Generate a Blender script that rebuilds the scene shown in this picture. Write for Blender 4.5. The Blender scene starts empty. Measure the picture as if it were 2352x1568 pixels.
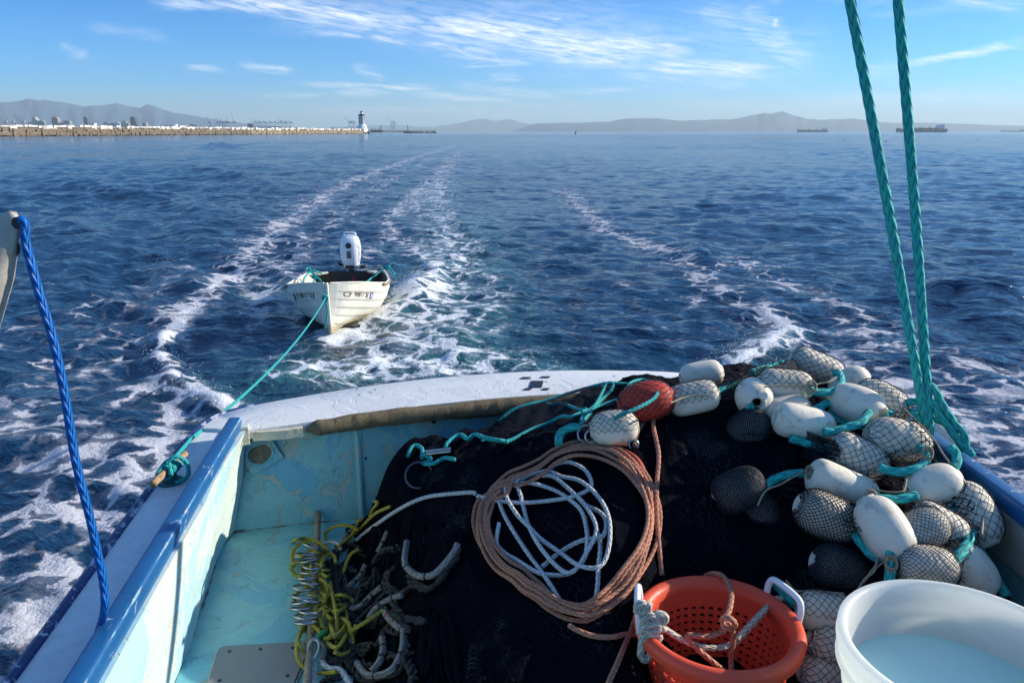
import bpy, bmesh, math, random
import numpy as np
from mathutils import Vector, Matrix
R = math.radians
sc = bpy.context.scene
COL = sc.collection
rnd = random.Random(7)
nrg = np.random.default_rng(11)

# ------------------------------------------------------------------ camera
CAMZ = 1.65          # metres above the deck
FPX = 1760.0         # focal length in units of a 2352 px wide frame
PITCH = math.atan((784.0 - 303.0) / FPX)
cd = bpy.data.cameras.new('camera')
cd.sensor_width = 36.0
cd.lens = 36.0 * FPX / 2352.0
cd.clip_start = 0.05
cd.clip_end = 200000.0
cam = bpy.data.objects.new('camera', cd)
COL.objects.link(cam)
cam.location = (0, 0, CAMZ)
cam.rotation_euler = (R(90) - PITCH, 0, 0)
sc.camera = cam

# ------------------------------------------------------------------ sun, view
SUN_EL, SUN_AZ = R(22.3), R(74.0)      # azimuth clockwise from +Y (aft)
SUN_DIR = Vector((math.cos(SUN_EL) * math.sin(SUN_AZ), math.cos(SUN_EL) * math.cos(SUN_AZ), math.sin(SUN_EL)))
sd = bpy.data.lights.new('sun', 'SUN')
sd.energy = 5.0
sd.angle = R(0.53)
sd.color = (1.0, 0.90, 0.76)
sun = bpy.data.objects.new('sun', sd)
COL.objects.link(sun)
sun.rotation_euler = (-SUN_DIR).to_track_quat('-Z', 'Y').to_euler()
sc.view_settings.view_transform = 'Standard'
sc.view_settings.look = 'None'
sc.view_settings.gamma = 1.0
sc.view_settings.use_curve_mapping = False
sc.view_settings.exposure = 0.6
sc.render.engine = 'CYCLES'
sc.cycles.use_denoising = True
sc.cycles.max_bounces = 8
sc.cycles.diffuse_bounces = 3
sc.cycles.glossy_bounces = 4
sc.cycles.transmission_bounces = 6
sc.cycles.transparent_max_bounces = 12
sc.cycles.volume_bounces = 0
sc.cycles.caustics_reflective = False
sc.cycles.caustics_refractive = False
sc.cycles.sample_clamp_indirect = 6.0

# ------------------------------------------------------------------ node helper
class G:
    def __init__(s, tree):
        s.t = tree
    def n(s, typ, ins=None, out=0, **props):
        nd = s.t.nodes.new(typ)
        for k, v in props.items():
            setattr(nd, k, v)
        for k, v in (ins or {}).items():
            s.put(nd.inputs[k], v)
        return nd if out is None else nd.outputs[out]
    def put(s, sock, v):
        if isinstance(v, bpy.types.NodeSocket):
            s.t.links.new(v, sock)
        elif sock.type == 'RGBA' and len(v) == 3:
            sock.default_value = (*v, 1)
        else:
            sock.default_value = v
    def m(s, op, a, b=None, c=None, clamp=False):
        nd = s.t.nodes.new('ShaderNodeMath'); nd.operation = op; nd.use_clamp = clamp
        for i, v in enumerate((a, b, c)):
            if v is not None:
                s.put(nd.inputs[i], v)
        return nd.outputs[0]
    def mix(s, f, a, b, blend='MIX'):
        nd = s.t.nodes.new('ShaderNodeMix'); nd.data_type = 'RGBA'; nd.blend_type = blend
        s.put(nd.inputs[0], f); s.put(nd.inputs[6], a); s.put(nd.inputs[7], b)
        return nd.outputs[2]
    def noise(s, vec, scale, detail=4.0, rough=0.55, dist=0.0, out=0):
        return s.n('ShaderNodeTexNoise', {'Vector': vec, 'Scale': scale, 'Detail': detail, 'Roughness': rough, 'Distortion': dist}, out)
    def voro(s, vec, scale, feature='F1', out='Distance', rand=1.0):
        return s.n('ShaderNodeTexVoronoi', {'Vector': vec, 'Scale': scale, 'Randomness': rand}, out, feature=feature)
    def step(s, x, lo, hi):
        return s.n('ShaderNodeMapRange', {'Value': x, 'From Min': lo, 'From Max': hi, 'To Min': 0.0, 'To Max': 1.0}, 0, interpolation_type='SMOOTHSTEP')
    def lin(s, x, lo, hi, a=0.0, b=1.0):
        return s.n('ShaderNodeMapRange', {'Value': x, 'From Min': lo, 'From Max': hi, 'To Min': a, 'To Max': b}, 0)
    def ramp(s, f, stops, mode='LINEAR'):
        nd = s.t.nodes.new('ShaderNodeValToRGB'); cr = nd.color_ramp; cr.interpolation = mode
        while len(cr.elements) < len(stops):
            cr.elements.new(0.5)
        for e, (p, c) in zip(cr.elements, stops):
            e.position = p; e.color = (*c, 1) if len(c) == 3 else c
        s.put(nd.inputs[0], f)
        return nd.outputs[0]
    def scale(s, vec, v):
        return s.n('ShaderNodeVectorMath', {0: vec, 1: v}, 0, operation='MULTIPLY')
    def obj(s):
        return s.n('ShaderNodeTexCoord', out='Object')
    def pos(s):
        return s.n('ShaderNodeNewGeometry', out='Position')
    def uv(s):
        return s.n('ShaderNodeTexCoord', out='UV')
    def xyz(s, vec):
        return s.n('ShaderNodeSeparateXYZ', {0: vec}, None).outputs
    def comb(s, x=0.0, y=0.0, z=0.0):
        return s.n('ShaderNodeCombineXYZ', {0: x, 1: y, 2: z})
    def attr(s, name):
        return s.n('ShaderNodeAttribute', out='Fac', attribute_name=name)
    def bump(s, h, strength=0.3, dist=0.01, normal=None):
        d = {'Height': h, 'Strength': strength, 'Distance': dist}
        if normal is not None:
            d['Normal'] = normal
        return s.n('ShaderNodeBump', d)
    def rnd_obj(s):
        return s.n('ShaderNodeObjectInfo', out='Random')

def newmat(name):
    m = bpy.data.materials.new(name); m.use_nodes = True
    m.node_tree.nodes.clear()
    return m, G(m.node_tree)

def principled(g, **ins):
    names = {'color': 'Base Color', 'rough': 'Roughness', 'metal': 'Metallic', 'normal': 'Normal', 'spec': 'Specular IOR Level',
             'ior': 'IOR', 'trans': 'Transmission Weight', 'sheen': 'Sheen Weight', 'sss': 'Subsurface Weight', 'alpha': 'Alpha',
             'coat': 'Coat Weight'}
    b = g.n('ShaderNodeBsdfPrincipled', {names[k]: v for k, v in ins.items()}, None)
    return b.outputs[0]

def output(g, surf=None, vol=None):
    o = g.t.nodes.new('ShaderNodeOutputMaterial')
    if surf is not None:
        g.t.links.new(surf, o.inputs['Surface'])
    if vol is not None:
        g.t.links.new(vol, o.inputs['Volume'])

def simple(name, col, rough=0.5, metal=0.0, var=0.15, scale=6.0, bump=0.0, bscale=40.0, col2=None, spec=0.5, thr=None):
    """plain procedural: two tones mixed by noise, fine bump"""
    m, g = newmat(name)
    p = g.obj()
    f = g.noise(p, scale, 5, 0.6)
    if thr:
        f = g.step(f, *thr)
    c2 = col2 or tuple(c * (1 - var) for c in col)
    kw = dict(color=g.mix(f, col, c2), rough=rough, metal=metal, spec=spec)
    if bump:
        kw['normal'] = g.bump(g.noise(p, bscale, 4, 0.6), bump, 0.004)
    output(g, principled(g, **kw))
    return m

# ------------------------------------------------------------------ picture ray -> place
CP, SP = math.cos(PITCH), math.sin(PITCH)
def ray(px, py):
    dx = (px - 1176.0) / FPX; dy = -(py - 784.0) / FPX
    return np.array([dx, CP + dy * SP, -SP + dy * CP])
EYE = np.array([0.0, 0.0, CAMZ])
def at_z(px, py, z):
    d = ray(px, py); t = (z - CAMZ) / d[2]
    return EYE + d * t
def at_y(px, py, y):
    d = ray(px, py)
    return EYE + d * (y / d[1])
def azel(px, py):
    d = ray(px, py); d = d / np.linalg.norm(d)
    return math.atan2(d[0], d[1]), math.asin(d[2])

# ------------------------------------------------------------------ objects
def link(name, me, parent=None, mat=None, smooth=False):
    o = bpy.data.objects.new(name, me)
    COL.objects.link(o)
    if mat is not None and not me.materials:
        me.materials.append(mat)
    if smooth:
        me.polygons.foreach_set('use_smooth', np.ones(len(me.polygons), bool))
    if parent is not None:
        o.parent = parent
    return o
def tag(o, label=None, cat=None, group=None, kind=None):
    if label: o['label'] = label
    if cat: o['category'] = cat
    if group: o['group'] = group
    if kind: o['kind'] = kind
    return o
def empty(name, loc=(0, 0, 0), rot=(0, 0, 0), label=None, cat=None, group=None):
    o = bpy.data.objects.new(name, None)
    COL.objects.link(o); o.location = loc; o.rotation_euler = rot; o.empty_display_size = 0.1
    return tag(o, label, cat, group)
def pymesh(name, V, F, mat=None, parent=None, smooth=False, uv=None):
    me = bpy.data.meshes.new(name)
    me.from_pydata([tuple(v) for v in V], [], [tuple(f) for f in F])
    if uv is not None:
        l = me.uv_layers.new(name='UVMap')
        li = np.zeros(len(me.loops), np.int32); me.loops.foreach_get('vertex_index', li)
        l.data.foreach_set('uv', np.asarray(uv, np.float32)[li].ravel())
    me.update()
    return link(name, me, parent, mat, smooth)
def bmobj(name, bm, mat=None, parent=None, smooth=False):
    me = bpy.data.meshes.new(name)
    bmesh.ops.recalc_face_normals(bm, faces=bm.faces[:])
    bm.to_mesh(me); bm.free()
    return link(name, me, parent, mat, smooth)
def put(o, label, cat, group=None):
    return tag(o, label, cat, group)

def add_box(bm, c, s, rot=None, bev=0.0):
    r = bmesh.ops.create_cube(bm, size=1.0)
    M = Matrix.Translation(Vector(c)) @ (rot.to_4x4() if rot is not None else Matrix.Identity(4)) @ Matrix.Diagonal((*s, 1))
    bmesh.ops.transform(bm, matrix=M, verts=r['verts'])
    if bev:
        es = list({e for v in r['verts'] for e in v.link_edges})
        bmesh.ops.bevel(bm, geom=es, offset=bev, segments=2, affect='EDGES', profile=0.6)
def box(name, c, s, mat, parent=None, rot=None, bev=0.0):
    bm = bmesh.new(); add_box(bm, c, s, rot, bev)
    return bmobj(name, bm, mat, parent)
def frame_from(a, b):
    z = (Vector(b) - Vector(a)); L = z.length; z.normalize()
    return z.to_track_quat('Z', 'Y').to_matrix(), L
def add_cyl(bm, a, b, r1, r2=None, n=12, caps=True):
    M, L = frame_from(a, b)
    r = bmesh.ops.create_cone(bm, cap_ends=caps, segments=n, radius1=r1, radius2=r1 if r2 is None else r2, depth=L)
    bmesh.ops.transform(bm, matrix=Matrix.Translation((Vector(a) + Vector(b)) / 2) @ M.to_4x4(), verts=r['verts'])
def cyl(name, a, b, r1, mat, parent=None, r2=None, n=12):
    bm = bmesh.new(); add_cyl(bm, a, b, r1, r2, n)
    o = bmobj(name, bm, mat, parent)
    autosmooth(o)
    return o
def autosmooth(o, ang=40):
    me = o.data
    bm = bmesh.new(); bm.from_mesh(me)
    for f in bm.faces: f.smooth = True
    for e in bm.edges:
        if len(e.link_faces) == 2 and e.calc_face_angle(0) > R(ang): e.smooth = False
    bm.to_mesh(me); bm.free()

def spline(P, step):
    """Catmull-Rom through P, resampled at even spacing"""
    P = np.asarray(P, float)
    if len(P) == 2:
        L = np.linalg.norm(P[1] - P[0]); n = max(2, int(L / step) + 1)
        return P[0] + (P[1] - P[0]) * np.linspace(0, 1, n)[:, None]
    Q = np.vstack([2 * P[0] - P[1], P, 2 * P[-1] - P[-2]])
    out = []
    for i in range(1, len(Q) - 2):
        p0, p1, p2, p3 = Q[i - 1], Q[i], Q[i + 1], Q[i + 2]
        k = max(4, int(np.linalg.norm(p2 - p1) / step * 1.5))
        t = np.linspace(0, 1, k, endpoint=False)[:, None]
        out.append(0.5 * ((2 * p1) + (-p0 + p2) * t + (2 * p0 - 5 * p1 + 4 * p2 - p3) * t ** 2 + (-p0 + 3 * p1 - 3 * p2 + p3) * t ** 3))
    C = np.vstack(out + [Q[-2][None]])
    d = np.r_[0, np.cumsum(np.linalg.norm(np.diff(C, axis=0), axis=1))]
    n = max(3, int(d[-1] / step) + 1)
    s = np.linspace(0, d[-1], n)
    return np.stack([np.interp(s, d, C[:, k]) for k in range(C.shape[1])], 1)

def tube_data(C, rad, sides=8, braid=0.0, strands=4, lay=3.0, flat=1.0, closed=False):
    n = len(C)
    T = np.gradient(C, axis=0); T /= np.linalg.norm(T, axis=1)[:, None] + 1e-9
    N = np.zeros_like(C); up = np.array([0, 0, 1.0]) if abs(T[0][2]) < 0.9 else np.array([1.0, 0, 0])
    v = up - T[0] * up.dot(T[0]); N[0] = v / np.linalg.norm(v)
    for i in range(1, n):
        v = N[i - 1] - T[i] * N[i - 1].dot(T[i]); N[i] = v / (np.linalg.norm(v) + 1e-9)
    B = np.cross(T, N)
    a = np.arange(sides) / sides
    L = np.r_[0, np.cumsum(np.linalg.norm(np.diff(C, axis=0), axis=1))]
    rr = np.full((n, sides), 1.0) * (np.asarray(rad).reshape(-1, 1) if np.ndim(rad) else rad)
    r0 = float(np.mean(rad))
    if braid:
        k = L[:, None] / (lay * 2 * r0)
        tri = np.abs(2 * ((a[None] * strands) % 1.0) - 1)
        h = np.abs(np.sin(np.pi * (k + 0.8 * tri))) ** 0.7
        rr = rr * (1 - braid + braid * 1.5 * h)
    ca, sa = np.cos(2 * np.pi * a), np.sin(2 * np.pi * a)
    V = C[:, None] + rr[..., None] * (N[:, None] * ca[None, :, None] + B[:, None] * sa[None, :, None] * flat)
    V = V.reshape(-1, 3)
    i = np.arange(n - 1)[:, None] * sides; j = np.arange(sides)[None]; j2 = (j + 1) % sides
    F = np.stack([i + j, i + j2, i + sides + j2, i + sides + j], -1).reshape(-1, 4)
    uv = np.stack([np.broadcast_to(a[None], (n, sides)), np.broadcast_to((L / (2 * r0))[:, None], (n, sides))], -1).reshape(-1, 2)
    return V, F, uv
def rope_mesh(name, paths, rad, mat, parent=None, sides=8, braid=0.0, strands=4, lay=3.0, stepk=0.8, caps=True):
    VV, FF, UU, off = [], [], [], 0
    for P in paths:
        C = spline(P, rad * stepk)
        V, F, U = tube_data(C, rad, sides, braid, strands, lay)
        VV.append(V); UU.append(U)
        FF += (F + off).tolist()
        if caps:
            FF.append(list(range(off, off + sides))[::-1]); FF.append(list(range(off + len(V) - sides, off + len(V))))
        off += len(V)
    return pymesh(name, np.vstack(VV), FF, mat, parent, True, np.vstack(UU))

def vnoise(x, y, seed=0):
    """cheap smooth value noise in [-1,1] (numpy)"""
    xi = np.floor(x).astype(np.int64); yi = np.floor(y).astype(np.int64)
    fx = x - xi; fy = y - yi
    fx = fx * fx * (3 - 2 * fx); fy = fy * fy * (3 - 2 * fy)
    def h(a, b):
        k = (a * 374761393 + b * 668265263 + seed * 974634777) & 0x7fffffff
        k = ((k ^ (k >> 13)) * 1274126177) & 0x7fffffff
        return ((k ^ (k >> 16)) & 0xffff) / 32767.5 - 1
    return (h(xi, yi) * (1 - fx) + h(xi + 1, yi) * fx) * (1 - fy) + (h(xi, yi + 1) * (1 - fx) + h(xi + 1, yi + 1) * fx) * fy
def fbm(x, y, oct=4, seed=0):
    s = 0; a = 1.0; t = 0
    for k in range(oct):
        s = s + a * vnoise(x * 2 ** k, y * 2 ** k, seed + k); t += a; a *= 0.5
    return s / t
# ------------------------------------------------------------------ sky: physical sky with thin cirrus
world = bpy.data.worlds.new('World'); sc.world = world; world.use_nodes = True
wt = world.node_tree; wt.nodes.clear(); g = G(wt)
sky = g.n('ShaderNodeTexSky', out=None, sky_type='NISHITA')
sky.sun_disc = False; sky.sun_elevation = SUN_EL; sky.sun_rotation = SUN_AZ
sky.altitude = 0; sky.air_density = 1.0; sky.dust_density = 0.3; sky.ozone_density = 2.0
d = g.n('ShaderNodeTexCoord', out='Generated')
dx, dy, dz = g.xyz(d)
el = g.m('ARCSINE', dz); az = g.m('ARCTAN2', dx, dy)
tint = g.ramp(g.lin(dz, 0.0, 0.5), [(0.0, (0.40, 0.62, 0.95)), (0.115, (0.14, 0.48, 0.98)), (0.30, (0.05, 0.36, 0.78)), (1.0, (0.46, 0.74, 0.98))])
base = g.mix(1.0, sky.outputs[0], tint, 'MULTIPLY')
# cirrus: thin streaks laid along lines of the sky, torn by stretched noise
pw = g.comb(g.m('MULTIPLY', az, 7.0), g.m('MULTIPLY', el, 34.0), 0.0)
warp = g.noise(pw, 1.0, 4, 0.6, out='Color')
wx, wy, _ = g.xyz(warp)
azw = g.m('ADD', az, g.m('MULTIPLY', g.m('SUBTRACT', wx, 0.5), 0.05))
elw = g.m('ADD', el, g.m('MULTIPLY', g.m('SUBTRACT', wy, 0.5), 0.026))
pv = g.comb(azw, elw, 1.0)
STREAKS = [(1000, 110, 1250, 150, 8, .45), (1380, 165, 1760, 190, 9, .40), (1700, 20, 1800, 90, 26, .35), (1060, 160, 1250, 140, 5, .45), (600, 225, 760, 220, 4, .35), (200, 60, 380, 90, 9, .22), (1850, 230, 2352, 236, 10, .35), (700, 252, 1250, 262, 7, .35),(340, -5, 620, 10, 10, .6), (620, 8, 900, 50, 26, .55), (1000, 40, 1500, 100, 60, .30), (1500, 60, 1900, 150, 60, .20), (1150, 85, 1420, 118, 24, .9),  # x0,y0,x1,y1, halfwidth px, softness of ends, strength
 (430, -20, 1000, 62, 17, .8), (960, 55, 1330, 98, 22, .95), (1280, 98, 1620, 108, 17, .85), (1250, 118, 1500, 142, 16, .9), (1460, 140, 1790, 168, 13, .85),
 (720, 68, 1000, 100, 5, .55), (940, 95, 1160, 120, 6, .6), (560, -10, 900, 30, 22, .4), (800, 30, 1250, 80, 40, .28), (1200, 60, 1700, 160, 60, .22),
 (1600, 10, 1720, 60, 20, .35), (1700, 50, 1860, 160, 17, .55), (700, 191, 990, 203, 5, .8), (760, 215, 900, 214, 8, .55), (930, 216, 1180, 236, 7, .6),
 (1040, 196, 1300, 222, 6, .4), (1260, 210, 1500, 204, 4, .4), (550, 145, 670, 165, 7, .6), (420, 148, 520, 156, 5, .4), (135, 108, 200, 132, 6, .35),
 (820, 150, 890, 175, 7, .45), (2060, 158, 2370, 92, 6, .75), (2190, 142, 2260, 128, 2, .5), (1980, 175, 2100, 162, 12, .3), (2180, -10, 2370, 18, 12, .4),
 (1075, 148, 1125, 130, 3, .45), (1775, 60, 1777, 35, 6, .8), (1255, 50, 1290, 35, 4, .5), (1120, 185, 1200, 178, 6, .4), (900, 245, 1400, 250, 10, .22), (1500, 245, 2352, 252, 14, .25)]
cl = None
for (x0, y0, x1, y1, w, s) in STREAKS:
    a0, e0 = azel(x0, y0); a1, e1 = azel(x1, y1)
    L = math.hypot(a1 - a0, e1 - e0); ux, uy = (a1 - a0) / L, (e1 - e0) / L
    t = g.n('ShaderNodeVectorMath', {0: pv, 1: (ux / L, uy / L, -(a0 * ux + e0 * uy) / L - 0.5)}, 'Value', operation='DOT_PRODUCT')
    dd = g.n('ShaderNodeVectorMath', {0: pv, 1: (-uy, ux, a0 * uy - e0 * ux)}, 'Value', operation='DOT_PRODUCT')
    prof = g.n('ShaderNodeMapRange', {'Value': g.m('ABSOLUTE', dd), 'From Min': 0.0, 'From Max': w * 2.25 / FPX, 'To Min': s, 'To Max': 0.0}, 0, interpolation_type='SMOOTHSTEP')
    ends = g.n('ShaderNodeMapRange', {'Value': g.m('ABSOLUTE', t), 'From Min': 0.22, 'From Max': 0.62, 'To Min': 1.0, 'To Max': 0.0}, 0, interpolation_type='SMOOTHSTEP')
    c = g.m('MULTIPLY', prof, ends)
    cl = c if cl is None else g.m('MAXIMUM', cl, c)
pf = g.comb(g.m('MULTIPLY_ADD', el, 10.0, g.m('MULTIPLY', az, 26.0)), g.m('MULTIPLY_ADD', az, 26.0, g.m('MULTIPLY', el, 190.0)), 0.0)
fib = g.noise(pf, 1.0, 6, 0.65, 0.6)
cl = g.m('MULTIPLY', cl, g.lin(fib, 0.33, 0.63, 0.06, 1.0))
# thin general veil of the same cirrus over the whole dome
gv = g.noise(g.scale(d, (3.0, 3.0, 14.0)), 1.0, 6, 0.62, 0.8)
veil = g.m('MULTIPLY', g.m('MULTIPLY', g.step(gv, 0.52, 0.80), 0.30), g.step(dz, 0.03, 0.12))
cl = g.m('MAXIMUM', cl, veil, clamp=True)
cloudcol = (5.9, 6.0, 6.2)
colr = g.mix(g.m('MULTIPLY', cl, 0.95), base, cloudcol)
bg = g.n('ShaderNodeBackground', {'Color': colr, 'Strength': 0.15})
wo = wt.nodes.new('ShaderNodeOutputWorld'); wt.links.new(bg, wo.inputs[0])
# ------------------------------------------------------------------ sea
WZ = -0.60
def poly_dist(X, Y, pts):
    """distance to a polyline of picture points laid on the water, and the run along it (0..1)"""
    P = np.array([at_z(px, py, WZ)[:2] for px, py in pts])
    best = np.full(X.shape, 1e9); run = np.zeros(X.shape)
    seg = np.linalg.norm(np.diff(P, axis=0), axis=1); tot = seg.sum(); acc = 0
    for a, b, l in zip(P[:-1], P[1:], seg):
        t = np.clip(((X - a[0]) * (b[0] - a[0]) + (Y - a[1]) * (b[1] - a[1])) / (l * l + 1e-9), 0, 1)
        dd = np.hypot(X - a[0] - t * (b[0] - a[0]), Y - a[1] - t * (b[1] - a[1]))
        m = dd < best
        best = np.where(m, dd, best); run = np.where(m, (acc + t * l) / tot, run); acc += l
    return best, run
# foam: (points, half width near, half width far, strength near, strength far)
FOAM = [
 ([(545, 935), (470, 905), (405, 865), (362, 805), (400, 745), (450, 690), (500, 640), (560, 590)], .19, .48, .93, .82),
 ([(560, 590), (640, 520), (740, 450), (830, 405), (960, 360), (1040, 335)], .7, 1.7, .75, .57),
 ([(-40, 1540), (60, 1400), (200, 1200), (330, 1060), (390, 960), (400, 880)], .55, .40, .80, .78),
 ([(-250, 1300), (-80, 1150), (80, 1040), (220, 960), (330, 870), (380, 800)], .40, .40, .56, .56),
 ([(-100, 1010), (60, 930), (200, 860), (330, 760)], .8, .8, .64, .58),
 ([(-200, 860), (60, 750), (260, 700), (420, 610)], .8, .9, .52, .52),
 ([(640, 850), (760, 830), (900, 820), (1050, 820), (1200, 830), (1320, 850)], .34, .34, .80, .62),
 ([(1150, 840), (1030, 790), (940, 760), (880, 735)], .42, .40, .80, .82),
 ([(800, 770), (880, 738), (940, 690), (985, 640), (1005, 590)], .40, .55, .82, .74),
 ([(1005, 600), (950, 570), (905, 540), (890, 500), (930, 460), (990, 415), (1020, 380)], .45, 1.0, .72, .56),
 ([(640, 700), (600, 690), (570, 650), (600, 590), (680, 555)], .5, .9, .62, .58),
 ([(500, 640), (570, 600), (660, 590)], .5, .5, .60, .5),
 ([(980, 570), (1040, 600), (1100, 640), (1120, 700), (1120, 770)], .55, .4, .54, .54),
 ([(1640, 862), (1720, 815), (1780, 785), (1812, 752), (1790, 725), (1740, 705)], .24, .26, 1.05, .84),
 ([(765, 772), (800, 750), (850, 727), (897, 699), (925, 675), (950, 640)], .26, .42, 1.1, .98),
 ([(740, 762), (700, 742), (660, 712), (640, 680), (630, 640)], .12, .3, .62, .55),
 ([(800, 640), (830, 600), (870, 560), (900, 520)], .5, .8, .55, .50),
 ([(700, 800), (850, 790), (1000, 770), (1150, 790), (1300, 830)], .55, .55, .52, .46),
 ([(450, 930), (250, 1010), (60, 1120), (-100, 1250)], .35, .45, .60, .58),
 ([(420, 1010), (300, 1130), (180, 1290), (60, 1480)], .25, .30, .66, .66),
 ([(1740, 705), (1660, 675), (1620, 640), (1600, 605), (1500, 560), (1400, 525), (1320, 465), (1290, 435)], .36, .85, .77, .60),
 ([(720, 850), (900, 830), (1080, 830), (1250, 850)], .6, .6, .70, .64),
 ([(1000, 800), (1050, 720), (1060, 640), (1040, 560), (1000, 480), (1010, 400), (1060, 345)], .8, 2.6, .66, .56),
 ([(900, 800), (980, 720), (1010, 640), (1000, 590)], .55, .6, .78, .72),
 ([(640, 640), (720, 540), (800, 470), (900, 410), (1000, 360)], .9, 2.2, .56, .52),
 ([(580, 720), (620, 640), (680, 570), (740, 520)], .7, 1.0, .62, .60),
 ([(960, 700), (1010, 620), (1000, 540), (960, 470), (1000, 400)], .8, 1.6, .62, .55),
 ([(1080, 760), (1120, 690), (1090, 620), (1060, 540)], .7, .9, .60, .56),
 ([(760, 860), (900, 850), (1050, 845), (1200, 850), (1330, 858)], .28, .28, .74, .62),
 ([(960, 760), (880, 790), (800, 830)], .4, .4, .66, .66),
 ([(2380, 1060), (2250, 960), (2080, 860), (1900, 790), (1780, 720), (1660, 640)], .75, .9, .64, .56),
 ([(2420, 900), (2260, 840), (2100, 770), (1940, 700)], .6, .7, .58, .54),
 ([(1990, 960), (2120, 1000), (2260, 1080), (2380, 1180)], .4, .4, .66, .68),
 ([(-150, 1420), (0, 1250), (150, 1080), (260, 980)], .6, .6, .74, .70),
 ([(-150, 1000), (40, 880), (180, 800), (300, 730)], .7, .7, .56, .55),
 ([(380, 790), (330, 850), (250, 940)], .3, .35, .66, .66),
 ([(1590, 700), (1640, 640), (1660, 590)], .35, .4, .62, .60),
 ([(1830, 760), (1960, 830), (2120, 900), (2300, 1000), (2420, 1100)], .65, .6, .70, .78),
 ([(1960, 740), (2120, 800), (2280, 880), (2450, 960)], .7, .7, .62, .68),
 ([(1680, 590), (1800, 640), (1960, 720), (2080, 760)], .8, .7, .58, .58),
 ([(1380, 880), (1330, 790), (1300, 720), (1380, 640)], .35, .45, .46, .36),
 ([(1560, 770), (1480, 720), (1420, 640), (1560, 545)], .35, .7, .42, .40),
]
# crests of the diverging wake waves: (points, height, half width)
CREST = [
 ([(20, 492), (130, 505), (240, 560)], .11, .65), ([(300, 430), (420, 462), (520, 500), (600, 548)], .14, .75),
 ([(395, 508), (440, 530), (520, 585)], .15, .5), ([(340, 596), (400, 608), (480, 665)], .14, .42),
 ([(470, 340), (500, 333), (540, 340)], .50, 1.8), ([(120, 420), (220, 428), (330, 460)], .18, .9), ([(420, 380), (520, 400), (640, 430)], .20, 1.1),
 ([(1480, 476), (1640, 466), (1800, 486)], .09, 1.1), ([(1700, 440), (1850, 455), (1960, 452)], .09, 1.1), ([(1560, 538), (1700, 508), (1850, 524), (1905, 490)], .09, .9),
 ([(1850, 566), (1960, 556), (2010, 545), (2060, 600)], .10, .6), ([(2090, 668), (2190, 650), (2260, 668), (2330, 735)], .12, .40),
 ([(1560, 560), (1620, 590), (1660, 588)], .12, .5), ([(1640, 862), (1720, 808), (1790, 770), (1812, 750)], .09, .26),
 ([(545, 930), (470, 900), (400, 862), (362, 805), (395, 745)], .09, .17), ([(870, 735), (940, 690), (985, 640), (1010, 590)], .12, .30),
]
CALM = [([(1180, 500), (1220, 400), (1200, 330)], 4.5), ([(1500, 420), (1360, 340), (1260, 318)], 6.0), ([(2050, 500), (1800, 410), (1560, 350)], 3.0)]
AER = [([(1050, 800), (1060, 640), (1030, 520), (1000, 420)], 1.1, .55), ([(700, 720), (660, 690), (620, 650)], .5, .5), ([(640, 860), (800, 840), (1000, 820), (1250, 850)], .7, 1.0), ([(1150, 860), (1050, 780), (1080, 690), (1090, 600), (1080, 500)], .9, .8), ([(1640, 870), (1740, 800), (1800, 760)], .35, .45),
       ([(860, 760), (960, 660), (1010, 580)], .7, .8)]

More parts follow.
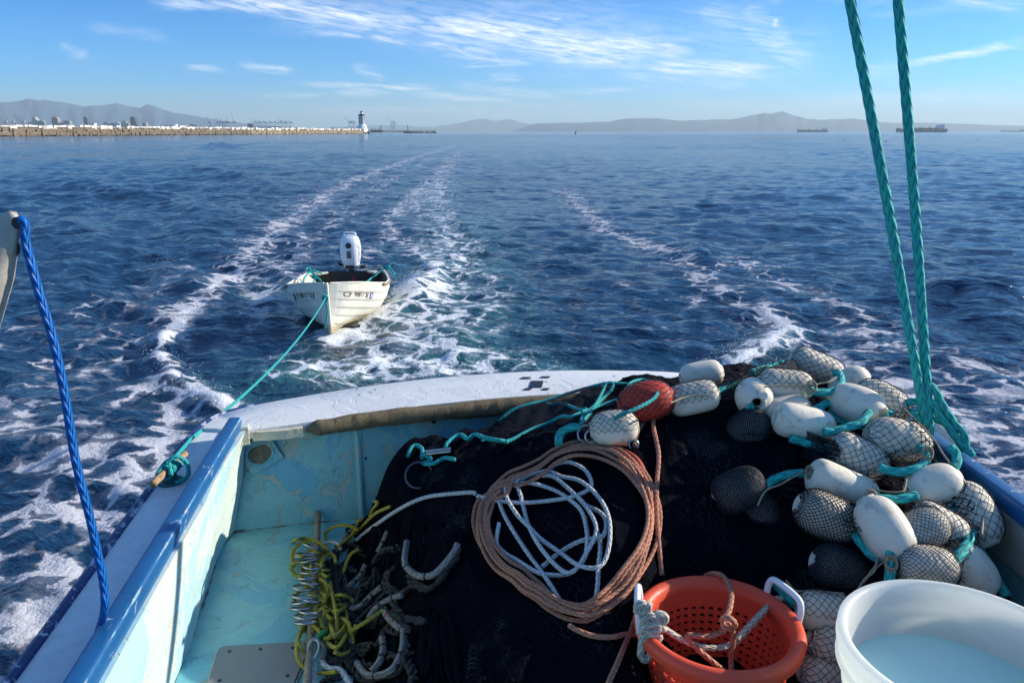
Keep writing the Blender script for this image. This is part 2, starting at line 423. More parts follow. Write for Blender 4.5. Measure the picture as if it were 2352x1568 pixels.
def sea_fields(X, Y, r, dr):
    h = np.zeros(X.shape)
    gust = 0.80 + 0.35 * vnoise(X * 0.05 + 3, Y * 0.05, 5) + 0.20 * vnoise(X * .2, Y * .2, 6)
    rg = np.random.default_rng(5)
    lam = np.exp(np.linspace(math.log(0.20), math.log(6.5), 70))
    for L in lam:
        a = R(-112) + rg.normal(0, 0.72); ph = rg.uniform(0, 6.28)
        k = 2 * np.pi / L
        w = np.clip((L / dr - 2.0) / 2.0, 0, 1)
        if w.max() <= 0: continue
        wob = 0.9 * vnoise(X / (L * 5) + ph, Y / (L * 5), 9)
        s = 0.076 if L < 0.9 else (0.048 if L < 1.8 else 0.015)
        q = np.sin(k * (X * math.cos(a) + Y * math.sin(a)) + ph + 2.2 * wob)
        env = np.clip(0.75 + 0.9 * vnoise(X / (L * 3.3) + 5.1 * ph, Y / (L * 3.3) - ph, 12), 0, 1.6)
        h += w * s * L / (2 * np.pi) * (q - 0.25 * (1 - q * q)) * env
    h *= gust
    foam = np.zeros(X.shape); aer = np.zeros(X.shape); calm = np.zeros(X.shape)
    for pts, w0, w1, s0, s1 in FOAM:
        dd, t = poly_dist(X, Y, pts)
        dd = dd * (1 + 0.45 * vnoise(X * 1.7, Y * 1.7, 21)) + 0.06 * vnoise(X * 6, Y * 6, 22)
        w = w0 + (w1 - w0) * t; s = s0 + (s1 - s0) * t
        foam = np.maximum(foam, s * np.exp(-(np.clip(dd, 0, None) / (1.25 * w)) ** 1.25))
    for pts, hh, w in CREST:
        dd, t = poly_dist(X, Y, pts)
        e = np.exp(-(dd / w) ** 2) * np.sin(np.pi * np.clip(t * 0.9 + 0.05, 0, 1))
        h += hh * e * (1 + 0.3 * vnoise(X * 2, Y * 2, 31))
        h -= hh * 0.35 * np.exp(-((dd - 2.0 * w) / w) ** 2)
    for pts, w in CALM:
        dd, t = poly_dist(X, Y, pts)
        calm = np.maximum(calm, np.exp(-(dd / w / (1 + 5 * t)) ** 2))
    for pts, w, s in AER:
        dd, t = poly_dist(X, Y, pts)
        aer = np.maximum(aer, s * np.exp(-(dd / w) ** 2))
    h *= 1 - 0.30 * calm
    near = np.clip(1.0 - r / 40, 0, 1)
    tur = np.maximum(aer, foam * 0.6)
    h += near * tur * (0.055 * fbm(X * 3.2, Y * 3.2, 3, 41) + 0.03 * np.abs(fbm(X * 9, Y * 9, 3, 47)))
    h += near * 0.035 * np.clip(foam - .8, 0, 1) * (1 + vnoise(X * 14, Y * 14, 51))
    return h, np.clip(foam, 0, 1.3), aer, calm

def make_sea():
    NR, NA = 980, 700
    r1 = np.exp(np.linspace(math.log(1.1), math.log(260.0), NR))
    r2 = np.exp(np.linspace(math.log(260.0), math.log(90000.0), 46))[1:]
    r = np.r_[r1, r2]
    a = np.linspace(R(-72), R(72), NA)
    RR, AA = np.meshgrid(r, a, indexing='ij')
    X = RR * np.sin(AA); Y = RR * np.cos(AA)
    dr = RR * (math.log(260 / 1.1) / NR)
    h, foam, aer, calm = sea_fields(X, Y, RR, dr)
    fade = np.clip(1 - (RR - 180) / 80, 0, 1)
    h *= fade
    V = np.stack([X, Y, WZ + h], -1).reshape(-1, 3)
    n, m = RR.shape
    i = np.arange(n - 1)[:, None] * m + np.arange(m - 1)[None]
    F = np.stack([i, i + m, i + m + 1, i + 1], -1).reshape(-1, 4)
    me = bpy.data.meshes.new('sea')
    me.vertices.add(len(V)); me.vertices.foreach_set('co', V.astype(np.float32).ravel())
    me.loops.add(F.size); me.loops.foreach_set('vertex_index', F.astype(np.int32).ravel())
    me.polygons.add(len(F)); me.polygons.foreach_set('loop_start', np.arange(0, F.size, 4, dtype=np.int32))
    me.polygons.foreach_set('loop_total', np.full(len(F), 4, np.int32))
    me.update(calc_edges=True); me.validate()
    for nm, v in (('foam', foam), ('aer', aer), ('calm', calm)):
        at = me.attributes.new(nm, 'FLOAT', 'POINT'); at.data.foreach_set('value', v.astype(np.float32).ravel())
    return me

def sea_material():
    m, g = newmat('sea_water')
    p = g.obj(); x, y, z = g.xyz(p)
    D = g.attr('foam'); A = g.attr('aer'); C = g.attr('calm')
    p2 = g.comb(x, y, 0.0); pf = g.comb(g.m('MULTIPLY', x, 0.62), y, 0.0)
    # foam lace
    n1 = g.mix(A, g.noise(pf, 2.3, 5, 0.52, 0.9), g.noise(p2, 2.6, 9, 0.66, 1.2))
    n2 = g.noise(pf, 7.0, 5, 0.58, 0.6)
    v1 = g.voro(g.n('ShaderNodeVectorMath', {0: p2, 1: g.n('ShaderNodeVectorMath', {0: g.noise(p2, 3.0, 4, 0.6, out='Color'), 1: (0.5, 0.5, 0.0)}, operation='MULTIPLY')}, operation='ADD'), 3.4, 'DISTANCE_TO_EDGE')
    lace = g.m('SUBTRACT', 1.0, g.step(v1, 0.0, 0.22))
    nn = g.m('ADD', g.m('MULTIPLY', n1, 0.62), g.m('ADD', g.m('MULTIPLY', n2, 0.22), g.m('MULTIPLY', lace, 0.16)))
    th = g.m('MULTIPLY_ADD', D, -0.52, 0.86)
    mask = g.step(g.m('SUBTRACT', nn, th), -0.012, 0.035)
    thin = g.m('MULTIPLY', g.step(g.m('SUBTRACT', nn, th), -0.10, 0.03), 0.30)
    mask = g.m('MAXIMUM', mask, thin)
    deep = g.mix(g.noise(p2, 0.15, 3, 0.5), (0.0036, 0.0245, 0.066), (0.0054, 0.034, 0.082))
    col = g.mix(g.m('MULTIPLY', A, g.lin(g.noise(p2, 1.6, 5, 0.6), 0.35, 0.65, 0.25, 0.9)), deep, (0.045, 0.16, 0.155))
    fres = g.m('MAXIMUM', A, g.step(D, .70, 1.0)); fcol = g.mix(fres, g.mix(g.noise(p2, 5.0, 5, 0.6), (0.36, 0.37, 0.43), (0.58, 0.58, 0.62)), g.mix(g.noise(p2, 9.0, 4, 0.6), (0.62, 0.66, 0.70), (0.80, 0.83, 0.86)))
    # ripples
    pr = g.n('ShaderNodeVectorRotate', {'Vector': p2, 'Angle': R(22)}, rotation_type='Z_AXIS')
    ps = g.scale(pr, (0.75, 1.35, 1.0))
    rA = g.noise(ps, 3.6, 3, 0.55, 0.3); rB = g.noise(ps, 11.0, 4, 0.62, 0.3); rC = g.noise(ps, 1.1, 3, 0.5)
    hh = g.m('ADD', g.m('MULTIPLY', rA, 0.105), g.m('ADD', g.m('MULTIPLY', rB, 0.042), g.m('MULTIPLY', rC, 0.24)))
    hh = g.m('MULTIPLY', hh, g.m('MULTIPLY_ADD', C, -0.28, 1.0))
    nrm = g.bump(hh, 1.0, .9)
    fn = g.bump(g.m('ADD', g.noise(p2, 26.0, 5, 0.65), g.m('MULTIPLY', n2, 1.5)), 0.6, 0.04)
    wat = principled(g, color=col, rough=0.08, ior=1.333, spec=0.5, normal=nrm)
    foa = principled(g, color=fcol, rough=0.75, spec=0.2, normal=fn)
    mx = g.n('ShaderNodeMixShader', {0: mask, 1: wat, 2: foa})
    output(g, mx)
    return m
sea = link('sea', make_sea(), None, sea_material(), True)
tag(sea, 'dark blue sea streaked with white wake foam behind the boat', None, kind='structure')
# ------------------------------------------------------------------ far shore
M_hill = simple('hill_rock', (0.016, 0.055, 0.12), 0.9, var=0.4, scale=0.002)
def mountain(name, prof, D, label, depth=2600, snow=False):
    px = np.array([p[0] for p in prof], float); py = np.array([p[1] for p in prof], float)
    xs = np.linspace(px[0], px[-1], 260)
    top = np.interp(xs, px, py) + 0.5 * vnoise(xs * .12, xs * 0 + D, 3) + .3 * vnoise(xs * .4, xs * 0, 4)
    nx = len(xs); nd = 15
    V = []; 
    for k in range(nd):
        t = (k / (nd - 1)) * 2 - 1            # -1 front foot, 0 ridge, 1 back foot
        fall = (1 - abs(t)) ** 1.25
        for i, x in enumerate(xs):
            c = at_y(x, 303, D)
            H = max(0.0, (303 - top[i]) / FPX * D / 1.0)
            yy = D + t * depth + 260 * vnoise(np.array(x * .05), np.array(t * 2.0), 8)
            z = H * fall * (1 + (0.16 * vnoise(np.array(x * .05), np.array(t * 3.1), 5) + .07 * vnoise(np.array(x * .16), np.array(t * 6.1), 6)) * (1 if k not in (nd // 2,) else 0) * (1 - fall * .6)) - 8
            V.append((c[0] * yy / D, yy, z if k not in (0, nd - 1) else -8))
    i = np.arange(nd - 1)[:, None] * nx + np.arange(nx - 1)[None]
    F = np.stack([i, i + 1, i + nx + 1, i + nx], -1).reshape(-1, 4)
    m = M_hill
    if snow:
        m, g = newmat('snowy_rock')
        p = g.obj(); z = g.xyz(p)[2]
        f = g.step(g.m('ADD', z, g.m('MULTIPLY', g.noise(p, 0.004, 5, 0.6), 160.0)), 565.0, 600.0)
        output(g, principled(g, color=g.mix(f, (0.016, 0.055, 0.12), (0.85, 0.87, 0.9)), rough=0.9))
    o = pymesh(name, np.array(V), F.tolist(), m, None, True)
    return tag(o, label, None, kind='structure')
mountain('mountains', [(-330, 268), (-200, 255), (-60, 248), (0, 240), (30, 240), (55, 235), (78, 231), (105, 233), (125, 237), (160, 240), (200, 248), (238, 246), (272, 240), (300, 246), (330, 250), (345, 243), (362, 247), (400, 261), (470, 271), (560, 283), (650, 291), (750, 298), (850, 302)],
         12600, 'blue hazy mountain range with a snow dusted peak at left', snow=True)
mountain('mountains', [(620, 300), (760, 292), (900, 287), (960, 291), (1000, 291), (1060, 283), (1090, 276), (1115, 274), (1140, 279), (1170, 275), (1200, 283), (1250, 290), (1300, 296), (1400, 300)],
         19000, 'faint far ridge low behind the lighthouse channel')
mountain('mountains', [(1170, 302), (1205, 291), (1230, 284), (1270, 283), (1330, 282), (1400, 279), (1440, 273), (1500, 273), (1570, 278), (1640, 275), (1685, 274), (1720, 267), (1748, 262), (1765, 264), (1792, 259), (1815, 265), (1850, 274), (1890, 276), (1950, 273), (2000, 278), (2050, 283), (2120, 282), (2200, 284), (2300, 288), (2400, 290), (2700, 299)],
         12600, 'long blue hazy ridge with a twin peak across the bay')
M_land = simple('shore_land', (0.13, 0.12, 0.10), 0.9, var=.4, scale=.02)
o = pymesh('shoreline', *(lambda P: (P, [(i, i + 1, i + 1 + 40, i + 40) for i in range(39)] + [(i + 40, i + 41, i + 81, i + 80) for i in range(39)]))(
    np.array([(at_y(x, 303, 3560)[0], 3560, -2) for x in np.linspace(-400, 1000, 40)] +
             [(at_y(x, 303, 3600)[0], 3600, 7 + 4 * vnoise(np.array(x * .05), np.array(1.0), 3)) for x in np.linspace(-400, 1000, 40)] +
             [(at_y(x, 303, 4300)[0], 4300, 9) for x in np.linspace(-400, 1000, 40)])), M_land)
tag(o, 'low hazy harbour shoreline behind the breakwater', None, kind='structure')

# breakwater of stone blocks
M_bwt = simple('pale_granite', (0.66, 0.63, 0.57), 0.85, scale=.35, col2=(.34, .29, .22), thr=(.56, .70))
M_bwl = simple('tan_wet_granite', (0.34, 0.27, 0.17), 0.85, scale=.4, col2=(.14, .11, .075), thr=(.42, .62))
M_core = simple('dark_core_stone', (0.10, 0.085, 0.065), 0.9, var=.3, scale=.3)
A = at_z(-140, 314.2, WZ)[:2]; B = np.array([at_y(829, 303, 975)[0], 975.0])
bw = empty('breakwater', (A[0], A[1], WZ), label='long stone block breakwater reaching out to the lighthouse', cat='breakwater')
axis = (B - A) / np.linalg.norm(B - A); perp = np.array([axis[1], -axis[0]])   # perp faces the camera
if perp.dot(-A) < 0: perp = -perp
LEN = np.linalg.norm(B - A)
def stone_mesh(name, seed, mat):
    rg = random.Random(seed); bm = bmesh.new()
    bmesh.ops.create_cube(bm, size=1.0)
    for v in bm.verts:
        v.co += Vector([rg.uniform(-.09, .09) for _ in range(3)])
    bmesh.ops.bevel(bm, geom=bm.edges[:], offset=0.05, segments=1, affect='EDGES')
    me = bpy.data.meshes.new(name); bmesh.ops.recalc_face_normals(bm, faces=bm.faces[:]); bm.to_mesh(me); bm.free(); me.materials.append(mat)
    return me
TOPM = [stone_mesh('stone', s, M_bwt) for s in range(5)]; LOWM = [stone_mesh('stone', s + 20, M_bwl) for s in range(5)]
bang = math.atan2(axis[1], axis[0])
nst = 0; far_v = []; far_f = []; far_mi = []
def put_stone(me, s, off, z, dims, top):
    global nst
    c = axis * s + perp * off
    d = (c[0], c[1], z)
    ang = bang + rnd.uniform(-.10, .10)
    if nst < 300:
        o = bpy.data.objects.new('stone', me); COL.objects.link(o); o.parent = bw
        o.location = d; o.scale = dims; o.rotation_euler = (rnd.uniform(-.16, .16), rnd.uniform(-.10, .10), ang)
    else:
        M = Matrix.Translation(d) @ Matrix.Rotation(ang, 4, 'Z') @ Matrix.Diagonal((*dims, 1))
        b = len(far_v)
        far_v.extend([(M @ v.co)[:] for v in me.vertices]); far_f.extend([[b + i for i in p.vertices] for p in me.polygons]); far_mi.extend([0 if top else 1] * len(me.polygons))
    nst += 1
s = 0.0
while s < LEN:
    w = rnd.uniform(2.2, 6.6)
    put_stone(rnd.choice(TOPM), s + w / 2, 0.6 + rnd.uniform(-.6, .6), 4.55 + rnd.uniform(-.45, .45), (w * rnd.uniform(.80, .98), rnd.uniform(3.0, 4.2), rnd.uniform(1.7, 2.7)), True)
    q = s
    for lv, off in ((2.9, 2.4), (1.1, 3.8)):
        q = s + rnd.uniform(-.5, .5)
        while q < s + w - .6:
            w2 = rnd.uniform(1.8, 4.6)
            put_stone(rnd.choice(LOWM), q + w2 / 2, off + rnd.uniform(-.4, .4), lv + rnd.uniform(-.2, .2), (w2 * .97, 3.4, rnd.uniform(1.8, 2.2)), False)
            q += w2
    s += w
if far_f:
    me = bpy.data.meshes.new('far_stones'); me.from_pydata(far_v, [], far_f); me.materials.append(M_bwt); me.materials.append(M_bwl)
    me.polygons.foreach_set('material_index', np.array(far_mi, np.int32)); me.update()
    o = link('far_stones', me, bw); o['kind'] = 'stuff'
mid = axis * LEN / 2
box('core', (mid[0] - perp[0] * .6, mid[1] - perp[1] * .6, 2.0), (LEN, 6.0, 5.8), M_core, bw, Matrix.Rotation(bang, 3, 'Z'))

# lighthouse
M_lw = simple('lighthouse_white', (0.80, 0.80, 0.78), 0.6, var=.12, scale=.4)
M_lk = simple('lighthouse_black', (0.02, 0.022, 0.03), 0.5, var=.2)
M_rock = simple('sea_rock', (0.10, 0.085, 0.07), 0.9, var=.5, scale=.5)
LX, LY = B[0] + 1.0, B[1] + 4
lh = empty('lighthouse', (LX, LY, 0), label='white lighthouse with black stripes and lantern at breakwater end', cat='lighthouse')
def prism(name, r1, r2, z0, z1, mat, par, n=12, rot=0.0):
    bm = bmesh.new(); add_cyl(bm, (0, 0, z0), (0, 0, z1), r1, r2, n)
    bmesh.ops.rotate(bm, verts=bm.verts[:], matrix=Matrix.Rotation(rot, 3, 'Z'))
    return bmobj(name, bm, mat, par)
prism('plinth', 7.6, 7.0, -.5, 5.2, M_lw, lh, 4, R(30)); 
bsh = prism('base_house', 6.0, 5.6, 5.2, 9.2, M_lw, lh, 8, R(10))
tow = prism('tower', 4.0, 3.7, 9.2, 20.6, M_lw, lh, 12)
for k in range(12):
    a = k * math.pi / 6 + math.pi / 12
    b = bmesh.new(); add_box(b, (0, 0, 0), (.75, .5, 8.6)); 
    bmesh.ops.transform(b, matrix=Matrix.Rotation(a, 4, 'Z') @ Matrix.Translation((0, 3.72, 15.2)), verts=b.verts[:])
    if k % 2 == 0: bmobj('stripe', b, M_lk, tow)
    else:
        b.free()
        for zz in (12.4, 15.4, 18.2):
            b = bmesh.new(); add_box(b, (0, 0, 0), (.8, .4, 1.5)); bmesh.ops.transform(b, matrix=Matrix.Rotation(a, 4, 'Z') @ Matrix.Translation((0, 3.74, zz)), verts=b.verts[:])
            bmobj('window', b, M_lk, tow)
prism('cornice', 4.5, 4.7, 20.6, 21.4, M_lk, lh); prism('gallery', 3.4, 3.2, 21.4, 22.6, M_lk, lh)
lan = prism('lantern', 1.7, 1.7, 22.6, 24.8, M_lw, lh, 10); prism('lantern_roof', 2.1, .3, 24.8, 26.2, M_lk, lh, 10); cyl('finial', (0, 0, 26.1), (0, 0, 27.3), .12, M_lk, lh, n=6)
rk = bmesh.new()
for k in range(46):
    a = rnd.uniform(0, 6.28); q = rnd.uniform(4, 11)
    add_box(rk, (math.cos(a) * q, math.sin(a) * q * .8, rnd.uniform(-.6, 2.2 - q * .12)), (rnd.uniform(1.5, 3), rnd.uniform(1.5, 3), rnd.uniform(1.2, 2.4)), Matrix.Rotation(rnd.uniform(0, 3), 3, (rnd.random(), rnd.random(), 1)))
o = bmobj('rock_base', rk, M_rock, lh); o['kind'] = 'stuff'

# buildings of the far city, each standing on the shore at about 6.4 km
def wallmat(nm, c):
    return simple(nm, c, 0.7, var=.25, scale=.06)
MB = {k: wallmat('building_' + k, c) for k, c in dict(pale=(.42, .42, .40), cream=(.70, .60, .40), dark=(.05, .06, .08), rust=(.33, .25, .20), grey=(.25, .26, .28), white=(.75, .75, .74)).items()}
M_win = simple('far_window', (.04, .05, .07), .3)
def building(x0, x1, y, mk, lab, style='flat', D=3700):
    X0, X1 = at_y(x0, 303, D)[0], at_y(x1, 303, D)[0]; H = (303 - y) / FPX * D + CAMZ
    w = X1 - X0; e = empty('building', ((X0 + X1) / 2, D, 2), label=lab, cat='building', group='far city buildings')
    H -= 2; dp = max(w * .7, 25)
    bm = bmesh.new()
    if style == 'arch':
        n = 12; prof = [(-w / 2, 0)] + [(-w / 2 * math.cos(math.pi * i / n) , H - w * .42 + w * .42 * math.sin(math.pi * i / n)) for i in range(n + 1)] + [(w / 2, 0)]
    elif style == 'slant':
        prof = [(-w / 2, 0), (-w / 2, H), (w * .30, H), (w / 2, H * .55), (w / 2, 0)]
    elif style == 'step':
        prof = [(-w / 2, 0), (-w / 2, H), (w * .16, H), (w * .16, H * .86), (w / 2, H * .86), (w / 2, 0)]
    else:
        prof = [(-w / 2, 0), (-w / 2, H), (w / 2, H), (w / 2, 0)]
    f0 = [bm.verts.new((p[0], -dp / 2, p[1])) for p in prof]; f1 = [bm.verts.new((p[0], dp / 2, p[1])) for p in prof]
    bm.faces.new(f0); bm.faces.new(f1[::-1])
    for i in range(len(prof)):
        j = (i + 1) % len(prof); bm.faces.new((f0[i], f0[j], f1[j], f1[i]))
    wl = bmobj('wall', bm, MB[mk], e)
    wb = bmesh.new(); nf = max(2, int(H / 11))
    for k in range(nf - 1):
        zz = (k + .9) * H * .78 / nf + 4
        add_box(wb, (0 if style != 'slant' else -w * .1, -dp / 2 - .2, zz), (w * .74 if style != 'slant' else w * .6, .8, 2.6))
    o = bmobj('window_bands', wb, M_win, e); o['kind'] = 'stuff'
    box('roof_box', (-w * .08, 0, H * (.93 if style == 'arch' else 1) + 1.5), (w * .3, dp * .4, 3.2), MB['grey'], e)
building(70, 78, 283, 'pale', 'low pale block left of the arched roof tower on the far shore')
building(82, 93, 272.5, 'pale', 'pale tall hazy tower beside the red cranes', 'step')
building(95, 105, 279, 'grey', 'short grey block right of the pale tower beside the red cranes')
building(126, 140, 271, 'rust', 'rust coloured tower with rounded top on the far shore', 'arch')
building(140, 148, 284, 'cream', 'low cream annex right of the rust coloured rounded tower')
building(152, 166, 279.5, 'grey', 'grey wide low block between the rust tower and the dark tapered tower')
building(199, 208, 272, 'dark', 'dark narrow tapered tower on the far shore', 'slant')
building(213, 222, 285, 'white', 'small white block right of the dark narrow tapered tower')
building(243, 256, 283, 'pale', 'first of the pale low blocks left of the cream building')
building(259, 266, 283.5, 'pale', 'second of the pale low blocks left of the cream building')
building(269, 276, 283, 'white', 'third and whitest of the low blocks left of the cream building')
building(283, 296, 281, 'cream', 'sunlit cream building with stepped top on the far shore', 'step')
building(305, 318, 271.5, 'dark', 'dark broad tower with a sloping shoulder on the far shore', 'slant')
building(332, 340, 284, 'grey', 'small grey block right of the dark broad tower')
for k, (x0, x1, y, mk, lb) in enumerate([(355, 425, 290, 'white', 'long low white harbour shed left of the raised boom cranes'), (438, 452, 288, 'dark', 'small dark harbour block near the raised boom cranes'),
        (30, 66, 288, 'grey', 'long grey shed under the red harbour cranes'), (572, 584, 286, 'dark', 'dark blue harbour block left of the busy crane cluster'), (600, 680, 293, 'grey', 'long grey terminal shed under the busy crane cluster'), (395, 408, 287, 'white', 'small bright white harbour building on the far shore')]):
    building(x0, x1, y, mk, lb, D=3660)

# harbour cranes
M_cw = simple('crane_pale', (.50, .54, .58), .6, var=.2, scale=.1); M_cr = simple('crane_red', (.42, .16, .10), .6, var=.2, scale=.1); M_cwh = simple('crane_white', (.8, .78, .75), .6, var=.1, scale=.1)
def crane(x, up, top, lab, mat=M_cw, D=3300, flip=1, boom_l=22, group='harbour gantry cranes'):
    c = at_y(x, 303, D); s = D / FPX
    e = empty('harbour_crane', (c[0], D, 2), label=lab, cat='crane', group=group)
    hg = (303 - 285) * s; w = 5.5 * s; ht = (303 - top) * s
    for sx in (-1, 1):
        for sy in (-1, 1):
            box('leg', (sx * w / 2, sy * 12, hg / 2), (1.5, 1.5, hg), mat, e)
    box('portal_beam', (0, -12, hg * .55), (w, 1.5, 1.8), mat, e)
    box('girder', (flip * 3 * s, 0, hg + 1.6), (w + 8 * s, 4, 2.2), mat, e)
    box('machinery_house', (flip * w * .6, 0, hg + 6), (7, 5, 4.5), M_cwh, e)
    ap = (0, 0, hg + 10 * s * .6)
    m = bmesh.new(); add_cyl(m, (-w / 2, 0, hg), ap, .7, n=6); add_cyl(m, (w / 2, 0, hg), ap, .7, n=6)
    bmobj('apex_frame', m, mat, e)
    tip = (-flip * (w / 2 + boom_l * s * math.cos(up)), 0, hg + 2 + boom_l * s * math.sin(up))
    m = bmesh.new(); add_cyl(m, (-flip * w / 2, 0, hg + 2), tip, 1.3, .8, n=6); bmobj('boom', m, M_cr if mat is M_cr else mat, e)
    m = bmesh.new(); add_cyl(m, ap, tuple(np.array(tip) * .72 + np.array((-flip * w / 2, 0, hg + 2)) * .28), .35, n=5); bmobj('stay', m, mat, e)
for x, lb in ((15, 'red harbour crane nearest the left edge of the photo'), (32, 'second red harbour crane from the left edge'), (56, 'third red harbour crane from the left edge, boom raised highest')):
    crane(x, R(52), 262, lb, M_cr, 3200, boom_l=24, group='red harbour cranes')
for i, x in enumerate((484, 503, 512, 518, 527, 540)):
    crane(x, R(88), 263, ['leftmost', 'second', 'third', 'fourth', 'fifth', 'rightmost'][i] + ' of the six pale cranes with booms straight up', M_cw, 3300, boom_l=20 + (i % 3), group='cranes with booms straight up')
for i, x in enumerate((586, 597, 609, 621, 633, 646, 657, 668)):
    crane(x, R([50, 46, 12, 10, 14, 80, 35, 8][i]), 270, ['first', 'second', 'third', 'fourth', 'fifth', 'sixth', 'seventh', 'eighth'][i] + ' crane from the left in the busy crane cluster left of the lighthouse', M_cw, 3400, boom_l=[14, 12, 12, 12, 12, 14, 12, 11][i], group='busy crane cluster')
crane(806, R(55), 272, 'pale crane with slanted boom just left of the lighthouse', M_cw, 3100, boom_l=17)
crane(812, R(20), 272, 'pale crane standing closest to the lighthouse', M_cw, 3150, boom_l=8)
crane(903, R(58), 275, 'lone crane with slanted boom right of the lighthouse', M_cw, 3500, boom_l=16)
# ships
M_hull = simple('ship_hull', (.035, .035, .045), .6, var=.3, scale=.02); M_hull2 = simple('ship_hull_rust', (.12, .06, .05), .6, var=.3, scale=.02)
def ship(x0, x1, ydeck, D, lab, mat, sup, ysup, cranes=0, flip=1):
    X0, X1 = at_y(x0, 303, D)[0], at_y(x1, 303, D)[0]; L = X1 - X0; s = D / FPX; dk = (303 - ydeck) * s - WZ + CAMZ
    e = empty('ship', ((X0 + X1) / 2, D, WZ), label=lab, cat='ship')
    bm = bmesh.new(); hw = L * .075; st = []
    for t, wf, zt in ((-.5, .15, 1.18), (-.46, .7, 1.12), (-.40, 1, 1.0), (.40, 1, 1), (.47, .85, 1), (.5, .7, 1.02)):
        st.append([bm.verts.new((t * L * flip * (1.0 if k in (0, 3) else .985), y, z)) for k, (y, z) in enumerate(((-hw * wf, dk * zt), (-hw * wf * .9, -3), (hw * wf * .9, -3), (hw * wf, dk * zt)))])
    for a, b in zip(st[:-1], st[1:]):
        for k in range(4): bm.faces.new((a[k], a[(k + 1) % 4], b[(k + 1) % 4], b[k]))
    bm.faces.new(st[0]); bm.faces.new(st[-1][::-1])
    bmobj('hull', bm, mat, e)
    sx = flip * L * sup; hs = (ydeck - ysup) * s
    box('bridge_house', (sx, 0, dk + hs * .32), (L * .10, hw * 1.7, hs * .64), M_cwh if D < 5000 else MB['grey'], e)
    box('wheelhouse', (sx, 0, dk + hs * .72), (L * .07, hw * 2.0, hs * .18), M_cwh, e)
    box('funnel', (sx + flip * L * .065, 0, dk + hs * .45), (L * .03, hw * .6, hs * .9), mat, e)
    cyl('mast', (sx, 0, dk + hs * .7), (sx, 0, dk + hs), .8, mat, e, n=6); cyl('mast', (-flip * L * .44, 0, dk), (-flip * L * .44, 0, dk + hs * .6), .7, mat, e, n=6)
    for k in range(cranes):
        box('deck_hatch', ((-.34 + k * .68 / max(1, cranes)) * L * flip + L * .03, 0, dk + 1.6), (L * .045, hw * 1.1, 4.0 + 2 * (k % 2)), mat, e)
ship(2057.6, 2173, 296.6, 3300, 'dark tanker with white bridge aft, right of the green ropes', M_hull2, .36, 286.6, 7)
ship(1830, 1900, 299.0, 4800, 'faint long tanker left of the green ropes', M_hull, .38, 294, 3)
ship(2298, 2352, 300.6, 7500, 'faintest ship low on the horizon at the right edge', M_hull, .38, 297, 2)
ship(851, 879, 299.0, 2800, 'dark freighter just right of the lighthouse', M_hull, .32, 290, 3)
ship(697, 826, 297.6, 2900, 'long dark low vessel behind the breakwater left of the lighthouse', M_hull, .46, 294.5, 6)
# second breakwater with light post
e = empty('breakwater', (at_y(937, 303, 1500)[0], 1500, WZ), label='low dark rock jetty with a small light post, right of the lighthouse', cat='breakwater')
rk = bmesh.new()
for k in range(90):
    t = rnd.random() ** 1.6
    add_box(rk, (-7 + t * 60, rnd.uniform(-2, 2), rnd.uniform(-.5, 2.3 if t < .25 else 1.2)), (rnd.uniform(1.5, 3.4), rnd.uniform(1.5, 3), rnd.uniform(1.2, 2.4)), Matrix.Rotation(rnd.uniform(0, 3), 3, (rnd.random(), rnd.random(), 1)))
o = bmobj('rock_heap', rk, M_rock, e); o['kind'] = 'stuff'
cyl('light_post', (0, 0, 2), (0, 0, 14), .7, M_lk, e, .5, 8); cyl('lamp_head', (0, 0, 14), (0, 0, 16), 1.3, M_lw, e, 1.0, 8)
# small boat and sea birds
c = at_z(1322, 308, WZ)
e = empty('motor_boat', c, label='tiny motor boat on the water near the horizon', cat='boat')
bm = bmesh.new(); st = []
for t, w in ((-1.0, .7), (-.2, 1.0), (.6, .8), (1.35, .05)):
    st.append([bm.verts.new(p) for p in ((-w, -t * 2.6, .9 + .2 * max(0, t)), (-w * .7, -t * 2.5, -.2), (w * .7, -t * 2.5, -.2), (w, -t * 2.6, .9 + .2 * max(0, t)))])
for a, b in zip(st[:-1], st[1:]):
    for k in range(4): bm.faces.new((a[k], a[(k + 1) % 4], b[(k + 1) % 4], b[k]))
bm.faces.new(st[0]); bm.faces.new(st[-1][::-1])
bmobj('hull', bm, M_hull, e); box('cabin', (0, .3, 1.7), (1.3, 1.8, 1.5), M_lw, e, bev=.1); box('cabin_roof', (0, .3, 2.52), (1.6, 2.2, .12), M_lk, e); cyl('mast', (0, .6, 2.5), (0, .6, 3.9), .06, M_lk, e, n=6)
c = at_z(1506, 304.2, WZ); c2 = c
e = empty('sail_boat', c, label='tiny white boat speck on the horizon right of the motor boat', cat='boat')
bm = bmesh.new(); add_cyl(bm, (0, 0, 0), (0, 0, 1.2), 1.2, 1.9, 8); bmesh.ops.scale(bm, vec=(2, 1, 1), verts=bm.verts[:]); bmobj('hull', bm, M_lw, e); box('cabin', (0, 0, 2.2), (2.4, 1.6, 2.0), M_lw, e, bev=.2)
M_bird = simple('bird_dark', (.02, .02, .022), .7)
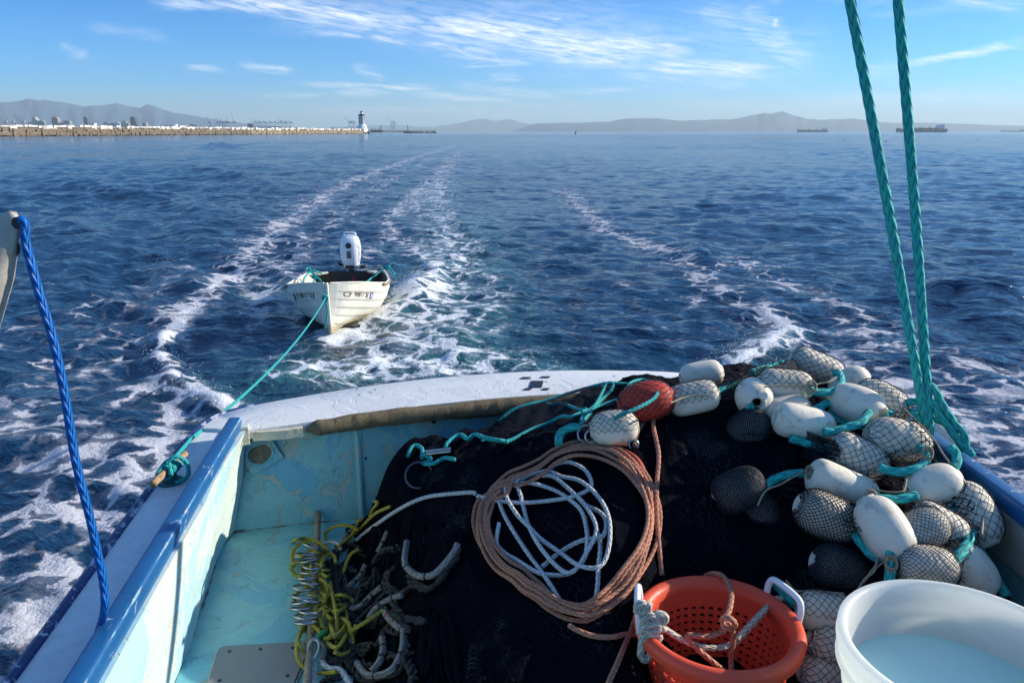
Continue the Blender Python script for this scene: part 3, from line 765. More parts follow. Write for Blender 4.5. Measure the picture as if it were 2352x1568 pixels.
for i, (x, y, lb) in enumerate(((2034, 325.5, 'dark seabird floating between the two green ropes'), (2245, 322.5, 'dark seabird floating right of the green ropes near the tanker'), (1938, 324, 'dark seabird floating left of the green ropes'))):
    c = at_z(x, y, WZ); e = empty('seabird', (c[0], c[1], WZ + .02), (0, 0, rnd.uniform(-.5, .5)), label=lb, cat='bird', group='seabirds on the water')
    bm = bmesh.new(); bmesh.ops.create_uvsphere(bm, u_segments=10, v_segments=6, radius=.28)
    for v in bm.verts:
        v.co = Vector((v.co.x * 1.0, v.co.y * .42, v.co.z * .36 + (.18 * max(0, -v.co.x) ** 1.5)))
    add_cyl(bm, (.17, 0, .03), (.23, 0, .19), .055, .04, 8); add_cyl(bm, (.22, 0, .18), (.36, 0, .185), .05, .012, 8)
    bmobj('body', bm, M_bird, e, True)

# sea haze
hz = box('haze', (0, 11000, 277), (60000, 26000, 560), None)
m, g = newmat('haze_air')
output(g, None, g.n('ShaderNodeVolumePrincipled', {'Color': (0.66, 0.82, 0.88), 'Density': 0.000078, 'Anisotropy': 0.15}))
hz.data.materials.append(m); tag(hz, None, None, kind='stuff')
# ------------------------------------------------------------------ the fishing boat we stand on
def paint(name, base, alt, chip, chip_amt=0.66, rough=0.5, sc_=3.0, crack=True, wear=None):
    m, g = newmat(name)
    p = g.obj()
    n1 = g.noise(p, sc_, 6, 0.62, 0.6); n2 = g.noise(p, sc_ * 2.7, 6, 0.65, 0.8); n3 = g.noise(p, sc_ * 9, 4, 0.6)
    pt = g.step(n1, 0.50, 0.53)
    c = g.mix(pt, base, alt)
    ch = g.step(n2, chip_amt - 0.012, chip_amt + 0.012)
    c = g.mix(ch, c, chip)
    c = g.mix(g.lin(n3, 0.3, 0.75, 0.0, 0.35), c, tuple(v * 0.55 for v in base))
    h = g.m('ADD', g.m('MULTIPLY', g.m('SUBTRACT', 1.0, ch), 0.5), g.m('MULTIPLY', pt, 0.3))
    if crack:
        v = g.voro(g.n('ShaderNodeVectorMath', {0: p, 1: g.n('ShaderNodeVectorMath', {0: g.noise(p, 6.0, 4, 0.6, out='Color'), 1: (0.55, 0.55, 0.55)}, operation='MULTIPLY')}, operation='ADD'), sc_ * 3.0, 'DISTANCE_TO_EDGE')
        ck = g.m('MULTIPLY', g.m('SUBTRACT', 1.0, g.step(v, 0.0, 0.014)), g.step(g.noise(p, sc_ * 2.3, 4, .65), 0.54, 0.64))
        c = g.mix(g.m('MULTIPLY', ck, 0.6), c, tuple(v * 0.3 for v in base))
        h = g.m('SUBTRACT', h, ck)
    h = g.m('ADD', h, g.m('MULTIPLY', g.noise(p, 55.0, 4, 0.6), 0.3))
    output(g, principled(g, color=c, rough=rough, normal=g.bump(h, 0.8, 0.004)))
    return m
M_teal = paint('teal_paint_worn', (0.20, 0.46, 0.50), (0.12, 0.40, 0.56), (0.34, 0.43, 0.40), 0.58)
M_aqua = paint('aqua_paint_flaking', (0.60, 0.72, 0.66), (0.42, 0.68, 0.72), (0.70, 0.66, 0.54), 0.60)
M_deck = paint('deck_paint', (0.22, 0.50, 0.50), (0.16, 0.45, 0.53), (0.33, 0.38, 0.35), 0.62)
M_white = paint('white_paint_worn', (0.74, 0.74, 0.72), (0.68, 0.69, 0.68), (0.44, 0.41, 0.36), 0.68, sc_=5.0, crack=False)
M_greyw = paint('side_cap_paint', (0.68, 0.72, 0.75), (0.63, 0.68, 0.72), (0.42, 0.46, 0.48), 0.72, sc_=3.0, crack=False)
M_cream = paint('cream_paint', (0.62, 0.58, 0.44), (0.58, 0.53, 0.40), (0.40, 0.33, 0.22), 0.62, sc_=9.0)
M_grey = simple('grey_hatch', (0.22, 0.23, 0.235), 0.75, var=.25, scale=5, bump=.25, bscale=60)
M_dark = simple('black_paint', (0.015, 0.017, 0.022), 0.5)
M_wood = None
def woodmat(name, a, b, sc_=1.0):
    m, g = newmat(name); p = g.obj()
    q = g.scale(p, (18 * sc_, 18 * sc_, 3 * sc_))
    f = g.noise(q, 3.0, 6, 0.65, 1.2); k = g.noise(p, 40, 4, .6)
    c = g.mix(g.lin(f, .3, .7), a, b)
    c = g.mix(g.step(k, .58, .7), c, tuple(v * .4 for v in b))
    output(g, principled(g, color=c, rough=.8, normal=g.bump(f, .5, .004)))
    return m
M_rot = woodmat('weathered_brown_wood', (0.20, 0.15, 0.075), (0.085, 0.062, 0.035))
M_oak = woodmat('grey_wood', (0.36, 0.28, 0.19), (0.20, 0.15, 0.10))
def bluemat():
    m, g = newmat('blue_gloss_paint'); p = g.obj()
    n = g.noise(g.scale(p, (1, 1, 1)), 22, 6, .65, .5); n2 = g.noise(p, 7, 5, .6)
    chip = g.m('MULTIPLY', g.step(n, .63, .66), g.step(n2, .5, .56))
    c = g.mix(g.lin(n2, .3, .7), (0.010, 0.100, 0.27), (0.008, 0.080, 0.22))
    c = g.mix(chip, c, (0.42, 0.50, 0.56))
    output(g, principled(g, color=c, rough=g.lin(n, .3, .7, .34, .55), coat=.06, normal=g.bump(g.m('SUBTRACT', g.noise(p, 70, 4, .6), g.m('MULTIPLY', chip, 1.0)), .25, .003)))
    return m
M_blue = bluemat()
M_navy = paint('navy_trim_chipped', (0.012, 0.030, 0.13), (0.016, 0.045, 0.17), (0.46, 0.50, 0.60), 0.545, sc_=9.0, crack=False)

boat = empty('fishing_boat', (0, 1.5, 0), label='stern of the worn teal and white fishing boat in the foreground', cat='boat')
boat_inv = Vector((0, 1.5, 0))
def bchild(o):
    o.parent = boat; o.matrix_parent_inverse = Matrix.Translation(-boat_inv); return o
def sweep(name, path, prof_fn, mat, smooth=False, closed=True, caps=True):
    """path: Nx3 points; prof_fn(i, p, side) -> list of (out, up) offsets; out is to the right of travel"""
    P = np.asarray(path, float); n = len(P)
    T = np.gradient(P, axis=0); T[:, 2] = 0; T /= np.linalg.norm(T, axis=1)[:, None]
    S = np.stack([T[:, 1], -T[:, 0], np.zeros(n)], 1)
    V = []; k = None
    for i in range(n):
        pr = prof_fn(i / (n - 1)); k = len(pr)
        for (o, u) in pr: V.append(P[i] + S[i] * o + np.array([0, 0, u]))
    F = []
    for i in range(n - 1):
        for j in range(k if closed else k - 1):
            j2 = (j + 1) % k
            F.append((i * k + j, i * k + j2, (i + 1) * k + j2, (i + 1) * k + j))
    if caps and closed:
        F.append(tuple(range(k))[::-1]); F.append(tuple((n - 1) * k + j for j in range(k)))
    bm = bmesh.new(); vs = [bm.verts.new(v) for v in V]
    for f in F: bm.faces.new([vs[q] for q in f])
    o = bmobj(name, bm, mat); bchild(o)
    if smooth: autosmooth(o, 35)
    return o
CAPZ, RAILZ = 0.47, 0.56
# plan curves (world x, y)
def xy(px, py, z): return at_z(px, py, z)[:2]
left_base = [tuple(xy(402, 1568, 0) + (xy(402, 1568, 0) - xy(540, 1222, 0)) * 1.6), tuple(xy(402, 1568, 0)), tuple(xy(464, 1391, 0)), tuple(xy(506, 1262, 0)), tuple(xy(540, 1222, 0))]
tr_base = [tuple(xy(540, 1222, 0)), tuple(xy(680, 1205, 0)), tuple(xy(830, 1190, 0)), (-.30, 3.19), (0.1, 3.28), (.55, 3.33), (1.0, 3.28), (1.35, 3.15), (1.53, 2.98)]
def to3(pts, z, step=.06):
    return spline([(p[0], p[1], z) for p in pts], step)
rA, rB = at_z(553, 958, RAILZ) - np.array([.024, 0, 0]), at_z(193, 1568, RAILZ) - np.array([.024, 0, 0])
rC = rB + (rB - rA) * .9
# deck
dk = [tuple(p) for p in to3(left_base, 0)[:, :2]] + [tuple(p) for p in to3(tr_base, 0)[:, :2]][1:]
dk = dk + [(1.53, 2.9), (1.53, .2)]
bm = bmesh.new()
vs = [bm.verts.new((p[0], p[1], 0)) for p in dk]; f = bm.faces.new(vs)
r = bmesh.ops.extrude_face_region(bm, geom=[f]); bmesh.ops.translate(bm, vec=(0, 0, -.05), verts=[v for v in r['geom'] if isinstance(v, bmesh.types.BMVert)])
bmesh.ops.triangulate(bm, faces=bm.faces[:])
bchild(bmobj('deck', bm, M_deck))
# left bulwark: inner wall leaning in to the rail
wl = to3(left_base, 0, .05)
def rail_x(y): return rA[0] + (y - rA[1]) * (rB[0] - rA[0]) / (rB[1] - rA[1])
V = []; nz = 9
for p in wl:
    xt = rail_x(p[1]) + 0.029
    for k in range(nz):
        t = k / (nz - 1)
        V.append((p[0] + (xt - p[0]) * t + .006 * vnoise(np.array(p[1] * 5), np.array(t * 4), 3), p[1] + .0 * t, t * (RAILZ - .060)))
    V.append((xt - .05, p[1], RAILZ - .060)); V.append((p[0] - .10, p[1], 0.0))
kk = nz + 2; F = []
for i in range(len(wl) - 1):
    for j in range(kk):
        F.append((i * kk + j, i * kk + (j + 1) % kk, (i + 1) * kk + (j + 1) % kk, (i + 1) * kk + j))
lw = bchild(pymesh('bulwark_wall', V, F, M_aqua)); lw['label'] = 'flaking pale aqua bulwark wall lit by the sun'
# transom wall
tb = to3(tr_base, 0, .05)
V = []; F = []
TW = .478
for i, p in enumerate(tb):
    T = tb[min(i + 1, len(tb) - 1)] - tb[max(i - 1, 0)]; T /= np.linalg.norm(T); N = np.array([T[1], -T[0], 0])   # N points towards the deck
    if N[1] > 0: N = -N
    for k in range(nz):
        t = k / (nz - 1)
        V.append(p - N * (.045 * t) + np.array([0, 0, TW * t]) + N * .004 * vnoise(np.array(i * .3), np.array(t * 4), 6))
    V.append(p - N * .10 + np.array([0, 0, TW])); V.append(p - N * .06 + np.array([0, 0, 0.0]))
for i in range(len(tb) - 1):
    for j in range(kk):
        F.append((i * kk + j, i * kk + (j + 1) % kk, (i + 1) * kk + (j + 1) % kk, (i + 1) * kk + j))
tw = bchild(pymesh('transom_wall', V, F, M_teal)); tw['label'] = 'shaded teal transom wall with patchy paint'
def on_transom(px, py, off=0.0):
    """point of the transom inner face under a picture point"""
    d = ray(px, py); best = None
    for i in range(len(tb) - 1):
        a, b = tb[i], tb[i + 1]; T = (b - a) / np.linalg.norm(b - a); N = np.array([T[1], -T[0], 0])
        if N[1] > 0: N = -N
        # face leans: plane through a, dir T, and up (-N*.045/TW + z)
        U = np.array([0, 0, 1.0]) - N * .045 / TW; n = np.cross(T, U); n /= np.linalg.norm(n)
        if n[1] > 0: n = -n
        t = (a - EYE).dot(n) / d.dot(n); q = EYE + d * t; s = (q - a).dot(T)
        if -.001 <= s <= np.linalg.norm(b - a) + .001: best = (q + n * off, T, U / np.linalg.norm(U), n)
    return best
# hull sides below the caps (outside planking)
outer = [(-1.04, .2), (-1.09, 1.0), (-1.133, 1.45), (-1.222, 2.15), (-1.288, 2.70), (-1.302, 2.95), (-1.264, 3.13), (-1.12, 3.25), (-.67, 3.46), (-.3, 3.585), (.12, 3.665), (.5, 3.68), (.83, 3.65), (1.25, 3.50), (1.52, 3.28), (1.64, 2.95), (1.64, 2.2), (1.64, .2)]
oc = to3(outer, 0, .05)
V = []; F = []
for i, p in enumerate(oc):
    T = oc[min(i + 1, len(oc) - 1)] - oc[max(i - 1, 0)]; T /= np.linalg.norm(T); N = np.array([T[1], -T[0], 0]); 
    if N.dot(p - np.array([.2, 1.8, 0])) < 0: N = -N
    V += [p - N * .012 + np.array([0, 0, CAPZ - .012]), p - N * .05 + np.array([0, 0, -.1]), p - N * .18 + np.array([0, 0, -1.2])]
for i in range(len(oc) - 1):
    for j in range(2): F.append((i * 3 + j, i * 3 + j + 1, i * 3 + 4 + j, i * 3 + 3 + j))
bchild(pymesh('hull_side', V, F, M_navy, None, True))
# left side cap with dark trim
capL = to3([(-1.01, .2), (-1.06, 1.0), (-1.105, 1.45), (-1.194, 2.15), (-1.262, 2.70), (-1.276, 2.95)], CAPZ, .06)
V = []; F = []
for p in capL:
    xi = rail_x(p[1]) - .02
    V += [(p[0], p[1], CAPZ - .03), (p[0], p[1], CAPZ), (xi, p[1], CAPZ + .004), (xi, p[1], CAPZ - .03)]
for i in range(len(capL) - 1):
    for j in range(4): F.append((i * 4 + j, i * 4 + (j + 1) % 4, i * 4 + 4 + (j + 1) % 4, i * 4 + 4 + j))
bchild(pymesh('side_cap', V, F, M_greyw))
trim = to3([(-1.025, .2), (-1.075, 1.0), (-1.120, 1.45), (-1.209, 2.15), (-1.276, 2.70), (-1.290, 2.95), (-1.252, 3.125), (-1.12, 3.235)], CAPZ, .05)
o = sweep('rub_rail', trim, lambda t: [(.016 * math.cos(a), .017 * math.sin(a) - .004) for a in np.linspace(0, 2 * math.pi, 9)[:-1]], M_navy, True)
# blue rail on the inner edge of the left cap
def railprof(t):
    w, h = .026, .100; pts = []
    for cx, cz, a0 in ((w - .012, -.012, 0), (-w + .012, -.012, 90), (-w + .022, -h + .006, 180), (w - .006, -h + .006, 270)):
        rr = .012 if cz > -.05 else .006
        for q in (0, 30, 60, 90):
            a = R(a0 + q); pts.append((cx + rr * math.cos(a), cz + rr * math.sin(a)))
    return pts
rp = spline(np.array([rC, rB, rA]), .08)
rl = sweep('blue_rail', rp[::-1], railprof, M_blue, True)
rl['label'] = 'glossy blue rail along the bulwark, paint worn at its edge'
# bare worn line along the inner top edge of the rail
wp = spline(np.array([rC, rB, rA]) + np.array([.0225, 0, -.0035]), .006)
ri = np.arange(len(wp)); wr_ = np.clip(.0006 + .0036 * vnoise(ri * .05, ri * 0.0, 3) + .0024 * vnoise(ri * .23, ri * 0.0, 5), .0003, .0048)
V, F_, U = tube_data(wp, wr_, 6)
o = bchild(pymesh('paint_wear', V, F_.tolist(), paint('worn_rail_edge', (.20, .38, .55), (.10, .26, .46), (.46, .48, .46), .55, sc_=14.0, crack=False), None, True))
# transom cap
inner = [(-1.14, 2.90), (-1.03, 2.935), (-.80, 3.02), (-.62, 3.105), (-.30, 3.20), (0.0, 3.275), (.40, 3.335), (.75, 3.345), (1.1, 3.26), (1.38, 3.10), (1.50, 2.90)]
ic = to3(inner, .5, .04); N_ = 70
oc2 = to3([(-1.276, 2.94), (-1.270, 3.03), (-1.235, 3.12), (-1.10, 3.235), (-.67, 3.45), (-.3, 3.575), (.12, 3.655), (.5, 3.67), (.83, 3.64), (1.25, 3.49), (1.50, 3.28), (1.60, 2.92)], .5, .04)
ii = ic[np.linspace(0, len(ic) - 1, N_).round().astype(int)]; oo = oc2[np.linspace(0, len(oc2) - 1, N_).round().astype(int)]
V = []; F = []
for k in range(N_):
    zz = CAPZ + .022 * math.sin(math.pi * min(1, k / N_ * 1.0)) + .008
    a, b = ii[k], oo[k]; m_ = (a + b) / 2
    V += [(a[0], a[1], zz - .042), (a[0], a[1], zz - .004), (a[0] * .97 + b[0] * .03, a[1] * .97 + b[1] * .03, zz), (m_[0], m_[1], zz + .008), (b[0] * .98 + a[0] * .02, b[1] * .98 + a[1] * .02, zz - .001), (b[0], b[1], zz - .008), (b[0], b[1], zz - .042)]
for k in range(N_ - 1):
    for j in range(7): F.append((k * 7 + j, k * 7 + (j + 1) % 7, k * 7 + 7 + (j + 1) % 7, k * 7 + 7 + j))
bm = bmesh.new(); vv = [bm.verts.new(v) for v in V]
for f in F: bm.faces.new([vv[q] for q in f])
bm.faces.new(vv[:7]); bm.faces.new(vv[-7:][::-1])
tcap = bchild(bmobj('transom_cap', bm, M_white)); autosmooth(tcap, 50); tcap['label'] = 'curved white cap board along the stern'
# brown wood strip under the inner edge of the cap
sa, sb = at_z(702, 958, .462), None
strip = [(-.90 + .0, 2.968, .470), (-.62, 3.085, .472), (-.30, 3.182, .475), (0.0, 3.257, .477), (.40, 3.317, .478), (.80, 3.325, .478), (1.1, 3.24, .478)]
strip = [(p[0], p[1] - .012, p[2] - .013) for p in strip if p[0] > -.95]
sp = spline(np.array(strip), .012)
s0 = [i for i, p in enumerate(sp) if p[0] > -.865][0]; sp = sp[s0:]
prof_n = 10; V = []; F = []
for i, p in enumerate(sp):
    T = sp[min(i + 1, len(sp) - 1)] - sp[max(i - 1, 0)]; T[2] = 0; T /= np.linalg.norm(T); N = np.array([T[1], -T[0], 0]); N = -N if N[1] > 0 else N
    e = min(1.0, (i + 1) / 5)
    for j in range(prof_n):
        a = 2 * math.pi * j / prof_n
        w = .030 * (1 + .14 * vnoise(np.array(i * .09), np.array(j * 1.3), 3) + .12 * vnoise(np.array(i * .45), np.array(j * 1.9), 4)); hgt = .036 * (1 + .16 * vnoise(np.array(i * .12), np.array(j * .9), 8))
        V.append(p + N * (w * math.cos(a) * e) + np.array([0, 0, hgt * e * math.copysign(abs(math.sin(a)) ** .7, math.sin(a))]))
for i in range(len(sp) - 1):
    for j in range(prof_n): F.append((i * prof_n + j, i * prof_n + (j + 1) % prof_n, (i + 1) * prof_n + (j + 1) % prof_n, (i + 1) * prof_n + j))
F.append(tuple(range(prof_n)))
o = bchild(pymesh('chafing_strip', V, F, M_rot, None, True)); o['label'] = 'rough brown wooden strip under the cap edge'
# pale batten end left of it, bracket at the rail end
o = sweep('cap_batten', spline(np.array([(-1.06, 2.928, .452), (-.96, 2.942, .452), (-.868, 2.972, .452)]), .03), lambda t: [(-.014, -.020), (.014, -.020), (.014, .018), (-.014, .018)], M_cream)
q = at_z(563, 985, .50)
bchild(box('bracket', (q[0] + .004, q[1] - .01, .475), (.026, .016, .075), M_cream, None, Matrix.Rotation(R(20), 3, 'Z'), .003))
# wall rib (seam batten)
a, b = on_transom(818, 968, .004), on_transom(832, 1188, .004)
for (nm, dx0, wd, mt) in (('wall_rib', 0, .016, M_teal),):
    bm = bmesh.new(); add_cyl(bm, tuple(a[0]), tuple(b[0]), wd, wd * .9, 8); o = bchild(bmobj(nm, bm, mt)); autosmooth(o)
# hawse plate
c0, T, U, N = on_transom(597, 1040, .008)
Mx = Matrix((( *T,), ( *U,), ( *N,))).transposed()
bm = bmesh.new(); add_box(bm, (0, 0, 0), (.150, .135, .016), None, .006)
bmesh.ops.transform(bm, matrix=Matrix.Translation(Vector(c0)) @ Mx.to_4x4() @ Matrix.Rotation(R(27), 4, 'Z'), verts=bm.verts[:])
hp = bchild(bmobj('hawse_plate', bm, M_teal))
bm = bmesh.new(); ring = []
for rr, zz in ((.060, .009), (.053, .014), (.047, .009), (.046, -.004)):
    ring.append([bm.verts.new((rr * 1.06 * math.cos(t), rr * .85 * math.sin(t) * (1 + .06 * math.sin(3 * t)), zz)) for t in np.linspace(0, 2 * math.pi, 25)[:-1]])
for p_, q_ in zip(ring[:-1], ring[1:]):
    for k in range(24): bm.faces.new((p_[k], p_[(k + 1) % 24], q_[(k + 1) % 24], q_[k]))
M4 = Matrix.Translation(Vector(c0)) @ Mx.to_4x4() @ Matrix.Rotation(R(20), 4, 'Z')
bmesh.ops.transform(bm, matrix=M4, verts=bm.verts[:])
o = bmobj('hawse_ring', bm, M_teal, None, True); bchild(o)
bm = bmesh.new(); bmesh.ops.create_circle(bm, cap_ends=True, segments=24, radius=.050); bmesh.ops.scale(bm, vec=(1, .82, 1), verts=bm.verts[:])  # dark disc across the hawse hole; the hole's shade is put into its colour
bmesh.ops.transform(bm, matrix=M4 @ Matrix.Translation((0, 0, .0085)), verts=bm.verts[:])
o = bchild(bmobj('hawse_hole_disc', bm, woodmat('hawse_hole_dark', (.16, .15, .11), (.08, .075, .06)))); o['label'] = 'dark disc standing for the open hawse hole'
# bolt heads on transom
for (px, py, r_) in ((996, 968, .011), (1000, 1000, .006), (840, 1052, .006)):
    c0, T, U, N = on_transom(px, py, .003)
    bm = bmesh.new(); add_cyl(bm, (0, 0, -.004), (0, 0, .006), r_, r_ * .8, 10)
    bmesh.ops.transform(bm, matrix=Matrix.Translation(Vector(c0)) @ Matrix((( *T,), ( *U,), ( *N,))).transposed().to_4x4(), verts=bm.verts[:])
    bchild(bmobj('bolt_head', bm, M_dark))
# scupper slot (daylight shows through) in the corner of the left wall
c = at_z(541, 1222, .03)
# deck hatch
hp_ = [at_z(476, 1568, .011)[:2], at_z(497, 1500, .011)[:2], at_z(503, 1487, .011)[:2], at_z(516, 1482, .011)[:2], at_z(700, 1472, .011)[:2], at_z(705, 1500, .011)[:2]]
hp_ = [hp_[0] + (hp_[0] - hp_[1]) * 4] + hp_ + [np.array([hp_[-1][0] - .02, (hp_[0] + (hp_[0] - hp_[1]) * 4)[1]])]
bm = bmesh.new(); f = bm.faces.new([bm.verts.new((p[0], p[1], .001)) for p in hp_])
r = bmesh.ops.extrude_face_region(bm, geom=[f]); bmesh.ops.translate(bm, vec=(0, 0, .011), verts=[v for v in r['geom'] if isinstance(v, bmesh.types.BMVert)])
bmesh.ops.bevel(bm, geom=[e for e in bm.edges if all(v.co.z > .01 for v in e.verts)], offset=.002, segments=1, affect='EDGES')
ht = bchild(bmobj('deck_hatch', bm, M_grey))
cx = np.mean([p[0] for p in hp_]); cy = np.mean([p[1] for p in hp_])
bm = bmesh.new(); f = bm.faces.new([bm.verts.new((cx + (p[0] - cx) * 1.035, cy + (p[1] - cy) * 1.02, .001)) for p in hp_])
r = bmesh.ops.extrude_face_region(bm, geom=[f]); bmesh.ops.translate(bm, vec=(0, 0, .004), verts=[v for v in r['geom'] if isinstance(v, bmesh.types.BMVert)])
bchild(bmobj('hatch_gasket', bm, M_cream))
for (px, py) in ((527, 1495), (598, 1490), (672, 1487), (660, 1551), (504, 1562)):
    c = at_z(px, py, .012)
    o = cyl('hatch_screw', (c[0], c[1], .011), (c[0], c[1], .0145), .0055, M_dark, ht, n=10); o.matrix_parent_inverse = ht.matrix_world.inverted()
    o.matrix_parent_inverse = Matrix.Identity(4)
# right bulwark
RX = 1.565
bchild(box('bulwark_wall', (RX + .03, 1.55, .17), (.05, 2.9, .34), M_teal))
bchild(box('bulwark_board', (RX + .012, 1.55, .415), (.05, 2.9, .145), simple('beige_board', (.40, .36, .28), .7, var=.3, scale=6, bump=.3)))
o = sweep('blue_rail', np.array([(RX + .015, y, .555) for y in np.linspace(.1, 3.0, 30)]), lambda t: [(p[0] * 1.2, p[1]) for p in railprof(t)], M_blue, True); o['label'] = 'blue rail at the right edge beside the net floats'
bchild(box('stringer', (RX - .015, 1.55, .12), (.045, 2.9, .05), M_teal, None, None, .006))
# black printed squares on the transom cap
def cap_quad(px, py, w, h, sk=0.0):
    zc = CAPZ + .035
    c = at_z(px, py, zc)
    return [(c[0] - w / 2 + sk, c[1] - h / 2), (c[0] + w / 2 + sk, c[1] - h / 2), (c[0] + w / 2 - sk, c[1] + h / 2), (c[0] - w / 2 - sk, c[1] + h / 2)]
def drop_on_cap(q, off):
    # height of cap surface under q
    k = int(np.argmin([np.hypot(*(((ii[j] + oo[j]) / 2)[:2] - np.array(q))) for j in range(N_)]))
    a, b = ii[k][:2], oo[k][:2]; t = np.clip((np.array(q) - a).dot(b - a) / (b - a).dot(b - a), 0, 1)
    zz = CAPZ + .022 * math.sin(math.pi * k / N_) + .008
    return zz + .008 * (1 - abs(2 * t - 1)) + off
for (px, py, w, h) in ((1232, 883, .058, .085), (1207, 869, .042, .030), (1252, 867, .042, .028), (1212, 893, .032, .022), (1253, 893, .030, .022)):
    Q = cap_quad(px, py, w, h, -.006)
    bm = bmesh.new(); bm.faces.new([bm.verts.new((q[0], q[1], drop_on_cap(q, .0035))) for q in Q])
    r = bmesh.ops.extrude_face_region(bm, geom=bm.faces[:]); bmesh.ops.translate(bm, vec=(0, 0, -.003), verts=[v for v in r['geom'] if isinstance(v, bmesh.types.BMVert)])
    bchild(bmobj('black_square', bm, M_dark))
# a few nail holes / rust dots on the cap
for (px, py) in ((806, 873), (848, 877), (820, 890), (862, 893), (826, 905), (850, 899), (1218, 874), (1254, 880), (700, 893), (1410, 866)):
    c = at_z(px, py, CAPZ + .03); z_ = drop_on_cap(c[:2], 0.0)
    bchild(cyl('nail_head', (c[0], c[1], z_ - .002), (c[0], c[1], z_ + .0016), .0045, M_dark, None, n=8))

# dirt packed in the joint between deck and walls
M_grime = simple('joint_grime', (.10, .095, .08), .9, scale=30, col2=(.20, .30, .30), thr=(.45, .6))
for base_, nm in ((wl, 'joint_dirt'), (tb[:22], 'joint_dirt')):
    J = spline(base_ + np.array([0, 0, .001]), .008); k_ = np.arange(len(J))
    rv = np.clip(.0035 + .0055 * vnoise(k_ * .07, k_ * 0.0, 13) + .003 * vnoise(k_ * .31, k_ * 0.0, 15), .0006, .012)
    V, F_, U = tube_data(J, rv, 6)
    bchild(pymesh(nm, V, F_.tolist(), M_grime, None, True))
# ------------------------------------------------------------------ the net heap: a height field over the deck
def zr(px, py, Y):      # picture point at forward distance Y -> world point
    return at_y(px, py, Y)
ctrl = []
for px, rows in {
    1100: [(1030, 2.75), (1130, 2.5), (1250, 2.28), (1350, 2.13), (1450, 1.98), (1568, 1.80)],
    950: [(1040, 2.85), (1100, 2.72), (1200, 2.55), (1300, 2.38), (1400, 2.20), (1500, 2.02), (1568, 1.88)],
    880: [(1090, 2.85), (1150, 2.75)],
    1200: [(1000, 2.82), (1090, 2.52)],
    1300: [(985, 2.75), (1020, 2.60), (1150, 2.36), (1300, 2.12), (1440, 1.93), (1568, 1.75)],
    1400: [(960, 2.85), (1000, 2.68)],
    1500: [(905, 3.02), (980, 2.62), (1100, 2.40), (1250, 2.15), (1330, 2.05)],
    1440: [(1400, 1.957), (1560, 1.72)],
    1600: [(890, 3.1), (960, 2.70), (1080, 2.44)],
    1700: [(860, 3.22), (900, 2.95), (1000, 2.58), (1100, 2.42), (1200, 2.28), (1320, 2.14)],
    1850: [(838, 3.40), (900, 2.95), (1000, 2.60), (1100, 2.42), (1200, 2.28), (1320, 2.10)],
    2000: [(900, 3.05), (950, 2.78), (1050, 2.48), (1200, 2.24), (1310, 2.06)],
    2120: [(950, 2.95), (1060, 2.50), (1200, 2.22), (1320, 2.02)],
    2220: [(1065, 2.46), (1200, 2.24)]}.items():
    for py, Y in rows: ctrl.append(zr(px, py, Y))
for px, py in ((862, 1185), (845, 1260), (825, 1350), (800, 1450), (790, 1568), (760, 1700), (760, 1250), (710, 1400), (640, 1568), (800, 1200)):
    p = at_z(px, py, -0.01); ctrl.append(p)
for p in ((-.55, 3.12, .18), (-.30, 3.16, .30), (-.1, 3.22, .36), (.2, 3.28, .46), (.4, 3.45, .53), (.9, 3.5, .55), (1.3, 3.3, .52), (1.5, 3.0, .50), (1.5, 2.5, .46), (1.5, 2.2, .34), (1.5, 1.9, .20), (1.5, 1.4, .0),
          (.58, 1.85, .02), (.58, 1.62, .0), (1.04, 1.55, .0), (1.04, 1.82, .06), (.8, 1.2, .0), (.3, 1.2, .10), (-.1, 1.2, .10), (-.5, 1.2, .02), (1.3, 1.0, .0), (.5, 2.02, .12), (.8, 1.98, .16), (.42, 1.75, .12)):
    ctrl.append(np.array(p))
ctrl = np.array(ctrl)
def tps_fit(P, z, lam=2e-3):
    d = np.linalg.norm(P[:, None] - P[None], axis=2); K = np.where(d > 0, d * d * np.log(d + 1e-12), 0)
    n = len(P); A = np.zeros((n + 3, n + 3)); A[:n, :n] = K + lam * np.eye(n); A[:n, n] = 1; A[:n, n + 1:] = P; A[n:, :n] = A[:n, n:].T
    return np.linalg.solve(A, np.r_[z, 0, 0, 0])
tw_ = tps_fit(ctrl[:, :2], ctrl[:, 2])
GX0, GX1, GY0, GY1, NX_, NY_ = -.90, 1.53, .95, 3.60, 236, 256
gx = np.linspace(GX0, GX1, NX_); gy = np.linspace(GY0, GY1, NY_); GX, GY = np.meshgrid(gx, gy, indexing='ij')
H = np.full(GX.shape, tw_[-3]) + tw_[-2] * GX + tw_[-1] * GY
for (cx_, cy_), w in zip(ctrl[:, :2], tw_[:-3]):
    d2 = (GX - cx_) ** 2 + (GY - cy_) ** 2; H += w * 0.5 * d2 * np.log(d2 + 1e-12)
body = np.clip(H / .12, 0, 1)
fold = 0.016 * fbm(GX * 7 + 1.5 * vnoise(GX * 3, GY * 3, 4), GY * 4, 3, 61) + 0.012 * (1 - np.abs(vnoise(GX * 16 + 3 * vnoise(GX * 3, GY * 3, 9), GY * 5, 65))) ** 2 + .004 * fbm(GX * 40, GY * 40, 2, 68)
fold *= np.where(GX < .05, 1.5, 1.0)
wx_ = GX + .10 * vnoise(GX * 2.6, GY * 2.6, 71) + .35 * (GY - 2.4) * np.clip(GX, -1, 1)
fold += np.where(GX < .15, 1.0, .55) * .036 * (1 - np.abs(vnoise(wx_ * 8.5, GY * 1.6, 73))) ** 3 * np.clip(.3 + vnoise(GX * 3, GY * 3, 75), 0, 1)
H = H + body * fold
trc = to3(tr_base, 0, .02)
wally = np.interp(gx, trc[:, 0], trc[:, 1])
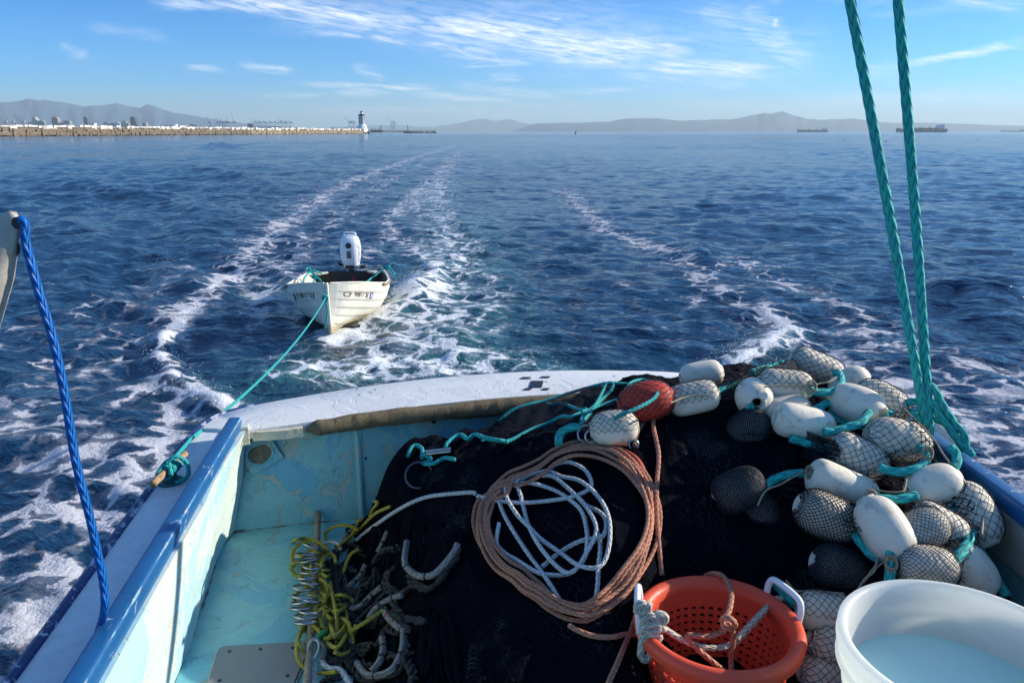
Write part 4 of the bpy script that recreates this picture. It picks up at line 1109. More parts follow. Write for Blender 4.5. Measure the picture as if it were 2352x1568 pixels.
capo = np.interp(gx, oc2[:, 0], oc2[:, 1])
over = GY > wally[:, None] - .03
edge = .80 + .10 * vnoise(GX * 9, GY * 9, 77) + .25 * np.clip((GY - wally[:, None]) / .4, 0, 1)
H = np.where(over & (GX > edge), np.maximum(H, CAPZ + .045), np.where(over, np.minimum(H, .44), H))
H = np.maximum(H, -.04)
keep = (~over) | ((GX > edge) & (GY < capo[:, None] - .03))
def hz_at(x, y):
    fx = np.clip((x - GX0) / (GX1 - GX0) * (NX_ - 1), 0, NX_ - 1.001); fy = np.clip((y - GY0) / (GY1 - GY0) * (NY_ - 1), 0, NY_ - 1.001)
    i = fx.astype(int); j = fy.astype(int); a = fx - i; b = fy - j
    h = H[i, j] * (1 - a) * (1 - b) + H[i + 1, j] * a * (1 - b) + H[i, j + 1] * (1 - a) * b + H[i + 1, j + 1] * a * b
    out = (x < GX0) | (x > GX1) | (y < GY0) | (y > GY1)
    return np.where(out, -1.0, np.maximum(h, 0.0))
TT = np.linspace(1.2, 4.6, 700)
def drape(px, py, off=0.01):
    d = ray(px, py); Q = EYE + d * TT[:, None]
    below = Q[:, 2] < hz_at(Q[:, 0], Q[:, 1]) + off
    k = int(np.argmax(below)) if below.any() else len(TT) - 1
    a, b = TT[max(k - 1, 0)], TT[k]
    for _ in range(12):
        m_ = (a + b) / 2; q = EYE + d * m_
        if q[2] < float(hz_at(np.array([q[0]]), np.array([q[1]]))[0]) + off: b = m_
        else: a = m_
    return EYE + d * b
def netmat():
    m, g = newmat('black_net'); p = g.obj()
    x, y, z = g.xyz(p)
    wv = g.noise(p, 5, 4, .6, out='Color')
    q = g.n('ShaderNodeVectorMath', {0: p, 1: g.n('ShaderNodeVectorMath', {0: wv, 1: (.10, .10, .10)}, operation='MULTIPLY')}, operation='ADD')
    qx, qy, qz = g.xyz(q)
    u = g.m('ADD', qx, g.m('MULTIPLY', qz, .7)); v = g.m('SUBTRACT', qy, g.m('MULTIPLY', qz, .7))
    k = 120.0
    s1 = g.m('ABSOLUTE', g.m('SINE', g.m('MULTIPLY', g.m('ADD', u, v), k))); s2 = g.m('ABSOLUTE', g.m('SINE', g.m('MULTIPLY', g.m('SUBTRACT', u, v), k)))
    grid = g.m('SUBTRACT', 1.0, g.step(g.m('MINIMUM', s1, s2), 0.05, 0.35))
    lit = g.m('MULTIPLY', grid, g.step(g.noise(p, 4.5, 5, .6), .50, .64))
    c = g.mix(lit, (0.0018, 0.0024, 0.0058), (0.021, 0.021, 0.027))
    h = g.m('ADD', g.m('MULTIPLY', grid, .5), g.noise(g.scale(p, (14, 14, 5)), 3, 5, .6))
    output(g, principled(g, color=c, rough=.95, spec=.06, normal=g.bump(h, .7, .01)))
    return m
M_net = netmat()
M_strand = simple('net_strand_black', (0.012, 0.013, 0.020), .8, var=.3, scale=30)
M_tan = simple('tan_twine', (.34, .29, .19), .8, var=.4, scale=60)
idx = np.arange(NX_ * NY_).reshape(NX_, NY_)
ok = keep[:-1, :-1] & keep[1:, :-1] & keep[:-1, 1:] & keep[1:, 1:] & (np.maximum.reduce([H[:-1, :-1], H[1:, :-1], H[:-1, 1:], H[1:, 1:]]) > -.015)
F = np.stack([idx[:-1, :-1], idx[1:, :-1], idx[1:, 1:], idx[:-1, 1:]], -1)[ok]
used = np.unique(F); remap = -np.ones(NX_ * NY_, int); remap[used] = np.arange(len(used))
net = empty('seine_net', (.3, 2.2, 0), label='heap of black seine net filling the stern', cat='fishing net')
nofs = Vector((.3, 2.2, 0))
def nchild(o):
    o.parent = net; o.matrix_parent_inverse = Matrix.Translation(-nofs); return o
V = np.stack([GX, GY, H], -1).reshape(-1, 3)[used]
nchild(pymesh('net_heap', V, remap[F].tolist(), M_net, None, True))

# sheet of netting hung from the teal line over the transom (holes by alpha)
def veilmat(name, k, thick, col, torn=False):
    m, g = newmat(name); u, v, _ = g.xyz(g.uv())
    s1 = g.m('ABSOLUTE', g.m('SINE', g.m('MULTIPLY', g.m('ADD', u, v), k))); s2 = g.m('ABSOLUTE', g.m('SINE', g.m('MULTIPLY', g.m('SUBTRACT', u, v), k)))
    a = g.m('SUBTRACT', 1.0, g.step(g.m('MINIMUM', s1, s2), thick * .6, thick))
    if torn: a = g.m('MULTIPLY', a, g.step(g.noise(g.obj(), 9.0, 4, .6), .50, .60))
    b = principled(g, color=col, rough=.85, spec=.2)
    tr = g.n('ShaderNodeBsdfTransparent')
    output(g, g.n('ShaderNodeMixShader', {0: a, 1: tr, 2: b}))
    return m
M_veil = veilmat('net_veil', 300.0, .62, (0.008, 0.009, 0.013))
M_veil2 = veilmat('net_veil_open', 170.0, .34, (0.010, 0.010, 0.014))
def veil(name, edge_a, edge_b, mat, sag=.02, n=26, m_=12):
    A = spline(np.array(edge_a), .02); B = spline(np.array(edge_b), .02)
    A = A[np.linspace(0, len(A) - 1, n).astype(int)]; B = B[np.linspace(0, len(B) - 1, n).astype(int)]
    V = []; U = []
    for i in range(n):
        for j in range(m_):
            t = j / (m_ - 1); p = A[i] * (1 - t) + B[i] * t
            p = p + np.array([0, 0, -sag * math.sin(math.pi * t) + .006 * math.sin(i * 1.7 + j * .8)])
            V.append(p); U.append((i / (n - 1) * np.linalg.norm(A[-1] - A[0]), t * np.linalg.norm(B[n // 2] - A[n // 2])))
    F = [(i * m_ + j, (i + 1) * m_ + j, (i + 1) * m_ + j + 1, i * m_ + j + 1) for i in range(n - 1) for j in range(m_ - 1)]
    return nchild(pymesh(name, V, F, mat, None, True, U))
tA = [at_y(1112, 1006, 3.02), at_y(1175, 945, 3.10), at_y(1260, 920, 3.14), at_y(1330, 892, 3.2), at_y(1420, 884, 3.24)]
tB = [drape(1130, 1040, .01), drape(1200, 1010, .01), drape(1280, 990, .01), drape(1360, 980, .01), drape(1430, 965, .01)]
veil('hanging_net', tA, tB, M_veil)
veil('hanging_net', [at_y(1420, 884, 3.24), at_y(1500, 888, 3.2), at_y(1560, 892, 3.18)], [drape(1430, 960), drape(1500, 950), drape(1560, 950)], M_veil)
# netting gathered over the cap beside the topmost float
veil('hanging_net', [drape(1590, 900, .05), drape(1690, 865, .08), drape(1770, 840, .09), drape(1830, 822, .10)], [drape(1620, 925, .03), drape(1720, 900, .05), drape(1790, 880, .05), drape(1850, 865, .05)], M_veil, -.03)

# ------------------------------------------------------------------ ropes: materials
def ropemat(name, c1, c2, fleck=None, k=1.0, rough=.75, lay=1.5):
    m, g = newmat(name); u, v, _ = g.xyz(g.uv())
    tri = g.m('ABSOLUTE', g.m('MULTIPLY_ADD', g.m('FRACT', g.m('MULTIPLY', u, 4.0)), 2.0, -1.0))
    h = g.m('ABSOLUTE', g.m('SINE', g.m('MULTIPLY', g.m('ADD', g.m('MULTIPLY', v, 1.0 / lay), g.m('MULTIPLY', tri, .8)), math.pi)))
    n = g.noise(g.obj(), 14, 4, .6); nf = g.noise(g.obj(), 160, 3, .6)
    c = g.mix(g.lin(n, .3, .7), c1, c2)
    if fleck is not None:
        c = g.mix(g.m('MULTIPLY', g.step(g.noise(g.comb(g.m('MULTIPLY', u, 3.0), g.m('MULTIPLY', v, .35), 0.0), 2.0, 3, .6), .60, .66), .75), c, fleck)
    c = g.mix(g.m('MULTIPLY', g.m('SUBTRACT', 1.0, g.step(h, .10, .55)), .75), c, tuple(x * .28 for x in c1))
    hh = g.m('ADD', h, g.m('MULTIPLY', nf, .3))
    output(g, principled(g, color=c, rough=rough, spec=.3, normal=g.bump(hh, .8, .003)))
    return m
M_rteal = ropemat('teal_rope', (0.020, 0.47, 0.40), (0.040, 0.38, 0.37), (0.02, 0.17, 0.52), lay=1.7)
M_rteal2 = ropemat('teal_line', (0.02, 0.42, 0.40), (0.03, 0.34, 0.36))
M_rblue = ropemat('blue_rope', (0.004, 0.15, 0.52), (0.004, 0.11, 0.42), rough=.5, lay=1.7)
M_rorg = ropemat('orange_rope', (0.62, 0.27, 0.16), (0.44, 0.20, 0.14))
M_rwht = ropemat('white_rope', (0.66, 0.66, 0.66), (0.54, 0.53, 0.52))
M_ryel = ropemat('yellow_rope', (0.55, 0.42, 0.05), (0.42, 0.34, 0.06))
M_rgry = ropemat('grey_sleeve', (0.30, 0.28, 0.26), (0.20, 0.19, 0.18))
M_rknot = ropemat('cream_rope', (0.62, 0.56, 0.46), (0.50, 0.44, 0.36))

M_veil3 = veilmat('net_veil_lit', 210.0, .30, (0.036, 0.034, 0.036), True)  # paler strands: lit edges of the folds are put into the colour
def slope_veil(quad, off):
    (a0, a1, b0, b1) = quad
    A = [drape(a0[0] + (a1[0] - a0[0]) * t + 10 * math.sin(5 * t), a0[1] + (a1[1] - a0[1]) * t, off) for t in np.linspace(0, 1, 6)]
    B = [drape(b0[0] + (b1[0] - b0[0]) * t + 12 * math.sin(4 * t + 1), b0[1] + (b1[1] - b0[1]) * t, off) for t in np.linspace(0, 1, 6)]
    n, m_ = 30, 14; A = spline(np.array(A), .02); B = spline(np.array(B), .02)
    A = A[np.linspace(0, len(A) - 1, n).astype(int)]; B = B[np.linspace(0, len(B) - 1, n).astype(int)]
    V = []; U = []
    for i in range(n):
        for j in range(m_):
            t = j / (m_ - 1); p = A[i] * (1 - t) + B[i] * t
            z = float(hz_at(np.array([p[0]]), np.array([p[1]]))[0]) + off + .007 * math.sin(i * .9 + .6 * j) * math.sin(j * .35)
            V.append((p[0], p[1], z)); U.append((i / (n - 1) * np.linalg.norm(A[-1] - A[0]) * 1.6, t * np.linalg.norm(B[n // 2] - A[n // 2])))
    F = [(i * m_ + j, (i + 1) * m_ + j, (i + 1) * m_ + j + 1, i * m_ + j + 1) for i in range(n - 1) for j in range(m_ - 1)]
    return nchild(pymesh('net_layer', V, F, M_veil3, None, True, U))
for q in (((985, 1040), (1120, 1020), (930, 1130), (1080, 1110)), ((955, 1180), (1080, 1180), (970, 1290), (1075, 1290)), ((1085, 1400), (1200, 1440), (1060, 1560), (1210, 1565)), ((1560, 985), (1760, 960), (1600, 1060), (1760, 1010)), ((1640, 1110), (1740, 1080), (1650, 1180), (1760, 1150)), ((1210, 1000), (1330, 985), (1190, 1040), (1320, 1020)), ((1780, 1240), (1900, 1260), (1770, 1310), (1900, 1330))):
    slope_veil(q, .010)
# ------------------------------------------------------------------ floats
def floatmat(name, c1, c2, dirt):
    m, g = newmat(name); p = g.obj(); r = g.rnd_obj()
    pp = g.n('ShaderNodeVectorMath', {0: p, 1: g.comb(g.m('MULTIPLY', r, 9.0), r, 0.0)}, operation='ADD')
    n = g.noise(pp, 9, 6, .65); n2 = g.noise(pp, 26, 5, .65)
    c = g.mix(g.lin(n, .3, .7), c1, c2)
    c = g.mix(g.m('MULTIPLY', g.step(n2, .52, .68), .55), c, dirt)
    x, y, z = g.xyz(p)
    seam = g.m('SUBTRACT', 1.0, g.step(g.m('ABSOLUTE', y), 0.0, .0016))
    c = g.mix(g.m('MULTIPLY', seam, .45), c, dirt)
    c = g.mix(g.m('MULTIPLY', g.lin(r, 0.0, 1.0, 0.0, .35), 1.0), c, tuple(v * .72 for v in c2))
    h = g.m('SUBTRACT', g.noise(pp, 60, 4, .6), g.m('MULTIPLY', seam, 1.2))
    output(g, principled(g, color=c, rough=.62, spec=.35, normal=g.bump(h, .35, .003)))
    return m
M_float = floatmat('white_float_foam', (0.80, 0.73, 0.60), (0.68, 0.60, 0.48), (0.30, 0.25, 0.18))
M_floatr = floatmat('red_float', (0.62, 0.06, 0.03), (0.52, 0.045, 0.025), (0.30, 0.04, 0.03))
M_hole = simple('float_bore', (0.05, 0.045, 0.04), .9)
FL = .200
def float_mesh(name, D, L, pw, mat, hole=.019, dent=0.0, seed=0):
    n = 28; R0 = D / 2; prof = []
    S = np.concatenate([np.linspace(-1, -.72, 9), np.linspace(-.6, .6, 7), np.linspace(.72, 1, 9)])
    for s in S:
        r = R0 * (1 - abs(s) ** pw) ** (1 / 2.3) if abs(s) < 1 else 0
        prof.append((max(r, hole + .010), s * L / 2))
    # funnel into the bore at both ends
    prof = [(hole * .8, -L / 2 + .035), (hole, -L / 2 + .010), (hole + .004, -L / 2 + .003)] + prof + [(hole + .004, L / 2 - .003), (hole, L / 2 - .010), (hole * .8, L / 2 - .035)]
    V = []; rg = np.random.default_rng(seed)
    for r, x in prof:
        for k in range(n):
            a = 2 * math.pi * k / n
            w = 1 + .02 * math.sin(2 * a + 9 * x) + dent * max(0, math.cos(a - 1)) ** 4 * math.exp(-(x / .06) ** 2) * -1
            V.append((x, r * w * math.cos(a), r * w * math.sin(a)))
    m_ = len(prof)
    F = [(i * n + k, (i + 1) * n + k, (i + 1) * n + (k + 1) % n, i * n + (k + 1) % n) for i in range(m_ - 1) for k in range(n)]
    me = bpy.data.meshes.new(name); me.from_pydata(V, [], F); me.materials.append(mat); me.update()
    bm = bmesh.new(); bm.from_mesh(me); bmesh.ops.recalc_face_normals(bm, faces=bm.faces[:]); bm.to_mesh(me); bm.free()
    me.polygons.foreach_set('use_smooth', np.ones(len(me.polygons), bool))
    return me
FM = {'barrel': float_mesh('float_barrel', .122, FL, 5.2, M_float), 'egg': float_mesh('float_egg', .136, FL, 2.9, M_float), 'cyl': float_mesh('float_cyl', .118, FL * 1.03, 8.0, M_float, dent=.05), 'red': float_mesh('float_red', .146, FL * 1.02, 2.6, M_floatr)}
FR = {'barrel': .061, 'egg': .068, 'cyl': .059, 'red': .073}
def net_over(fo, kind, a_lo, a_hi, s_lo, s_hi, du, rad, mat, name='float_netting', jit=.10):
    """diamond netting wrapped round part of a float; angles in the float's own frame"""
    R0 = FR[kind]; L = FL; pw = {'barrel': 5.2, 'egg': 2.9, 'cyl': 8.0, 'red': 2.6}[kind]
    def P(a, s):
        r = R0 * (max(1 - abs(s) ** pw, 0.0)) ** (1 / 2.3) + .006
        return np.array([s * L / 2 * 1.02, r * math.cos(a), r * math.sin(a)])
    Mw = np.array(fo.matrix_world)
    na = max(3, int((a_hi - a_lo) * R0 / du)); ns = max(3, int((s_hi - s_lo) * L / 2 / du))
    rg = np.random.default_rng(int(abs(a_lo * 100 + s_lo * 10)) + na)
    nodes = {}
    for i in range(na + 1):
        for j in range(ns + 1):
            if (i + j) % 2: continue
            a = a_lo + (a_hi - a_lo) * (i + rg.normal(0, jit)) / na; s = s_lo + (s_hi - s_lo) * (j + rg.normal(0, jit)) / ns
            nodes[(i, j)] = (a, min(max(s, -.995), .995))
    VV, FF, off = [], [], 0
    for (i, j), (a, s) in nodes.items():
        for d in ((1, 1), (-1, 1)):
            q = nodes.get((i + d[0], j + d[1]))
            if q is None: continue
            pts = np.array([P(a + (q[0] - a) * t, s + (q[1] - s) * t) for t in (0, .5, 1)])
            V, F, _ = tube_data(pts, rad, 3)
            VV.append(V); FF += (F + off).tolist(); off += len(V)
    V = np.vstack(VV); V = V @ Mw[:3, :3].T + Mw[:3, 3]
    o = nchild(pymesh(name, V, FF, mat, None, True)); o['kind'] = 'stuff'
    return o
def A_(x, y): return (1516.7 + x * .37208, 758.3 + y * .37208)
def C_(x, y): return (1400 + x * .4048, 1283.3 + y * .4048)
def D_(x, y): return (1108.3 + x * .32298, 816.7 + y * .32298)
FLOATS = [  # conv, end a, end b, near end (+1: b nearer), kind, lift, net spec, label
 (A_, (135, 302), (372, 252), 0, 'barrel', .05, None, 'bare white float lying on the stern cap left of the heap top'),
 (A_, (62, 448), (345, 388), 0, 'barrel', .05, 'top', 'white float right beside the red float, netting over its upper half'),
 (A_, (618, 330), (922, 355), 0, 'barrel', .07, 'top', 'white float below the topmost float, netted upper half and bare lower half'),
 (A_, (812, 168), (1112, 292), 0, 'barrel', .08, 'all', 'topmost white float of the heap, wholly wrapped in netting'),
 (A_, (610, 385), (548, 440), 1, 'egg', .03, None, 'white float end on, its rope hole facing left, under the netted float'),
 (A_, (1070, 392), (1262, 268), 0, 'egg', .05, None, 'bare pale float behind the topmost float, against the water'),
 (A_, (1120, 415), (1300, 505), 1, 'egg', .10, None, 'bare egg shaped white float in the upper middle, rope leaving its near hole'),
 (A_, (1290, 375), (1440, 515), 1, 'egg', .06, 'all', 'netted white float behind the egg shaped one, rope in its hole'),
 (A_, (640, 512), (908, 478), 0, 'barrel', .03, None, 'bare white float half hidden behind another left of the egg shaped float'),
 (A_, (715, 535), (1052, 615), 0, 'barrel', .06, None, 'bare white float left of centre, shadowed ends, above the netted neck'),
 (A_, (1285, 640), (1640, 705), 0, 'egg', .10, 'front', 'large white float right of centre with netting over its near side'),
 (A_, (1640, 575), (1850, 735), 1, 'egg', .11, None, 'bare white float at the upper right, under the two green ropes'),
 (A_, (1070, 705), (1372, 850), 0, 'barrel', .08, 'all', 'white netted float in the centre of the heap with open diamond mesh'),
 (A_, (940, 885), (1298, 1035), 0, 'cyl', .10, None, 'bare blocky white float in the centre, rope at its left end'),
 (A_, (1540, 1000), (1830, 905), 0, 'egg', .12, None, 'bare dirty white float with faint embossed letters at right'),
 (A_, (1330, 1080), (1440, 1375), 1, 'egg', .10, None, 'bare white float pointing down with rope hanging from its lower hole'),
 (A_, (860, 1070), (1200, 1225), 0, 'egg', .06, 'dense', 'float tightly wrapped in fine black mesh below the blocky white float'),
 (A_, (1500, 1290), (1700, 1190), 0, 'egg', .06, 'denset', 'tan looking float in fine mesh right of the downward pointing float'),
 (A_, (1640, 1165), (1800, 1250), 0, 'barrel', .08, 'all', 'small looking white float poking from torn mesh at the right'),
 (A_, (1885, 975), (1965, 1285), 1, 'egg', .12, 'left', 'rightmost upright white float with netting over its left side'),
 (A_, (1470, 1448), (1812, 1478), 0, 'egg', .08, 'denset', 'tan mesh wrapped float just above the white tub rim'),
 (A_, (1850, 1400), (1985, 1560), 0, 'egg', .05, None, 'bare pale float behind the white tub at the right wall'),
 (A_, (455, 700), (618, 535), 0, 'egg', -.085, 'dark', 'float buried under black mesh at the upper left of the white floats'),
 (A_, (345, 1040), (625, 930), 0, 'egg', --.02, 'dark', 'faint float buried deepest under black mesh at mid left'),
 (A_, (590, 1075), (655, 1255), 0, 'egg', -.16, 'dark', 'faint upright float buried under black mesh above the basket'),
 (A_, (990, 1430), (1215, 1510), 0, 'egg', -.10, 'dark', 'float under dark mesh behind the basket and tub'),
 (C_, (1095, 285), (1370, 320), 0, 'barrel', .09, 'rim', 'bare grey white float between the basket and the tub'),
 (C_, (1190, 470), (1380, 560), 0, 'egg', .06, 'all', 'netted float squeezed against the tub below the grey white float'),
 (C_, (1120, 640), (1370, 690), 0, 'egg', .05, 'all', 'netted float at the bottom between basket and tub'),
 (D_, (815, 525), (1055, 500), 0, 'egg', .05, 'top', 'white float under the teal lines left of the red float'),
 (D_, (985, 365), (1335, 285), 0, 'red', .07, 'all', 'red float covered with black netting at the stern cap'),
]
FOBJ = []
for conv, ea, eb, near, kind, lift, ns, lab in FLOATS:
    pa, pb = conv(*ea), conv(*eb); pc = ((pa[0] + pb[0]) / 2, (pa[1] + pb[1]) / 2)
    c = drape(pc[0], pc[1], FR[kind] * .55 + lift * .55)
    Y = c[1]
    depth = c[1] * CP + (CAMZ - c[2]) * SP
    wa, wb = EYE + ray(*pa) * depth, EYE + ray(*pb) * depth
    ax = wb - wa; Li = np.linalg.norm(ax); L = FL * .97
    fw = np.array([0, CP, -SP])
    if Li < L and near != 0:
        ext = math.sqrt(L * L - Li * Li) * (-1 if near > 0 else 1)
        ax = ax + fw * ext
    ax = ax / np.linalg.norm(ax)
    sc_ = 1.05 if near != 0 else 1.05 * min(max(Li / L, .82), 1.16)
    z_ = np.array([0, 0, 1.0]) - ax * ax[2]; z_ /= np.linalg.norm(z_); y_ = np.cross(z_, ax)
    nm = 'net_float'
    o = bpy.data.objects.new(nm, FM[kind]); COL.objects.link(o)
    M = Matrix(((ax[0], y_[0], z_[0], c[0]), (ax[1], y_[1], z_[1], c[1]), (ax[2], y_[2], z_[2], c[2]), (0, 0, 0, 1)))
    M = M @ Matrix.Diagonal((sc_, math.sqrt(sc_), math.sqrt(sc_), 1))
    o.matrix_world = M
    bpy.context.view_layer.update()
    tag(o, lab, 'float', 'floats of the seine net')
    FOBJ.append(o)
    # direction to the camera in the float frame (angle round the axis)
    v = M.inverted().to_3x3() @ Vector(EYE - c); av = math.atan2(v.z, v.y)
    up = math.pi / 2
    big, sm = .0125, .0062
    if ns == 'top': net_over(o, kind, up - 1.55, up + 1.45, -.98, .98, big, .0010, M_strand)
    elif ns == 'all': net_over(o, kind, av - 1.9, av + 1.9, -.99, .99, big, .0010, M_strand)
    elif ns == 'front': net_over(o, kind, av - 1.7, av + .55, -.98, .98, big * 1.1, .0010, M_strand)
    elif ns == 'left': net_over(o, kind, av - 1.6, av + 1.6, -.9, .9, big * 1.15, .0010, M_strand)
    elif ns == 'dense': net_over(o, kind, av - 1.9, av + 1.9, -.99, .99, sm * 1.1, .00135, M_strand)
    elif ns == 'denset': net_over(o, kind, av - 1.9, av + 1.9, -.99, .99, sm * 1.25, .0010, M_strand)
    elif ns == 'dark': net_over(o, kind, av - 1.9, av + 1.9, -.99, .99, sm * .85, .0022, M_strand)
    elif ns == 'rim': net_over(o, kind, up - .6, up + 1.3, -.95, .95, big, .0010, M_strand)

# float line: one thick teal rope threading the floats
def pts(conv, L, off): return [drape(*conv(x, y), off) for x, y in L]
fl_paths = [
 pts(A_, [(315, 392), (440, 342), (540, 315), (625, 302)], .055),
 pts(A_, [(560, 262), (660, 232), (740, 205), (820, 188)], .085),
 pts(A_, [(915, 372), (1000, 385), (1070, 372), (1115, 330), (1105, 270), (1080, 262)], .11),
 pts(A_, [(900, 500), (960, 488), (1030, 450), (1125, 432)], .07),
 pts(A_, [(1010, 628), (1080, 622), (1150, 600), (1235, 570), (1278, 518), (1290, 508)], .13),
 pts(A_, [(1390, 545), (1400, 520), (1425, 505)], .10),
 pts(A_, [(545, 425), (552, 460), (555, 492)], .07),
 pts(A_, [(800, 665), (880, 690), (960, 715), (1075, 735)], .06),
 pts(A_, [(1355, 845), (1440, 872), (1540, 865), (1620, 830), (1645, 785), (1625, 735), (1590, 730)], .13),
 pts(A_, [(640, 975), (690, 925), (780, 892), (870, 882), (945, 892)], .085),
 pts(A_, [(1290, 1020), (1380, 1040), (1480, 1042), (1580, 1018)], .13),
 pts(A_, [(1795, 722), (1825, 760), (1828, 820), (1800, 850)], .16),
 pts(A_, [(1830, 960), (1820, 1040), (1785, 1120), (1760, 1180)], .10),
 pts(A_, [(1416, 1345), (1422, 1420), (1418, 1500), (1408, 1590)], .13),
 pts(A_, [(1925, 1245), (1900, 1310), (1850, 1380), (1790, 1450)], .13),
 pts(A_, [(1180, 1215), (1225, 1290), (1290, 1370), (1360, 1420)], .05),
 pts(A_, [(1060, 500), (1070, 545), (1140, 570), (1220, 590), (1300, 605)], .04),
 pts(A_, [(1940, 1290), (1985, 1370), (2040, 1470), (2100, 1580), (2140, 1640)], .05),
 pts(C_, [(945, 135), (985, 190), (1030, 240), (1090, 285)], .06),
 pts(C_, [(1080, 600), (1150, 588), (1220, 560), (1280, 545)], .06),
 pts(D_, [(540, 625), (548, 565), (590, 525), (650, 508), (700, 510)], .05),
]
fline = empty('float_line', (.9, 2.5, 0), label='thick teal braided rope threading through the white floats', cat='rope')
for P_ in fl_paths:
    o = rope_mesh('rope_run', [P_], .0145, M_rteal, fline, 12, .10, 4, 1.6, .35); o.matrix_parent_inverse = Matrix.Translation((-.9, -2.5, 0))
# cream lashings round the float line
lash = []
for conv, x, y, off in ((A_, 935, 350, .14), (A_, 1300, 1030, .15), (A_, 930, 880, .12), (A_, 1425, 1440, .16), (A_, 1650, 760, .16), (A_, 330, 380, .09)):
    c = drape(*conv(x, y), off)
    t = np.linspace(0, 5 * math.pi, 26)
    lash.append(np.stack([c[0] + .0165 * np.cos(t), c[1] + .010 * np.sin(t), c[2] + .014 * np.sin(t) + (t - 8) * .0012], 1))
for conv, L, off in ((A_, [(915, 350), (980, 330), (1040, 318), (1085, 290)], .14), (A_, [(925, 860), (880, 870), (820, 905), (740, 950), (650, 990), (600, 1080)], .115), (A_, [(1310, 965), (1360, 990), (1430, 998), (1500, 990), (1520, 920)], .14),
                     (A_, [(1350, 1400), (1330, 1450), (1290, 1500), (1250, 1560)], .11), (A_, [(1430, 1450), (1380, 1430), (1300, 1500), (1250, 1560)], .11), (A_, [(60, 450), (130, 420), (200, 405), (300, 400)], .11), (A_, [(640, 350), (740, 340), (840, 345), (915, 340)], .15),
                     (A_, [(1500, 480), (1570, 550), (1640, 620), (1700, 690), (1750, 770), (1850, 900), (1920, 1000), (1985, 1150), (1985, 1260)], .17),
                     (C_, [(1410, 170), (1450, 110), (1500, 70), (1520, 0)], .12), (C_, [(1000, 120), (1060, 180), (1150, 178), (1250, 190), (1330, 195)], .13)):
    lash.append(np.array([drape(*conv(x, y), off) for x, y in L]))
o = rope_mesh('lashing_twine', lash, .0032, M_tan, None, 6, 0, stepk=1.5)
nchild(o); o['kind'] = 'stuff'
# open webbing between the floats on the right and loose strands
veil('loose_webbing', pts(A_, [(1500, 480), (1640, 620), (1750, 770), (1850, 900), (1985, 1150)], .17), pts(A_, [(1380, 560), (1560, 700), (1660, 800), (1740, 960), (1800, 1180)], .11), M_veil2, -.01)
veil('loose_webbing', pts(A_, [(1985, 1150), (1985, 1260), (1950, 1330), (1860, 1470)], .15), pts(A_, [(1800, 1180), (1760, 1280), (1760, 1350), (1740, 1420)], .09), M_veil2, 0)
veil('loose_webbing', pts(A_, [(1080, 690), (1120, 760), (1060, 820)], .16), pts(A_, [(820, 600), (900, 680), (880, 780)], .06), M_veil, 0)
veil('loose_webbing', pts(A_, [(640, 870), (780, 880), (930, 870)], .105), pts(A_, [(560, 1000), (700, 1010), (800, 1060)], .03), M_veil2, 0)
# fuzzy dark strands where the net is torn or bunched
st = []
for conv, cx_, cy_, w, h, n, off in ((A_, 620, 230, 220, 70, 60, .10), (A_, 1420, 910, 150, 60, 34, .09), (A_, 1700, 1130, 120, 80, 34, .12), (A_, 1470, 770, 120, 40, 26, .10), (A_, 1180, 1190, 60, 60, 24, .11), (A_, 640, 600, 160, 60, 40, .03), (A_, 1880, 1450, 90, 70, 24, .08), (A_, 980, 420, 140, 60, 26, .05)):
    for k in range(n):
        x, y = cx_ + rnd.uniform(-w, w), cy_ + rnd.uniform(-h, h); a = rnd.uniform(-.6, .6); L = rnd.uniform(30, 90)
        st.append([drape(*conv(x + t * L * math.cos(a) + rnd.uniform(-8, 8), y + t * L * math.sin(a) - .25 * (x - cx_) * (w > 180) + rnd.uniform(-10, 10)), off + rnd.uniform(-.02, .02)) for t in (0, .33, .66, 1)])
o = nchild(rope_mesh('net_strands', st, .0013, M_strand, None, 4, 0, stepk=5)); o['kind'] = 'stuff'
# ------------------------------------------------------------------ coils lying on the heap
def E_(x, y): return (991.7 + x * .2976, 991.7 + y * .2976)      # coil crop
def L_(x, y): return (612.5 + x * .2931, 1108.3 + y * .2931)     # left clutter crop
def T_(x, y): return (466.7 + x * .2976, 816.7 + y * .2976)      # transom crop
outer_loop = [(480, 415), (610, 318), (760, 268), (880, 190), (990, 100), (1140, 66), (1300, 74), (1450, 112), (1590, 215), (1690, 380), (1755, 540), (1758, 690), (1715, 860), (1640, 1020), (1560, 1170), (1420, 1330), (1290, 1420), (1150, 1470), (1000, 1410), (800, 1280), (610, 1140), (460, 1040), (355, 880), (312, 730), (322, 590), (390, 470)]
cx_, cy_ = 1030, 770
ang = np.unwrap([math.atan2(y - cy_, x - cx_) for x, y in outer_loop]); rad_ = [math.hypot(x - cx_, y - cy_) for x, y in outer_loop]
aa = np.r_[ang, ang[0] + 2 * math.pi]; rr_ = np.r_[rad_, rad_[0]]
org = []
turns = 7
shr = [(1.0, 1.0, 1.0, 1.0), (.93, .955, .90, .93), (.985, .87, .965, .86), (.88, .985, .84, .975), (.955, .91, .93, .78), (.83, .82, .985, .90), (.90, .94, .80, .84)]
